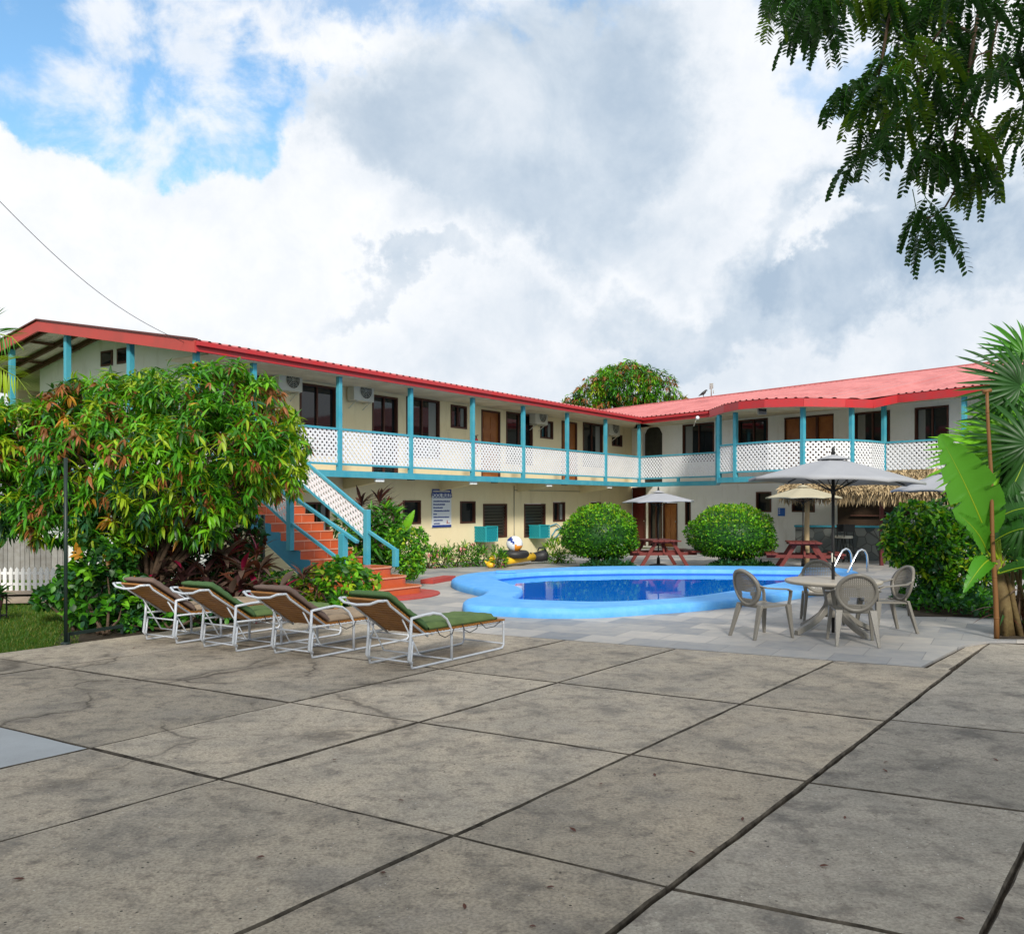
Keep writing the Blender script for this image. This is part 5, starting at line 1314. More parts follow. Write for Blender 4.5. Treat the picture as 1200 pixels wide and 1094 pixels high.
# ---------------------------------------------------------------- umbrellas
def umbrella(c, apex, edge, R_, rot, m, label, pole=.019, pm='black', tilt=0, z0=0, lo_p=None, vent=True):
    t = root('patio_umbrella', label, 'umbrella', (c[0], c[1], z0))
    cx, cy = c; K = 8; sub = 6; rings = 7; vs = [(cx, cy, apex)]; h = apex-edge
    def pt(i, j):
        a = 2*math.pi*i/(K*sub)+rot; f = (i % sub)/sub; t_ = j/rings
        pol = math.cos(math.pi/K)/math.cos((f-.5)*2*math.pi/K); arch = 4*f*(1-f)
        rr_ = R_*t_*pol*(1-.03*arch*t_)
        z = apex-h*(t_**1.12)-.035*arch*t_*math.sin(t_*math.pi)*h*2+.02*arch*(t_**6)
        x, y = cx+rr_*math.cos(a), cy+rr_*math.sin(a)
        return (x, y, z+tilt*(x-cx))
    mb = MB()
    for j in range(1, rings+1):
        for i in range(K*sub): vs.append(pt(i, j))
    n = K*sub; fs = [(0, 1+i, 1+(i+1) % n) for i in range(n)]
    for j in range(rings-1):
        for i in range(n): fs.append((1+j*n+i, 1+(j+1)*n+i, 1+(j+1)*n+(i+1) % n, 1+j*n+(i+1) % n))
    b0 = len(vs)
    for i in range(n): x, y, z = pt(i, rings); vs.append((x, y, z-.035))
    for i in range(n): fs.append((1+(rings-1)*n+i, b0+i, b0+(i+1) % n, 1+(rings-1)*n+(i+1) % n))
    mb.add(vs, fs, 0, True); cn = obj('canopy', mb, m, t); so_ = cn.modifiers.new('th', 'SOLIDIFY'); so_.thickness = .005
    if vent:
        mb = MB(); vs = [(cx, cy, apex+.05)]
        for i in range(n):
            a = 2*math.pi*i/n+rot; f = (i % sub)/sub; pol = math.cos(math.pi/K)/math.cos((f-.5)*2*math.pi/K); r_ = R_*.20*pol; vs.append((cx+r_*math.cos(a), cy+r_*math.sin(a), apex-h*.17+.035))
        mb.add(vs, [(0, 1+i, 1+(i+1) % n) for i in range(n)], 0, True); v = obj('vent_cap', mb, m, cn); v.modifiers.new('th', 'SOLIDIFY').thickness = .004
    mb = MB(); mb.tube([(cx, cy, z0), (cx, cy, apex)], pole, 12); obj('pole', mb, M[pm], t)
    for k in range(K):
        a = 2*math.pi*k/K+rot; d = Vector((math.cos(a), math.sin(a), 0)); o_ = Vector((cx, cy, 0)); mb = MB()
        mb.bar(o_+d*.04+Vector((0, 0, apex-.03)), o_+d*R_*.97+Vector((0, 0, edge-.012+tilt*d.x*R_)), .012, .016)
        mb.bar(o_+d*.03+Vector((0, 0, apex-h-.14)), o_+d*R_*.5+Vector((0, 0, apex-h*.5-.02)), .01, .012); obj('rib', mb, M[pm], t)
    mb = MB(); mb.lathe([(.02, 0), (.035, .015), (.02, .05), (.028, .07), (.01, .10), (.004, .11)], (cx, cy, apex+.045), 10); obj('finial', mb, M[pm], t)
    mb = MB(); mb.lathe([(.03, -.04), (.035, 0), (.03, .04)], (cx, cy, apex-h-.14), 10); obj('runner', mb, M[pm], t)
    if z0 == 0 and R_ < 1.1:
        mb = MB(); mb.lathe([(.26, .004), (.26, .035), (.2, .06), (.05, .075), (.04, .25), (.03, .25)], (cx, cy, 0), 24); obj('base', mb, M['black'], t)
    return t
u1 = umbrella(T0, 2.37, 2.06, 1.16, .25, M['canvas'], 'large grey patio umbrella on a black pole over the round resin table', .022, tilt=-.035)
q = bandpt(977, 12.33, 0); mb = MB(); mb.box(T0.x-.035, T0.x-.022, T0.y-.05, T0.y-.02, .96, 1.08); mb.tube([(T0.x, T0.y-.02, 1.02), (T0.x, T0.y-.07, 1.02), (T0.x, T0.y-.07, .96)], .008, 6); obj('crank', mb, M['ac'], u1)
q1 = bandpt(771.5, 25.2, 0); umbrella((q1.x, q1.y), 2.06, 1.80, 1.02, .1, M['canvas'], 'grey umbrella over the picnic table between the two round hedges', .018, tilt=.02)
q2 = bandpt(941, 23.9, 0); umbrella((q2.x, q2.y), 2.19, 1.90, 1.0, .2, M['canvasb'], 'beige umbrella beside the thatched bar over a red picnic table', .016)
q3 = bandpt(1109, 17.5, 0); umbrella((q3.x, q3.y), 2.36, 2.0, 1.0, .3, M['canvas'], 'pale grey umbrella half hidden behind the banana leaf and bush', .018)
# ---------------------------------------------------------------- picnic tables
def picnic():
    t = root('picnic_table', 'x', 'picnic table', world=False, group='red stained picnic tables')
    mb = MB()
    for i in range(5): x = -.40+.163*i; mb.box(x, x+.15, -.75, .75, .71, .745)
    mb.box(-.38, .38, -.5, -.46, .66, .709); mb.box(-.38, .38, .46, .5, .66, .709); obj('tabletop', mb, M['redwood'], t, bevel=.004)
    for sx in (-1, 1):
        mb = MB(); mb.box(sx*.83-.14, sx*.83-.005, -.75, .75, .42, .455); mb.box(sx*.83+.005, sx*.83+.14, -.75, .75, .42, .455); obj('bench', mb, M['redwood'], t, bevel=.004)
    for y in (-.52, .52):
        for sx in (-1, 1): mb = MB(); mb.bar((sx*.22, y-.03*sx, .70), (sx*.66, y-.03*sx, .0), .09, .04, up=(0, 1, 0)); obj('leg', mb, M['redwood'], t)
        mb = MB(); mb.bar((-.95, y+.08, .375), (.95, y+.08, .375), .04, .085); obj('crossbeam', mb, M['redwood'], t)
    for y in (-.3, .3): mb = MB(); mb.bar((0, y, .67), (0, y*1.7, .36), .05, .04); obj('brace', mb, M['redwood'], t)
    return t
pc = picnic(); pc.location = (q1.x, q1.y, 0); pc.rotation_euler = (0, 0, .16); pc['label'] = 'red picnic table standing between the two round hedges'
p2 = copytree(pc); p2.location = (q2.x, q2.y, 0); p2.rotation_euler = (0, 0, -.22); p2['label'] = 'red picnic table beside the thatched bar, under the beige umbrella'
# ---------------------------------------------------------------- pool toys
def torus(c, R_, r, m, sx=1): mb = MB(); mb.tube([Vector(c)+Vector((R_*math.cos(2*math.pi*i/32), R_*math.sin(2*math.pi*i/32), 0)) for i in range(32)], r, 12, closed=True); return mb
q = bandpt(602, 25.4, .33); tag(obj('inner_tube', torus(q, .33, .105, 0), M['rubber']), 'black rubber inner tube lying on the yellow inflatable by the wall', 'inner tube')
q = bandpt(603, 25.3, .62); bt = root('beach_ball', 'white beach ball with blue and orange panels resting on the black inner tube', 'ball', (q.x, q.y, q.z-.22))
mb = MB(); mb.ell(q, (.23, .23, .22), 0, 24, 16)
for i, f in enumerate(mb.f):
    c = sum((Vector(mb.v[k]) for k in f), Vector())/len(f)-q; a = (math.degrees(math.atan2(c.z*.8+c.x*.3, c.x))) % 360
    mb.m[i] = 1 if 120 < a < 175 else (2 if a > 270 or a < 5 else 0)
obj('skin', mb, [M['signw'], M['signb'], M['orange']], bt)
a = bandpt(592, 25.0, .16); b = bandpt(626, 26.4, .2)
lr = root('inflatable_lounge', 'long yellow inflatable mattress rolled beside the flower bed', 'pool float', (a.x, a.y, 0)); mb = MB()
for k in range(4):
    o_ = Vector((0, -.12+.085*k, .02*(k % 2))); mb.tube([a+o_, a+(b-a)*.03+o_, a+(b-a)*.97+o_, b+o_], [.04, .1, .1, .04], 10)
for k in range(7): p = a+(b-a)*(k+.5)/7; 
obj('tubes', mb, M['yellow'], lr)
mb = MB()
for k in range(3): p = a+(b-a)*(.70+.09*k); mb.tube([p+Vector((0, -.23, .0)), p+Vector((0, -.1, .11)), p+Vector((0, .2, .11))], .025, 6)
obj('strap', mb, M['rubber'], lr)
q = bandpt(634, 26.3, .17); mb = MB(); mb.tube([q+Vector((-.34, 0, -.02)), q+Vector((-.3, 0, 0)), q+Vector((0, .02, .05)), q+Vector((.16, .03, .08)), q+Vector((.2, .03, .08))], [.05, .12, .16, .17, .08], 14); mb.tube([q+Vector((-.1, -.08, .2)), q+Vector((-.06, -.1, .29)), q+Vector((.1, -.1, .30)), q+Vector((.14, -.08, .2))], .022, 6)
tag(obj('inflatable_end', mb, M['rubber']), 'black end of the long yellow inflatable, with a handle', 'bag')  # black end of the yellow raft, modelled in a bag-like shape
dkt = root('inflatable_duck', 'yellow inflatable duck float sitting between the pink flowered shrubs', 'pool float', tuple(bandpt(575, 24.6, 0))); c = bandpt(575, 24.6, 0)
mb = MB(); mb.ell(c+Vector((0, 0, .16)), (.2, .22, .16)); mb.ell(c+Vector((.05, -.03, .42)), (.13, .13, .13)); mb.tube([c+Vector((.04, 0, .2)), c+Vector((.05, -.02, .4))], .08, 10); mb.tube([c+Vector((-.15, .0, .2)), c+Vector((-.27, .02, .32))], [.08, .01], 8); mb.v = [tuple(c+(Vector(v)-c)*.62) for v in mb.v]; obj('body', mb, M['yellow'], dkt)
mb = MB(); mb.tube([c+Vector((.12, -.1, .41)), c+Vector((.2, -.17, .40))], [.05, .015], 8); mb.v = [tuple(c+(Vector(v)-c)*.62) for v in mb.v]; obj('beak', mb, M['orange'], dkt)
# ---------------------------------------------------------------- fences, poles
fc = root('board_fence', 'tall fence of weathered grey upright boards behind the lawn', 'fence', tuple(bandpt(30, 21.5, 0)))
mb = MB(); x = px2(-60, 21.5)
while x < px2(76, 21.5):
    w = rnd.uniform(.10, .15); px = 600+x/21.5*F; ty = 618-abs((px-18))*.0+(0 if px < 31 else 20)-((px % 17)*.5 if px < 31 else 0); z = zpy(ty, 21.5)+rnd.uniform(-.05, .08)
    mb.hexa([(x, 21.5, -.06), (x+w-.012, 21.5, -.06), (x+w-.012, 21.525, -.06), (x, 21.525, -.06), (x, 21.5, z), (x+w-.012, 21.5, z+rnd.uniform(-.04, .04)), (x+w-.012, 21.525, z), (x, 21.525, z)]); x += w
obj('boards', mb, M['oldwood'], fc)
mb = MB(); mb.box(px2(-60, 21.55), px2(76, 21.55), 21.53, 21.57, .3, .38); obj('rail', mb, M['oldwood'], fc)
pf = root('picket_fence', 'low white picket fence at the edge of the lawn path', 'fence', tuple(bandpt(30, 18.3, 0)))
x0, x1 = px2(-60, 18.3), px2(71, 18.3); x = x0; 
while x < x1:
    mb = MB(); b = MB(); ww = .07; b.hexa([(x, 18.3, -.02), (x+ww, 18.3, -.02), (x+ww, 18.32, -.02), (x, 18.32, -.02), (x, 18.3, .42), (x+ww, 18.3, .42), (x+ww, 18.32, .42), (x, 18.32, .42)])
    b.add([(x, 18.3, .42), (x+ww, 18.3, .42), (x+ww/2, 18.3, .47), (x, 18.32, .42), (x+ww, 18.32, .42), (x+ww/2, 18.32, .47)], [(0, 1, 2), (3, 5, 4), (0, 2, 5, 3), (1, 4, 5, 2)])
    obj('picket', b, M['picket'], pf); x += .121
mb = MB(); mb.box(x0, x1, 18.321, 18.34, .10, .15); mb.box(x0, x1, 18.321, 18.34, .32, .37); obj('rail', mb, M['picket'], pf)
q = G(77, 754.5); mb = MB(); mb.tube([q, q+Vector((0, 0, 2.32))], .023, 10); mb.lathe([(.06, 0), (.06, .015), (.03, .03)], q, 12); tag(obj('net_pole', mb, M['dkmetal']), 'tall dark green metal pole at the corner of the lawn', 'pole')
q = G(308, 706); mb = MB(); mb.tube([q, q+Vector((0, 0, 1.55))], .04, 10); mb.lathe([(.1, 0), (.1, .02), (.045, .05)], q, 12); tag(obj('garden_post', mb, M['dkmetal']), 'short dark post among purple plants below the stair', 'pole')
a = G(80, 752); b = G(143, 742); mb = MB(); mb.bar(a+Vector((0, 0, .10)), b+Vector((0, 0, .10)), .04, .04); mb.bar(a, a+Vector((0, 0, .11)), .03, .03); mb.bar(b, b+Vector((0, 0, .11)), .03, .03)
tag(obj('edging_rail', mb, M['dkmetal']), 'low dark rail edging the garden bed beside the tall pole', 'rail')
# ---------------------------------------------------------------- vegetation
def shell_points(lobes, n, inner=.35, bias_up=.0):
    """points spread over a set of ellipsoid lobes: (centre, radii)"""
    w = np.array([l[1][0]*l[1][2]+l[1][0]*l[1][1] for l in lobes]); w = w/w.sum(); idx = rs.choice(len(lobes), n, p=w)
    C = np.array([tuple(l[0]) for l in lobes])[idx]; Rr = np.array([tuple(l[1]) for l in lobes])[idx]
    d = unit(n); r = np.where(rs.rand(n) < inner, rs.uniform(.35, .9, n), rs.uniform(.88, 1.06, n))
    p = C+d*Rr*r[:, None]
    # drop points deep inside another lobe
    keep = np.ones(n, bool)
    for l in lobes:
        q = (p-np.array(tuple(l[0])))/np.array(tuple(l[1])); keep &= np.linalg.norm(q, axis=1) > .55
    return p[keep], d[keep], idx[keep]
def whorls(Pn, Dn, per, L, spread=(60, 100), droop=0., up=.4):
    n = len(Pn); ax = Dn+np.array([0, 0, up]); ax /= np.linalg.norm(ax, axis=1, keepdims=True)
    t1 = np.cross(ax, unit(n)); t1 /= np.linalg.norm(t1, axis=1, keepdims=True); t2 = np.cross(ax, t1)
    PP, DD, SS, II = [], [], [], []
    for k in range(per):
        a = 2*math.pi*k/per+rs.uniform(-.4, .4, n); th = np.radians(rs.uniform(spread[0], spread[1], n))
        d = ax*np.cos(th)[:, None]+(t1*np.cos(a)[:, None]+t2*np.sin(a)[:, None])*np.sin(th)[:, None]
        d[:, 2] -= droop
        PP.append(Pn-ax*rs.uniform(0, .07, n)[:, None]); DD.append(d); SS.append(L*rs.uniform(.7, 1.15, n)); II.append(np.arange(n))
    return np.vstack(PP), np.vstack(DD), np.concatenate(SS), np.concatenate(II)
def limbs(mb, base, tips, r0, seed=0):
    r = random.Random(seed)
    for t in tips:
        t = Vector(t); b = Vector(base); m1 = b+(t-b)*.35+Vector((r.uniform(-.1, .1), r.uniform(-.1, .1), .12)); m2 = b+(t-b)*.7+Vector((r.uniform(-.1, .1), r.uniform(-.1, .1), .1))
        mb.tube([b, m1, m2, t], [r0, r0*.7, r0*.45, r0*.15], 7)
MANGO = leaf_tpl(.22, 3, .42, .3)
def mango(name, lobes, nw, L, mats, probs, label, trunkbase, r0, per=9, sublobes=6, kindf=None, group=None, forks=None):
    t = root(name, label, 'tree', trunkbase, group=group)
    subl = []
    for l in lobes:
        for k in range(sublobes):
            u_ = Vector(tuple(unit(1)[0])); rr_ = rnd.uniform(.30, .46)*(l[1][0]*l[1][2])**.5
            subl.append((Vector(l[0])+Vector((u_.x*l[1][0], u_.y*l[1][1], u_.z*l[1][2]))*.74, (rr_, rr_, rr_*.85)))
    p, d, idx = shell_points(subl+lobes, nw, .22)
    if kindf is not None: idx = idx+0
    PP, DD, SS, II = whorls(p, d, per, L, (40, 100), .25)
    n = len(p); ch = rs.choice(len(mats), n, p=probs)
    if kindf is not None: ch = kindf(p, ch)
    base_ = rs.choice(len(mats), 4000, p=probs)
    cl = rs.rand(n) < .55; ch = np.where(cl, base_[idx % 4000], ch)
    mi = ch[II]
    br = np.isin(mi, [i for i, m in enumerate(mats) if m in (L_br, L_or)]); DD[br, 2] -= .55
    fl = rs.rand(len(mi)) < .12; mi = np.where(fl, rs.choice(len(mats), len(mi), p=probs), mi)
    leaves('crown', MANGO, PP, DD, SS, mats, mi, t, roll=.3)
    mb = MB(); b = Vector(trunkbase); f = b+Vector((.05, 0, r0*6)); mb.tube([b, (b+f)/2+Vector((.03, .02, 0)), f], [r0*1.3, r0, r0*.9], 10)
    limbs(mb, f, [Vector(l[0])+Vector((0, 0, l[1][2]*.3)) for l in lobes], r0*.6)
    tw = [(Vector(p[i])) for i in range(0, len(p), max(1, len(p)//120))]
    for q in tw:
        c = min(lobes, key=lambda l: (Vector(l[0])-q).length)[0]; mb.tube([Vector(c), (Vector(c)+q)/2+Vector((0, 0, .05)), q], [r0*.12, r0*.08, r0*.03], 5)
    obj('trunk', mb, M['bark'], t); return t
def LB_(px, py, Y, r, ry=None, rz=None):
    c = P(px, py, Y); R_ = r*Y/F; return (c, (R_, (ry or r)*Y/F, (rz or r)*Y/F))
# the big mango by the loungers
ml = [LB_(45, 528, 14.2, 54), LB_(18, 575, 14.0, 50), LB_(95, 488, 14.6, 46), LB_(150, 490, 14.4, 50), LB_(110, 545, 13.6, 70), LB_(215, 476, 14.2, 50), LB_(262, 466, 14.4, 44), LB_(300, 486, 14.6, 44),
      LB_(316, 540, 14.2, 44), LB_(255, 530, 13.5, 66), LB_(180, 560, 13.3, 68), LB_(266, 580, 13.9, 38, None, 34), LB_(70, 600, 13.6, 50, None, 36), LB_(140, 612, 13.4, 50, None, 38), LB_(230, 600, 13.5, 50, None, 36),
      LB_(342, 520, 14.6, 18, 40), LB_(-30, 520, 14.6, 60), LB_(62, 474, 14.6, 24), LB_(20, 500, 14.6, 32), LB_(175, 458, 14.6, 18), LB_(125, 450, 14.6, 16), LB_(88, 452, 14.6, 13), LB_(272, 440, 14.6, 20), LB_(238, 434, 14.6, 16), LB_(345, 560, 14.3, 14, 26, 24), LB_(335, 495, 14.7, 22),
      LB_(170, 520, 15.2, 110, 40, 80), LB_(60, 540, 15.2, 90, 40, 70), LB_(270, 530, 15.2, 70, 40, 70)]
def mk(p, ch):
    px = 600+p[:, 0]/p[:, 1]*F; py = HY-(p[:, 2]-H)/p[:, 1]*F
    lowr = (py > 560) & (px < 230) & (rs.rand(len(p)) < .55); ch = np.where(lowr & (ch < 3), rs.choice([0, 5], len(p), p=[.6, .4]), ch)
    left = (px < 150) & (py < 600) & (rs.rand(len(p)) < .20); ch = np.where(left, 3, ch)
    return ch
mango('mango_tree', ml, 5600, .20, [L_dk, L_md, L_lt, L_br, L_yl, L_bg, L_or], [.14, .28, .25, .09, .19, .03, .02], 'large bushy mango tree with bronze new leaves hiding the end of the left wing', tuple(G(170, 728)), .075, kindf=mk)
# distant mango beyond the roofs
dl = [LB_(735, 455, 58, 40, None, 26), LB_(700, 465, 58, 26), LB_(770, 460, 58, 26), LB_(735, 440, 58, 22, None, 17), LB_(675, 475, 58, 16), LB_(790, 472, 58, 16), LB_(715, 448, 58, 20), LB_(758, 447, 58, 18), LB_(730, 500, 59, 60, 30, 40), LB_(668, 472, 58, 8)]
mango('mango_tree', dl, 3800, .36, [L_dk, L_md, L_lt, L_br, L_yl, L_bg], [.2, .32, .2, .12, .12, .04], 'round-crowned mango tree rising far behind the roofs of both wings', (px2(735, 58), 58, 0), .35, per=7, sublobes=7)
def shrub(name, label, cat, lobes, n, tpl, L, mats, probs, base=None, inner=.3, up=.3, spread=(20, 90), group=None, stems=6, per=1, droop=0, core=None, extra_fl=None, roll=.5):
    c0 = sum((Vector(l[0]) for l in lobes), Vector())/len(lobes); base = base or (c0.x, c0.y, 0)
    t = root(name, label, cat, base, group=group)
    p, d, idx = shell_points(lobes, n, inner)
    if per > 1: PP, DD, SS, II = whorls(p, d, per, L, spread, droop, up)
    else:
        PP = p; DD = d+unit(len(p))*.7+np.array([0, 0, up]); SS = L*rs.uniform(.6, 1.2, len(p)); II = np.arange(len(p)); DD[:, 2] -= droop
    ch = rs.choice(len(mats), len(p), p=probs)
    mi = ch[II]; ex = None
    if core:
        ex = MB(); 
        for l in lobes: ex.ell(l[0], tuple(core*q for q in l[1]), 0, 14, 8)
        ex.m = [0]*len(ex.f)
    leaves('foliage', tpl, PP, DD, SS, mats, mi, t, roll=roll, extra=ex)
    if stems:
        mb = MB(); 
        for k in range(stems):
            l = lobes[k % len(lobes)]; q = Vector(l[0])+Vector((rnd.uniform(-.5, .5)*l[1][0], rnd.uniform(-.5, .5)*l[1][1], rnd.uniform(-.2, .5)*l[1][2]))
            b = Vector(base)+Vector((rnd.uniform(-.08, .08), rnd.uniform(-.08, .08), 0)); mb.tube([b, (b+q)/2+Vector((rnd.uniform(-.08, .08), 0, 0)), q], [.022, .015, .007], 6)
        obj('stems', mb, M['bark'], t)
    if extra_fl:
        m, cnt, sz = extra_fl; k = rs.choice(len(p), cnt); fp = p[k]+d[k]*.05
        A, B, C_, I2 = whorls(fp, d[k], 5, sz, (50, 80), 0, .3); leaves('flowers', diamond_tpl(.7), A, B, C_, [m], [0]*len(A), t)
    return t
OV = leaf_tpl(.5, 3, .2, .2); BROAD = leaf_tpl(.62, 3, .18, .15); DIA = diamond_tpl(.5, .3, .15); NAR = leaf_tpl(.2, 3, .5, .3)
# clipped round hedges
def topiary(px, rw, Y, topy, label, nm=9500):
    t = root('round_hedge', label, 'hedge', tuple(bandpt(px, Y, 0)), group='clipped round hedges by the pool')
    R_ = rw*Y/F; zt_ = zpy(topy, Y); zb = zpy(653, Y); c = bandpt(px, Y, (zb+(zt_-zb)*.42))
    n = nm; d = unit(n); up_ = d[:, 2] > 0
    lump = 1+.06*np.sin(d[:, 0]*5+px)*np.cos(d[:, 2]*6+px)+.03*np.sin(d[:, 1]*11+d[:, 0]*9+px)+.02*np.sin(d[:, 2]*17+d[:, 0]*13)
    h = np.where(up_, zt_-c.z, c.z-zb)
    e = np.where(up_, 1, .72); dd = d.copy(); dd[:, 2] = np.sign(d[:, 2])*np.abs(d[:, 2])**e
    hole = (rs.rand(n) < .25)
    rr_ = np.where(hole, rs.uniform(.84, .96, n), rs.uniform(.96, 1.04, n))*lump
    Pn = np.array(tuple(c))+dd*np.stack([np.full(n, R_), np.full(n, R_), h], 1)*rr_[:, None]
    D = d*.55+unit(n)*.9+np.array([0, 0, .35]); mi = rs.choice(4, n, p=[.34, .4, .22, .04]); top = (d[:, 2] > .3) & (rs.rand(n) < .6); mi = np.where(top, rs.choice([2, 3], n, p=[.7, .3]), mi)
    ex = MB(); nn_ = 20; ex.ell((0, 0, 0), (1, 1, 1), 0, nn_, 12)  # solid core added inside the leaves to block light
    ex.v = [(c.x+v[0]*R_*.92, c.y+v[1]*R_*.92, c.z+(math.copysign(abs(v[2])**(1 if v[2] > 0 else .72), v[2]))*((zt_-c.z) if v[2] > 0 else (c.z-zb))*.88) for v in ex.v]
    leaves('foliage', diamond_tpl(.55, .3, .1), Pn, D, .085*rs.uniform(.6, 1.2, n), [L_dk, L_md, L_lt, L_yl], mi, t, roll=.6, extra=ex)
    mb = MB(); b = bandpt(px, Y, 0)
    for k in range(7): a = k*.9; mb.tube([b+Vector((.12*math.cos(a), .12*math.sin(a), 0)), b+Vector((.4*math.cos(a), .4*math.sin(a), zb+.25))], [.035, .02], 6)
    obj('stems', mb, M['bark'], t)
    return t
topiary(703, 43, 24.9, 592, 'clipped round hedge beyond the pool, on the side of the long wing')
topiary(857, 49, 24.9, 592, 'wide clipped round hedge beyond the pool, in front of the bare white wall')
def cover(name, label, px0, px1, Y0, Y1, h, n, L, mats, group=None):
    cx = (px0+px1)/2; Pn = []; D = []; Ym = (Y0+Y1)/2; hw = (px2(px1, Ym)-px2(px0, Ym))/2; c = bandpt(cx, Ym, 0); hd = (Y1-Y0)/2
    while len(Pn) < n:
        a, b = rnd.uniform(-1, 1), rnd.uniform(-1, 1); q = a*a+b*b
        if q > 1: continue
        z = h*math.sqrt(1-q)*rnd.uniform(.3, 1)*(1+.25*math.sin(a*9)); Pn.append((c.x+a*hw, c.y+b*hd, z)); D.append((a*.6+rnd.uniform(-.7, .7), b*.6+rnd.uniform(-.7, .7), rnd.uniform(.1, 1)))
    o = leaves(name, OV, Pn, D, L*rs.uniform(.6, 1.2, n), mats, rs.choice(len(mats), n), roll=.5, label=label, cat='plant', group=group); return o
cover('low_plants', 'dark low plants spreading under the round hedge nearer the long wing', 681, 744, 23.6, 25, .24, 1200, .10, [L_dk, L_bg])
cover('low_plants', 'dark low plants spreading under the wide round hedge by the white wall', 829, 908, 23.6, 25, .24, 1400, .10, [L_dk, L_bg])
cover('low_plants', 'dark green low plants at the foot of the large leafy bush', 1058, 1166, 13.85, 16.6, .40, 3000, .11, [L_dk, L_bg, L_md])
# leafy bush on the right
bl = [LB_(1075, 625, 15.6, 38), LB_(1110, 618, 15.8, 34), LB_(1140, 640, 15.6, 36), LB_(1092, 652, 15.3, 33), LB_(1125, 672, 15.4, 38), LB_(1060, 640, 15.5, 26), LB_(1150, 610, 16, 28), LB_(1115, 690, 15.4, 28, None, 20), LB_(1180, 640, 16, 40)]
shrub('leafy_bush', 'large dense green bush beside the patio chairs, in front of the bar', 'bush', bl, 5200, OV, .115, [L_dk, L_md, L_lt, L_bg, L_yl], [.26, .3, .24, .08, .12], tuple(bandpt(1120, 15.6, 0)), per=3, spread=(30, 90), stems=12)
# left garden plants
def rosette(name, label, stems, mats, probs, L, W=.13, per=22, catn='plant', group=None, droop=.55, el=(5, 75)):
    b0 = Vector(stems[0]); t = root(name, label, catn, (b0.x, b0.y, 0), group=group); PP, DD, SS, MI = [], [], [], []; mb = MB()
    for (x, y, z) in stems:
        base = Vector((b0.x+(x-b0.x)*.3, b0.y+(y-b0.y)*.3, 0)); tp_ = Vector((x, y, z)); mb.tube([base, (base+tp_)/2+Vector((.03, 0, 0)), tp_], [.02, .016, .012], 6)
        for k in range(per):
            a = k*2.4+rnd.random(); e_ = math.radians(rnd.uniform(*el)); PP.append(tp_-Vector((0, 0, .12*k/per))); DD.append((math.cos(a)*math.cos(e_), math.sin(a)*math.cos(e_), math.sin(e_))); SS.append(L*rnd.uniform(.65, 1.1)); MI.append(int(rs.choice(len(mats), p=probs)))
    leaves('foliage', leaf_tpl(W, 4, droop, .35, lambda q: math.sin(math.pi*q**1.1)**.8), PP, DD, SS, mats, MI, t, roll=.15); obj('stems', mb, M['bark'], t); return t
def pp(px, py, Y): return tuple(P(px, py, Y))
rosette('cordyline', 'dark purple cordyline with one magenta shoot behind the garden end loungers', [pp(186, 668, 13.6), pp(200, 650, 13.7), pp(165, 690, 13.5), pp(215, 680, 13.4), pp(232, 640, 13.9), pp(180, 640, 13.9), pp(225, 700, 13.4), pp(195, 695, 13.4)], [L_pu, L_rd, L_mg, L_pg], [.6, .2, .08, .12], .40, .22)
rosette('cordyline', 'broad grey-purple cordyline clump between the middle loungers', [pp(285, 668, 13.9), pp(262, 650, 14), pp(300, 690, 13.7), pp(240, 672, 13.7), pp(268, 700, 13.5), pp(318, 712, 13.6), pp(305, 665, 13.9), pp(250, 690, 13.6), pp(282, 690, 13.6), pp(328, 690, 13.8)], [L_pg, L_pu, L_rd, L_mg], [.42, .38, .12, .08], .42, .24)
rosette('cordyline', 'magenta and maroon cordyline under the right edge of the mango tree', [pp(278, 640, 14.5), pp(300, 650, 14.5), pp(262, 662, 14.2)], [L_rd, L_mg, L_pu], [.5, .25, .25], .40, .10, el=(30, 85))
rosette('cordyline', 'maroon cordyline growing in front of the orange stair steps', [pp(355, 672, 14.9), pp(342, 690, 14.8), pp(372, 690, 14.8)], [L_rd, L_pu, L_md], [.5, .35, .15], .34, .14)
rosette('cordyline', 'tall brown cordyline against the cream wall behind the stair rail', [pp(424, 590, 21.5), pp(445, 586, 21.5), pp(452, 598, 21.3), pp(435, 605, 21.4), pp(462, 605, 21.4), pp(414, 606, 21.4)], [L_pu, L_rd, L_pg], [.45, .45, .1], .48, .15, el=(15, 80))
shrub('shade_shrub', 'dense dark shrubs in the shade beneath the mango tree', 'bush', [LB_(x_, y_, 15.6, 34, 24, 34) for x_, y_ in ((175, 640), (225, 635), (275, 630), (150, 680), (200, 690), (250, 690), (278, 672))], 1500, BROAD, .13, [L_dk, L_bg, L_pu, L_rd], [.5, .2, .2, .1], tuple(G(230, 715)), per=4, spread=(30, 95), stems=14)
# variegated shrub before the stairs
vl = [LB_(400, 685, 15.3, 34), LB_(375, 690, 15.2, 28), LB_(425, 683, 15.5, 21), LB_(408, 668, 15.5, 17), LB_(360, 708, 15, 20, None, 16), LB_(395, 705, 15.1, 26, None, 16)]
shrub('variegated_shrub', 'round yellow-green leaved shrub beside the foot of the stair', 'bush', vl, 640, BROAD, .115, [L_md, L_yl, L_dk, L_lt], [.36, .26, .2, .18], tuple(G(400, 708)), per=4, spread=(40, 95), droop=.2)
shrub('garden_shrub', 'loose green shrub behind the dark garden post left of the stair', 'bush', [LB_(318, 694, 15, 22), LB_(330, 680, 15.4, 16), LB_(305, 672, 15.3, 15), LB_(340, 705, 15, 18)], 240, BROAD, .11, [L_dk, L_md, L_pu, L_yl], [.4, .3, .2, .1], tuple(G(322, 712)), per=4, spread=(40, 95))
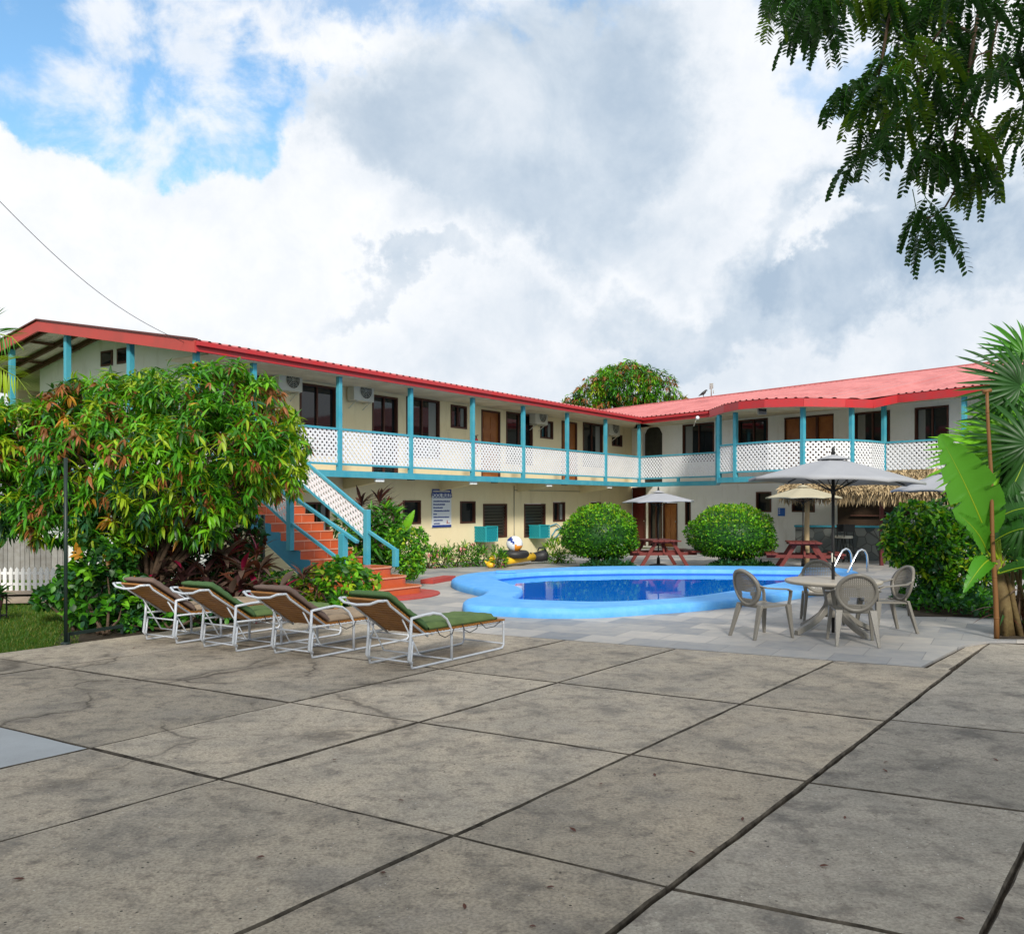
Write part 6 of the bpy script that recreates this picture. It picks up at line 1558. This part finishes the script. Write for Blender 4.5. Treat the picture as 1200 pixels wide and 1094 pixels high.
# umbrella-leaf shrub with yellow leaves and a red flower beside the pole
al = [LB_(112, 652, 12.9, 30), LB_(100, 690, 12.7, 32), LB_(130, 690, 12.9, 34), LB_(145, 715, 12.8, 34, None, 24), LB_(110, 715, 12.6, 28, None, 22), LB_(85, 680, 12.8, 22), LB_(165, 700, 13, 30), LB_(140, 660, 13.2, 26)]
shrub('hibiscus_bush', 'dark round-leaved bush with a few orange leaves and a red flower beside the tall pole', 'bush', al, 520, BROAD, .13, [L_dk, L_md, L_bg, L_or, L_lt], [.4, .25, .2, .02, .13], tuple(G(120, 742)), per=5, spread=(50, 95), extra_fl=(M['redfl'], 1, .05))
shrub('garden_shrub', 'low dark shrub reaching over the lawn edge', 'bush', [LB_(55, 700, 13.6, 22, None, 12), LB_(75, 692, 13.4, 22, None, 14)], 90, BROAD, .14, [L_dk, L_bg, L_md], [.5, .3, .2], tuple(G(85, 738)), per=5, spread=(50, 95), stems=4)
shrub('garden_shrub', 'low green shrubs at the concrete edge behind the garden end lounger', 'bush', [LB_(190, 722, 12.9, 26, None, 18), LB_(225, 716, 13.2, 24, None, 18), LB_(160, 730, 12.7, 22, None, 14), LB_(255, 715, 13.4, 24, None, 16), LB_(290, 712, 13.8, 22, None, 16)], 360, BROAD, .10, [L_dk, L_md, L_bg], [.45, .3, .25], tuple(G(200, 737)), per=4, spread=(40, 95))
# behind stairs, bright green
shrub('bright_bush', 'bright green bush growing beside the short newel post of the stair', 'bush', [LB_(478, 650, 19, 20), LB_(485, 635, 19.2, 18), LB_(470, 640, 19.4, 22), LB_(482, 664, 18.8, 17, None, 14), LB_(455, 645, 19.8, 20)], 1100, OV, .10, [L_md, L_lt, L_dk, L_yl], [.35, .35, .2, .1], tuple(G(480, 678)), per=3, spread=(30, 90))
shrub('garden_shrub', 'tangled green plants under the lattice side of the stair', 'bush', [LB_(440, 630, 20, 24), LB_(425, 650, 19.4, 24), LB_(405, 615, 20.6, 14), LB_(450, 612, 20.4, 20), LB_(412, 668, 18.6, 20)], 520, NAR, .28, [L_dk, L_md, L_lt, L_pu], [.35, .35, .2, .1], None, per=4, spread=(20, 80), stems=10)
def paddle(name, label, base, lf, mats, catn='plant', stemr=.03, stemtop=None, group=None, trunk=None):
    """plant with large paddle leaves; lf: list of (root point, tip point, width, sag, mat index, normal)"""
    t = root(name, label, catn, base, group=group); 
    for (a, b, w, sag, mi, nrm) in lf:
        a, b = Vector(a), Vector(b); L = (b-a).length; d = (b-a)/L; nr = Vector(nrm).normalized(); sd_ = d.cross(nr).normalized(); nr = sd_.cross(d)
        mb = MB(); n = 64; vs = []
        cuts = {rnd.randrange(10, n-5) for _ in range(9)}
        for i in range(n+1):
            u = i/n; ww = w*(math.sin(math.pi*min(1, max(0, u*.96+.03))**.75)**.7)*(1-.12*u)/2
            c = a+d*L*u+nr*(sag*math.sin(u*math.pi*.9))-Vector((0, 0, abs(sag)*.6*u*u))
            nl = rnd.uniform(0, .03) if i not in cuts else rnd.uniform(.2, .55)
            rip = .006*math.sin(i*.9)+(.004 if i % 2 else -.004)
            vs += [c-sd_*ww*(1-nl)+nr*(ww*.35+rip), c-sd_*ww*.5+nr*(ww*.10-rip*.4), c, c+sd_*ww*.5+nr*(ww*.10+rip*.4), c+sd_*ww*(1-nl*.7)+nr*(ww*.35-rip)]
        mb.add(vs, [(5*i+k, 5*i+k+1, 5*i+6+k, 5*i+5+k) for i in range(n) for k in range(4)], 0, True)
        lo_ = obj('leaf', mb, mats[mi], t)
        m2 = MB(); pts = [Vector(vs[5*i+2])-nr*.004 for i in range(0, n+1, 2)]; bb = Vector(base); st_ = stemtop or (bb+Vector((0, 0, .3)))
        m2.tube([Vector(st_), (Vector(st_)+a)/2-Vector((0, 0, .03))]+pts, [stemr, stemr*.7]+[stemr*.5*(1-.8*k/len(pts)) for k in range(len(pts))], 6); obj('midrib', m2, mats[-1], lo_)
    if trunk: obj('trunk', trunk, M['stem'], t)
    return t
# ginger with broad upright leaf by the wall
paddle('ginger_plant', 'ginger plant with one broad upright leaf beside the rules sign', tuple(bandpt(468, 20.5, 0)), [(pp(472, 626, 20.3), pp(486, 596, 20.3), .22, .05, 0, (0, -1, .2)), (pp(468, 628, 20.3), pp(473, 600, 20.4), .12, .04, 1, (-.5, -1, .3)), (pp(464, 630, 20.3), pp(455, 606, 20.4), .12, .05, 1, (.4, -1, .3)), (pp(470, 634, 20.2), pp(484, 618, 20.1), .12, .05, 1, (.4, -1, .6))], [L_lt, L_md, L_yl], stemr=.015)
# flower bed along the wall
for i, (px, r, h, Y, lab, f) in enumerate(((502, 12, 14, 24.4, 'pink flowered shrub in the wall bed, closest to the stair', 12), (518, 11, 12, 24.6, 'leafy shrub in the wall bed below the rules sign', 3), (534, 13, 15, 24.9, 'light green shrub with small pink flowers in the middle of the wall bed', 8),
                                    (549, 11, 15, 25.2, 'green shrub in the wall bed below the small brown window', 5), (562, 9, 13, 25.3, 'green shrub in the wall bed just beside the yellow duck float', 5), (585, 8, 12, 24.6, 'small pink flowered plant in front of the black inner tube', 7))):
    c0_ = P(px, 667-h*.6, Y); shrub('flower_shrub', lab, 'bush', [LB_(px, 664-h*.7, Y, r, None, h*.75), LB_(px-r*.5, 660-h*.9, Y, r*.5, None, h*.7), LB_(px+r*.5, 661-h*.8, Y, r*.5, None, h*.65)], 420, NAR, .15, [L_dk, L_md, L_lt, L_yl], [.3, .35, .25, .1], (c0_.x, Y, 0), per=1, up=.9, stems=5, extra_fl=(M['pink'], f, .09), group='low shrubs along the cream wall')
shrub('flower_shrub', 'low green shrub against the wall between the black end of the inflatable and the round hedge', 'bush', [LB_(652, 645, 26.6, 13, None, 12), LB_(664, 647, 26.6, 12, None, 10), LB_(642, 648, 26.8, 8, None, 9)], 700, NAR, .18, [L_md, L_lt, L_yl, L_dk], [.35, .3, .2, .15], (px2(652, 26.6), 26.6, 0), up=.9, stems=5, group='low shrubs along the cream wall')
# lantern-like planter at the left edge
pl_ = root('plant_stand', 'dark square plant stand with a drooping plant at the lawn side', 'plant stand', tuple(G(-3, 724))); q = G(-3, 724); mb = MB()
for a in (-.09, .09):
    for b in (-.09, .09): mb.bar(q+Vector((a, b, 0)), q+Vector((a, b, .36)), .018, .018)
for z in (.04, .36): mb.tube([q+Vector((a, b, z)) for a, b in ((-.09, -.09), (.09, -.09), (.09, .09), (-.09, .09))], .01, 5, closed=True)
obj('frame', mb, M['black'], pl_); mb = MB(); mb.lathe([(.05, .1), (.085, .3), (.09, .33)], q, 12); obj('pot', mb, M['rafter'], pl_)
n = 60; leaves('foliage', NAR, [(q.x, q.y, .34)]*n, unit(n)+np.array([0, 0, .6]), rs.uniform(.12, .26, n), [L_dk, L_pu], rs.choice(2, n), pl_)
# ---- palms: fan fronds
def fan(c, d, nrm, R_, nseg, open_=150, droop=.25, W=.075, split=.45):
    """fan leaf at c pointing along d, normal nrm -> arrays"""
    c = Vector(c); d = Vector(d).normalized(); nr = Vector(nrm); nr = (nr-d*nr.dot(d)).normalized(); s_ = d.cross(nr)
    PP, DD, SS, UU = [], [], [], []
    for k in range(nseg):
        a = math.radians(-open_+2*open_*k/(nseg-1)); v = d*math.cos(a)+s_*math.sin(a); PP.append(c); DD.append(v+nr*.12*((k % 2)-.5)); SS.append(R_*(1-.25*abs(a)/math.radians(150))*rnd.uniform(.92, 1.08)); UU.append(nr)
    return PP, DD, SS, UU
FANL = leaf_tpl(.085, 6, .50, .6, lambda q: min(1, q*3.2)*(1-q)**.45*1.25)
def fanpalm(name, label, base, crown, fronds, mats, trunk=True):
    t = root(name, label, 'palm', tuple(base)); PP, DD, SS, UU, MI = [], [], [], [], []; mb = MB()
    for (px, py, Y, ang, nrm, R_, ns, mi, op) in fronds:
        c = P(px, py, Y); a = math.radians(ang); d = Vector((math.cos(a), rnd.uniform(-.25, .25), math.sin(a)))
        A, B, C_, D_ = fan(c, d, nrm, R_, ns, op); PP += A; DD += B; SS += C_; UU += D_; MI += [mi]*len(A)
        mb = MB(); mb.tube([Vector(crown), (Vector(crown)+c)/2+Vector((0, 0, .12)), c], [.018, .014, .012], 6); obj('leaf_stalk', mb, L_md, t)
    leaves('fronds', FANL, PP, DD, SS, mats, MI, t, roll=.06, up=UU)
    mb2 = MB(); b = Vector(base); cr = Vector(crown); mb2.tube([b, (b+cr)/2+Vector((.05, 0, 0)), cr], [.13, .10, .09], 10); obj('trunk', mb2, M['bark'], t)
    return t
cr = P(1230, 560, 12.6)
fanpalm('fan_palm', 'fan palm with stiff pointed fronds over the banana plant at the right', (cr.x, 12.6, 0), cr,
        [(1196, 452, 12.3, 150, (-.2, -1, .35), .80, 30, 0, 100), (1172, 533, 12.25, 158, (-.1, -1, .55), .86, 46, 2, 100), (1188, 505, 12.3, 140, (-.1, -1, .5), .66, 42, 2, 120), (1200, 575, 12.3, 190, (-.1, -1, .4), .6, 36, 0, 120), (1200, 415, 12.6, 130, (-.2, -1, .2), .6, 26, 1, 120), (1185, 560, 12.2, 200, (-.2, -1, .2), .7, 30, 0, 110), (1205, 520, 11.9, 120, (0, -1, .3), .75, 30, 0, 130),
         (1225, 455, 12.8, 80, (0, -1, .2), .9, 30, 0, 120), (1200, 610, 12.1, 215, (-.3, -1, .3), .7, 28, 0, 110), (1235, 500, 12.2, 60, (.2, -1, .2), .9, 30, 1, 130), (1195, 495, 12.9, 170, (-.3, -1, .3), .75, 30, 0, 120), (1180, 590, 12.6, 160, (-.1, -1, .5), .6, 26, 0, 120), (1230, 640, 12.4, 230, (-.3, -1, .3), .8, 26, 0, 110), (1215, 570, 12.7, 180, (-.1, -1, .3), .8, 30, 0, 140)],
        [L_dk, L_md, L_lt])
# banana
st = P(1172, 660, 12.0); tk = MB(); b = bandpt(1180, 12.1, 0)
tk.tube([b, b+Vector((-.02, 0, .35)), P(1166, 655, 12.0)], [.11, .09, .06], 10)
for k, (px, py) in enumerate(((1176, 662), (1186, 655), (1196, 660), (1170, 640), (1204, 664), (1190, 670))):
    bb = bandpt(1178+6*k, 12.0+.1*(k % 3), 0); tk.tube([bb, (bb+P(px, py, 12.1))/2+Vector((.02, 0, 0)), P(px, py, 12.1)], [.045, .035, .02], 7)
paddle('banana_plant', 'banana plant with wide glossy paddle leaves beside the brown stake', tuple(bandpt(1180, 12.1, 0)),
       [(pp(1157, 628, 11.95), pp(1100, 506, 11.7), .74, .06, 0, (-.1, -1, .15)), (pp(1156, 645, 11.95), pp(1120, 596, 11.6), .30, .08, 0, (-.2, -1, .4)), (pp(1162, 636, 11.9), pp(1240, 618, 11.4), .42, .12, 1, (0, -.6, 1)),
        (pp(1165, 610, 12.1), pp(1225, 592, 11.8), .48, .1, 1, (.1, -.8, .8)), (pp(1160, 655, 11.9), pp(1128, 690, 11.5), .26, .12, 2, (-.3, -.8, .5)), (pp(1170, 672, 11.9), pp(1250, 668, 11.6), .26, .1, 1, (0, -.5, 1)),
        (pp(1170, 600, 12.2), pp(1210, 500, 12.4), .45, .1, 1, (.2, -1, .1)), (pp(1160, 600, 12.3), pp(1150, 520, 12.5), .35, .1, 2, (.1, -1, .1)), (pp(1180, 650, 12.2), pp(1215, 700, 11.9), .25, .15, 1, (.3, -.8, .5))],
       [L_bn, L_dk, L_md, L_yl], stemr=.028, stemtop=tuple(st), trunk=tk)
rosette('banana_undergrowth', 'dry brown leaf bases and stalks at the foot of the banana plant', [pp(1185, 700, 12.2), pp(1195, 690, 12.1), pp(1205, 705, 12.3), pp(1175, 712, 12.2)], [L_rd, L_pg, L_dk], [.5, .3, .2], .45, .08, per=12, el=(-60, 60))
a = G(1168, 748); b = P(1157, 459, 11.8); mb = MB(); pts = [a+(b-a)*i/12+Vector((.008*math.sin(i), 0, 0)) for i in range(13)]
mb.tube(pts, [.034-.0012*i for i in range(13)], 10)
for i in range(1, 12, 2): mb.tube([pts[i]-Vector((0, 0, .008)), pts[i]+Vector((0, 0, .008))], .037-.0012*i, 10)
mb.tube([b+Vector((-.06, 0, .0)), b+Vector((.05, 0, .02))], .025, 6)
tag(obj('support_stake', mb, M['bamboo']), 'tall brown wooden stake propping the banana plant', 'stake')
# left side: arching palm fronds and banana leaf
def pinnate(name, label, base, crown, fr_, mats, L=.5, catn='palm', thick=.02, ww=.09):
    t = root(name, label, catn, tuple(base)); mb = MB(); PP, DD, SS, MI = [], [], [], []
    for pts, mi in fr_:
        pts = [Vector(p) for p in pts]; cur = []
        for i in range(len(pts)-1):
            for k in range(8): cur.append(pts[i]+(pts[i+1]-pts[i])*k/8)
        cur.append(pts[-1]); mb.tube(cur, [thick*(1-.8*i/len(cur)) for i in range(len(cur))], 6)
        for i in range(2, len(cur)):
            td = (cur[i]-cur[i-1]).normalized(); sd_ = td.cross(Vector((0, -1, .2))).normalized(); f = i/len(cur)
            for sgn in (-1, 1): PP.append(cur[i]); DD.append(td*.7+sd_*sgn*.9+Vector((0, rnd.uniform(-.2, .2), -.35))); SS.append(L*(math.sin(math.pi*min(.97, f+.12)))*rnd.uniform(.85, 1.1)); MI.append(mi)
    leaves('fronds', leaf_tpl(ww, 3, .25, .3), PP, DD, SS, mats, MI, t, roll=.1)
    b = Vector(base); c = Vector(crown); tr_ = MB(); tr_.tube([b, (b+c)/2+Vector((.1, 0, 0)), c], [.12, .1, .08], 10); obj('trunk', tr_, M['bark'], t); obj('rachis', mb, L_yl, t); return t
pinnate('coconut_palm', 'palm with arching yellow-green fronds at the left of the mango tree', tuple(bandpt(-70, 14.8, 0)), P(-70, 440, 14.8),
        [([P(-70, 440, 14.8), P(-45, 400, 14.6), P(-15, 388, 14.5), P(14, 395, 14.4), P(28, 410, 14.4)], 1), ([P(-70, 440, 14.8), P(-35, 425, 14.4), P(-5, 428, 14.2), P(20, 442, 14.1), P(38, 466, 14.1)], 0),
         ([P(-70, 440, 14.8), P(-90, 390, 14.6), P(-120, 380, 14.5), P(-150, 400, 14.4)], 0), ([P(-70, 440, 14.8), P(-50, 450, 14), P(-30, 480, 13.6), P(-20, 520, 13.4)], 0), ([P(-70, 440, 14.8), P(-75, 380, 15), P(-60, 340, 15.2), P(-35, 330, 15.4)], 0)], [L_yl, L_md], .55)
paddle('banana_plant', 'banana plant with a smooth upright leaf at the left behind the mango tree', tuple(bandpt(-20, 14.6, 0)), [(pp(-4, 560, 14.7), pp(4, 462, 14.7), .36, .04, 0, (0, -1, .1)), (pp(0, 640, 16), pp(22, 608, 16), .25, .05, 0, (0, -1, .5)), (pp(-20, 560, 14.9), pp(-50, 450, 14.9), .4, .05, 0, (0, -1, .1))], [L_bn, L_md, L_yl], stemr=.03)
# ---- feathery tree overhanging top right
tt = root('shade_tree', 'tree with dark feathery hanging leaves reaching in overhead at the top right', 'tree', (5.6, 4.6, 0))
def C4(px, py, Y): return P(px, py, Y)
clusters = [ # px, py, rx, ry, Y, count
    (918, 20, 24, 20, 4.4, 20), (948, 28, 36, 22, 4.2, 26), (985, 5, 34, 20, 4.4, 20), (930, -10, 50, 18, 4.6, 24), (978, 38, 16, 14, 4.3, 6),
    (1035, 22, 45, 36, 4.0, 34), (1090, 12, 45, 30, 4.1, 30), (1030, 75, 30, 34, 4.0, 24), (1060, 90, 34, 34, 3.9, 26), (1022, 125, 28, 28, 3.9, 20), (1060, 130, 32, 28, 3.85, 24), (1088, 110, 26, 40, 4.0, 16), (1110, 60, 26, 30, 4.2, 14),
    (1012, 190, 18, 12, 3.8, 7), (1030, 182, 24, 12, 3.8, 6), (1112, 178, 34, 26, 3.8, 22), (1092, 190, 22, 20, 3.9, 12), (1128, 150, 22, 22, 4.0, 12), (1160, 85, 26, 30, 4.1, 20), (1185, 95, 26, 24, 4.0, 18), (1170, 20, 30, 28, 4.3, 18), (1198, 40, 22, 30, 4.1, 14), (1205, 170, 12, 22, 3.9, 8),
    (1082, 262, 18, 8, 3.7, 6), (1100, 255, 20, 8, 3.7, 6), (1150, 218, 20, 10, 3.75, 10), (1170, 215, 16, 8, 3.75, 6), (1140, -20, 80, 30, 4.4, 40), (1060, -30, 80, 30, 4.5, 40), (1240, 0, 50, 80, 4.4, 30), (1230, 120, 30, 70, 4.2, 24)]
PP, DD, SS, MI, UU = [], [], [], [], []; rm = MB()
for (px, py, rx, ry, Y, cnt) in clusters:
    for gk in range(max(1, int(cnt/6.6))):          # one compound leaf: a short stalk with a hand of hanging pinnae
        a = rnd.uniform(0, 6.28); q = math.sqrt(rnd.random()); x = px+rx*.8*q*math.cos(a); y = py+ry*.8*q*math.sin(a)-24
        c0 = P(x, y, Y+rnd.uniform(-.4, .4)); az0 = rnd.uniform(0, 6.28); ax = Vector((math.cos(az0), math.sin(az0)*.7, rnd.uniform(-.5, .0))).normalized(); Ls = rnd.uniform(.08, .14); sd0 = Vector((-ax.y, ax.x, 0)).normalized()
        rm.tube([c0-ax*.05+Vector((0, 0, .05)), c0, c0+ax*Ls+Vector((0, 0, -.03))], .002, 4, cap=False)
        npn = rnd.randint(6, 9)
        for k in range(npn):
            sgn0 = -1 if k % 2 else 1; f0 = k/(npn-1); c = c0+ax*Ls*f0+Vector((0, 0, -.03*f0*f0)); Lr = rnd.uniform(.15, .22)
            d = (sd0*sgn0*rnd.uniform(.5, 1)*(1-.4*f0)+ax*(.15+.6*f0)+Vector((0, 0, rnd.uniform(-.6, -.2)))).normalized()
            pts = []; p = c.copy(); v = d.copy(); ns = 11
            for i in range(ns+1):
                pts.append(p.copy()); p = p+v*Lr/ns; v = (v+Vector((0, 0, -.15))).normalized()
            rm.tube(pts[::3], .0015, 3, cap=False); sdn = v.cross(ax if k % 2 else sd0).normalized()
            if k == 0: mi = int(rs.choice(2, p=[.62, .38]))
            if abs(sdn.z) > .7: sdn = Vector((1, 0, 0))
            for i in range(1, ns+1):
                td = (pts[i]-pts[i-1]).normalized(); s2 = (sdn-td*sdn.dot(td)).normalized()
                for sgn in (-1, 1): PP.append(pts[i]); DD.append(s2*sgn+td*.55); SS.append(.036*(.75+.4*math.sin(math.pi*i/(ns+1)))); MI.append(mi)
leaves('leaves', leaf_tpl(.46, 2, .1, .1, lambda q: 1.15*min(1, q*3)*min(1, (1-q)*3.6)), PP, DD, SS, [L_tree, L_tree2], MI, tt, roll=.25)
obj('leaf_stalks', rm, L_md, tt)['kind'] = 'stuff'
br = MB()
def twig(pts, r0, r1):
    pts = [P(*p) for p in pts]; n = len(pts); br.tube(pts, [r0+(r1-r0)*i/(n-1) for i in range(n)], 7)
twig([(1290, -60, 4.6), (1200, -40, 4.4), (1120, -30, 4.3), (1050, -10, 4.2), (1000, -5, 4.3), (940, -15, 4.4), (900, -12, 4.4)], .03, .005)
twig([(1200, -40, 4.4), (1150, 0, 4.1), (1142, 40, 4.0), (1135, 80, 3.95), (1128, 120, 3.9), (1118, 160, 3.8)], .012, .004)
twig([(1142, 40, 4.0), (1110, 25, 4.0), (1085, 60, 4.0), (1075, 100, 3.95), (1066, 130, 3.9)], .008, .003)
twig([(1135, 80, 3.95), (1145, 65, 4.0), (1160, 60, 4.0)], .006, .003); twig([(1060, 90, 4), (1040, 120, 3.9), (1030, 165, 3.85), (1022, 180, 3.8), (1012, 182, 3.8)], .005, .002)
twig([(1128, 120, 3.9), (1150, 150, 3.85), (1166, 165, 3.8), (1172, 185, 3.78), (1168, 198, 3.76), (1158, 208, 3.75)], .006, .0025)
twig([(1118, 160, 3.8), (1122, 205, 3.75), (1118, 225, 3.72), (1108, 242, 3.7), (1098, 252, 3.7), (1086, 256, 3.7)], .006, .0025)
twig([(1200, -40, 4.4), (1170, 20, 4.2), (1160, 70, 4.1)], .008, .003); twig([(1050, -10, 4.2), (1040, 30, 4.05), (1032, 80, 4), (1022, 125, 3.9)], .01, .003); twig([(1200, -40, 4.4), (1225, 60, 4.1), (1205, 160, 3.95)], .008, .003)
br.tube([(5.6, 4.6, 0), (5.5, 4.6, 1.5), (5.3, 4.6, 2.8), (4.4, 4.6, 3.8), tuple(P(1290, -60, 4.6))], [.18, .15, .12, .07, .03], 12)
br.tube([(5.3, 4.6, 2.8), (5.9, 4.5, 4.2), (6.1, 4.3, 5.4)], [.1, .07, .03], 10)
obj('trunk', br, M['bark'], tt)

# unseen crown added to the tree over the viewpoint to shade the nearest slabs
sh_l = [(Vector((x, y, z)), (1.7, 1.7, 1.0)) for x, y, z in ((-5, -4.5, 6.0), (-2.4, -5.2, 6.3), (.2, -4.4, 6.1), (2.6, -4.9, 6.2), (5, -3.8, 6.2), (-3.5, -7.2, 6.8), (0, -7.4, 7), (3.4, -7, 6.8), (6.6, -5.4, 6.4), (-7.2, -5, 6.2), (-3.6, -1.2, 5.7), (0, -1.4, 5.6), (3.6, -1.2, 5.7), (-1.8, 1.0, 5.6), (1.9, 1.0, 5.6), (5.2, .6, 5.8), (-5.4, .4, 5.9))]
p, d, ix = shell_points(sh_l, 15000, .6)
A_ = p; D_ = d+unit(len(p))*.6; leaves('added_shade_crown', leaf_tpl(.5, 2, .2, .1), A_, D_, .30*rs.uniform(.7, 1.2, len(p)), [L_tree, L_tree2], rs.choice(2, len(p)), tt, roll=.4)
mb = MB(); mb.tube([(5.3, 4.6, 2.8), (6.2, 1.5, 4.6), (4.5, -3, 5.6), (0, -5, 6.0), (-4.5, -5, 6.0)], [.11, .09, .07, .05, .03], 8); mb.tube([(4.5, -3, 5.6), (3, -6, 6.2), (-2, -7, 6.6)], [.06, .04, .03], 7); obj('added_shade_limb', mb, M['bark'], tt)

# lawn blades
Pn = []; D = []
while len(Pn) < 9000:
    px = rnd.uniform(-25, 92); py = rnd.uniform(706, 768)
    q = G(px, py); 
    if (Lb[1][0]-Lb[0][0])*(q.y-Lb[0][1])-(Lb[1][1]-Lb[0][1])*(q.x-Lb[0][0]) < .01: continue
    Pn.append((q.x, q.y, -.062)); D.append((rnd.uniform(-.5, .5), rnd.uniform(-.5, .5), 1))
leaves('grass', diamond_tpl(.12, .2, .2), Pn, D, rs.uniform(.04, .085, len(Pn)), [leafmat('lawn blade', (.06, .15, .012)), leafmat('dry blade', (.17, .19, .03))], rs.choice(2, len(Pn), p=[.75, .25]), kind='stuff', label='short mown green lawn grass beside the concrete', cat='grass')
# dry leaves dropped on the slabs
for i, (px, py) in enumerate(((768, 910), (702, 918), (474, 938), (1040, 905), (675, 975), (960, 1015), (1118, 1075), (445, 1022), (30, 1030), (545, 1066), (1170, 892), (870, 962), (1035, 893), (300, 1005), (390, 890), (640, 1040), (990, 960), (155, 760), (620, 1085), (815, 1000))):
    q = G(px, py); n = 1; o = leaves('fallen_leaf', leaf_tpl(.45, 3, -.15, .5), [(q.x, q.y, .004)], [(rnd.uniform(-1, 1), rnd.uniform(-1, 1), .05)], [rnd.uniform(.035, .06)], [L_rd], [0], roll=.1, label='small dry curled leaf fallen on the concrete slabs', cat='leaf', group='dry leaves scattered on the concrete')
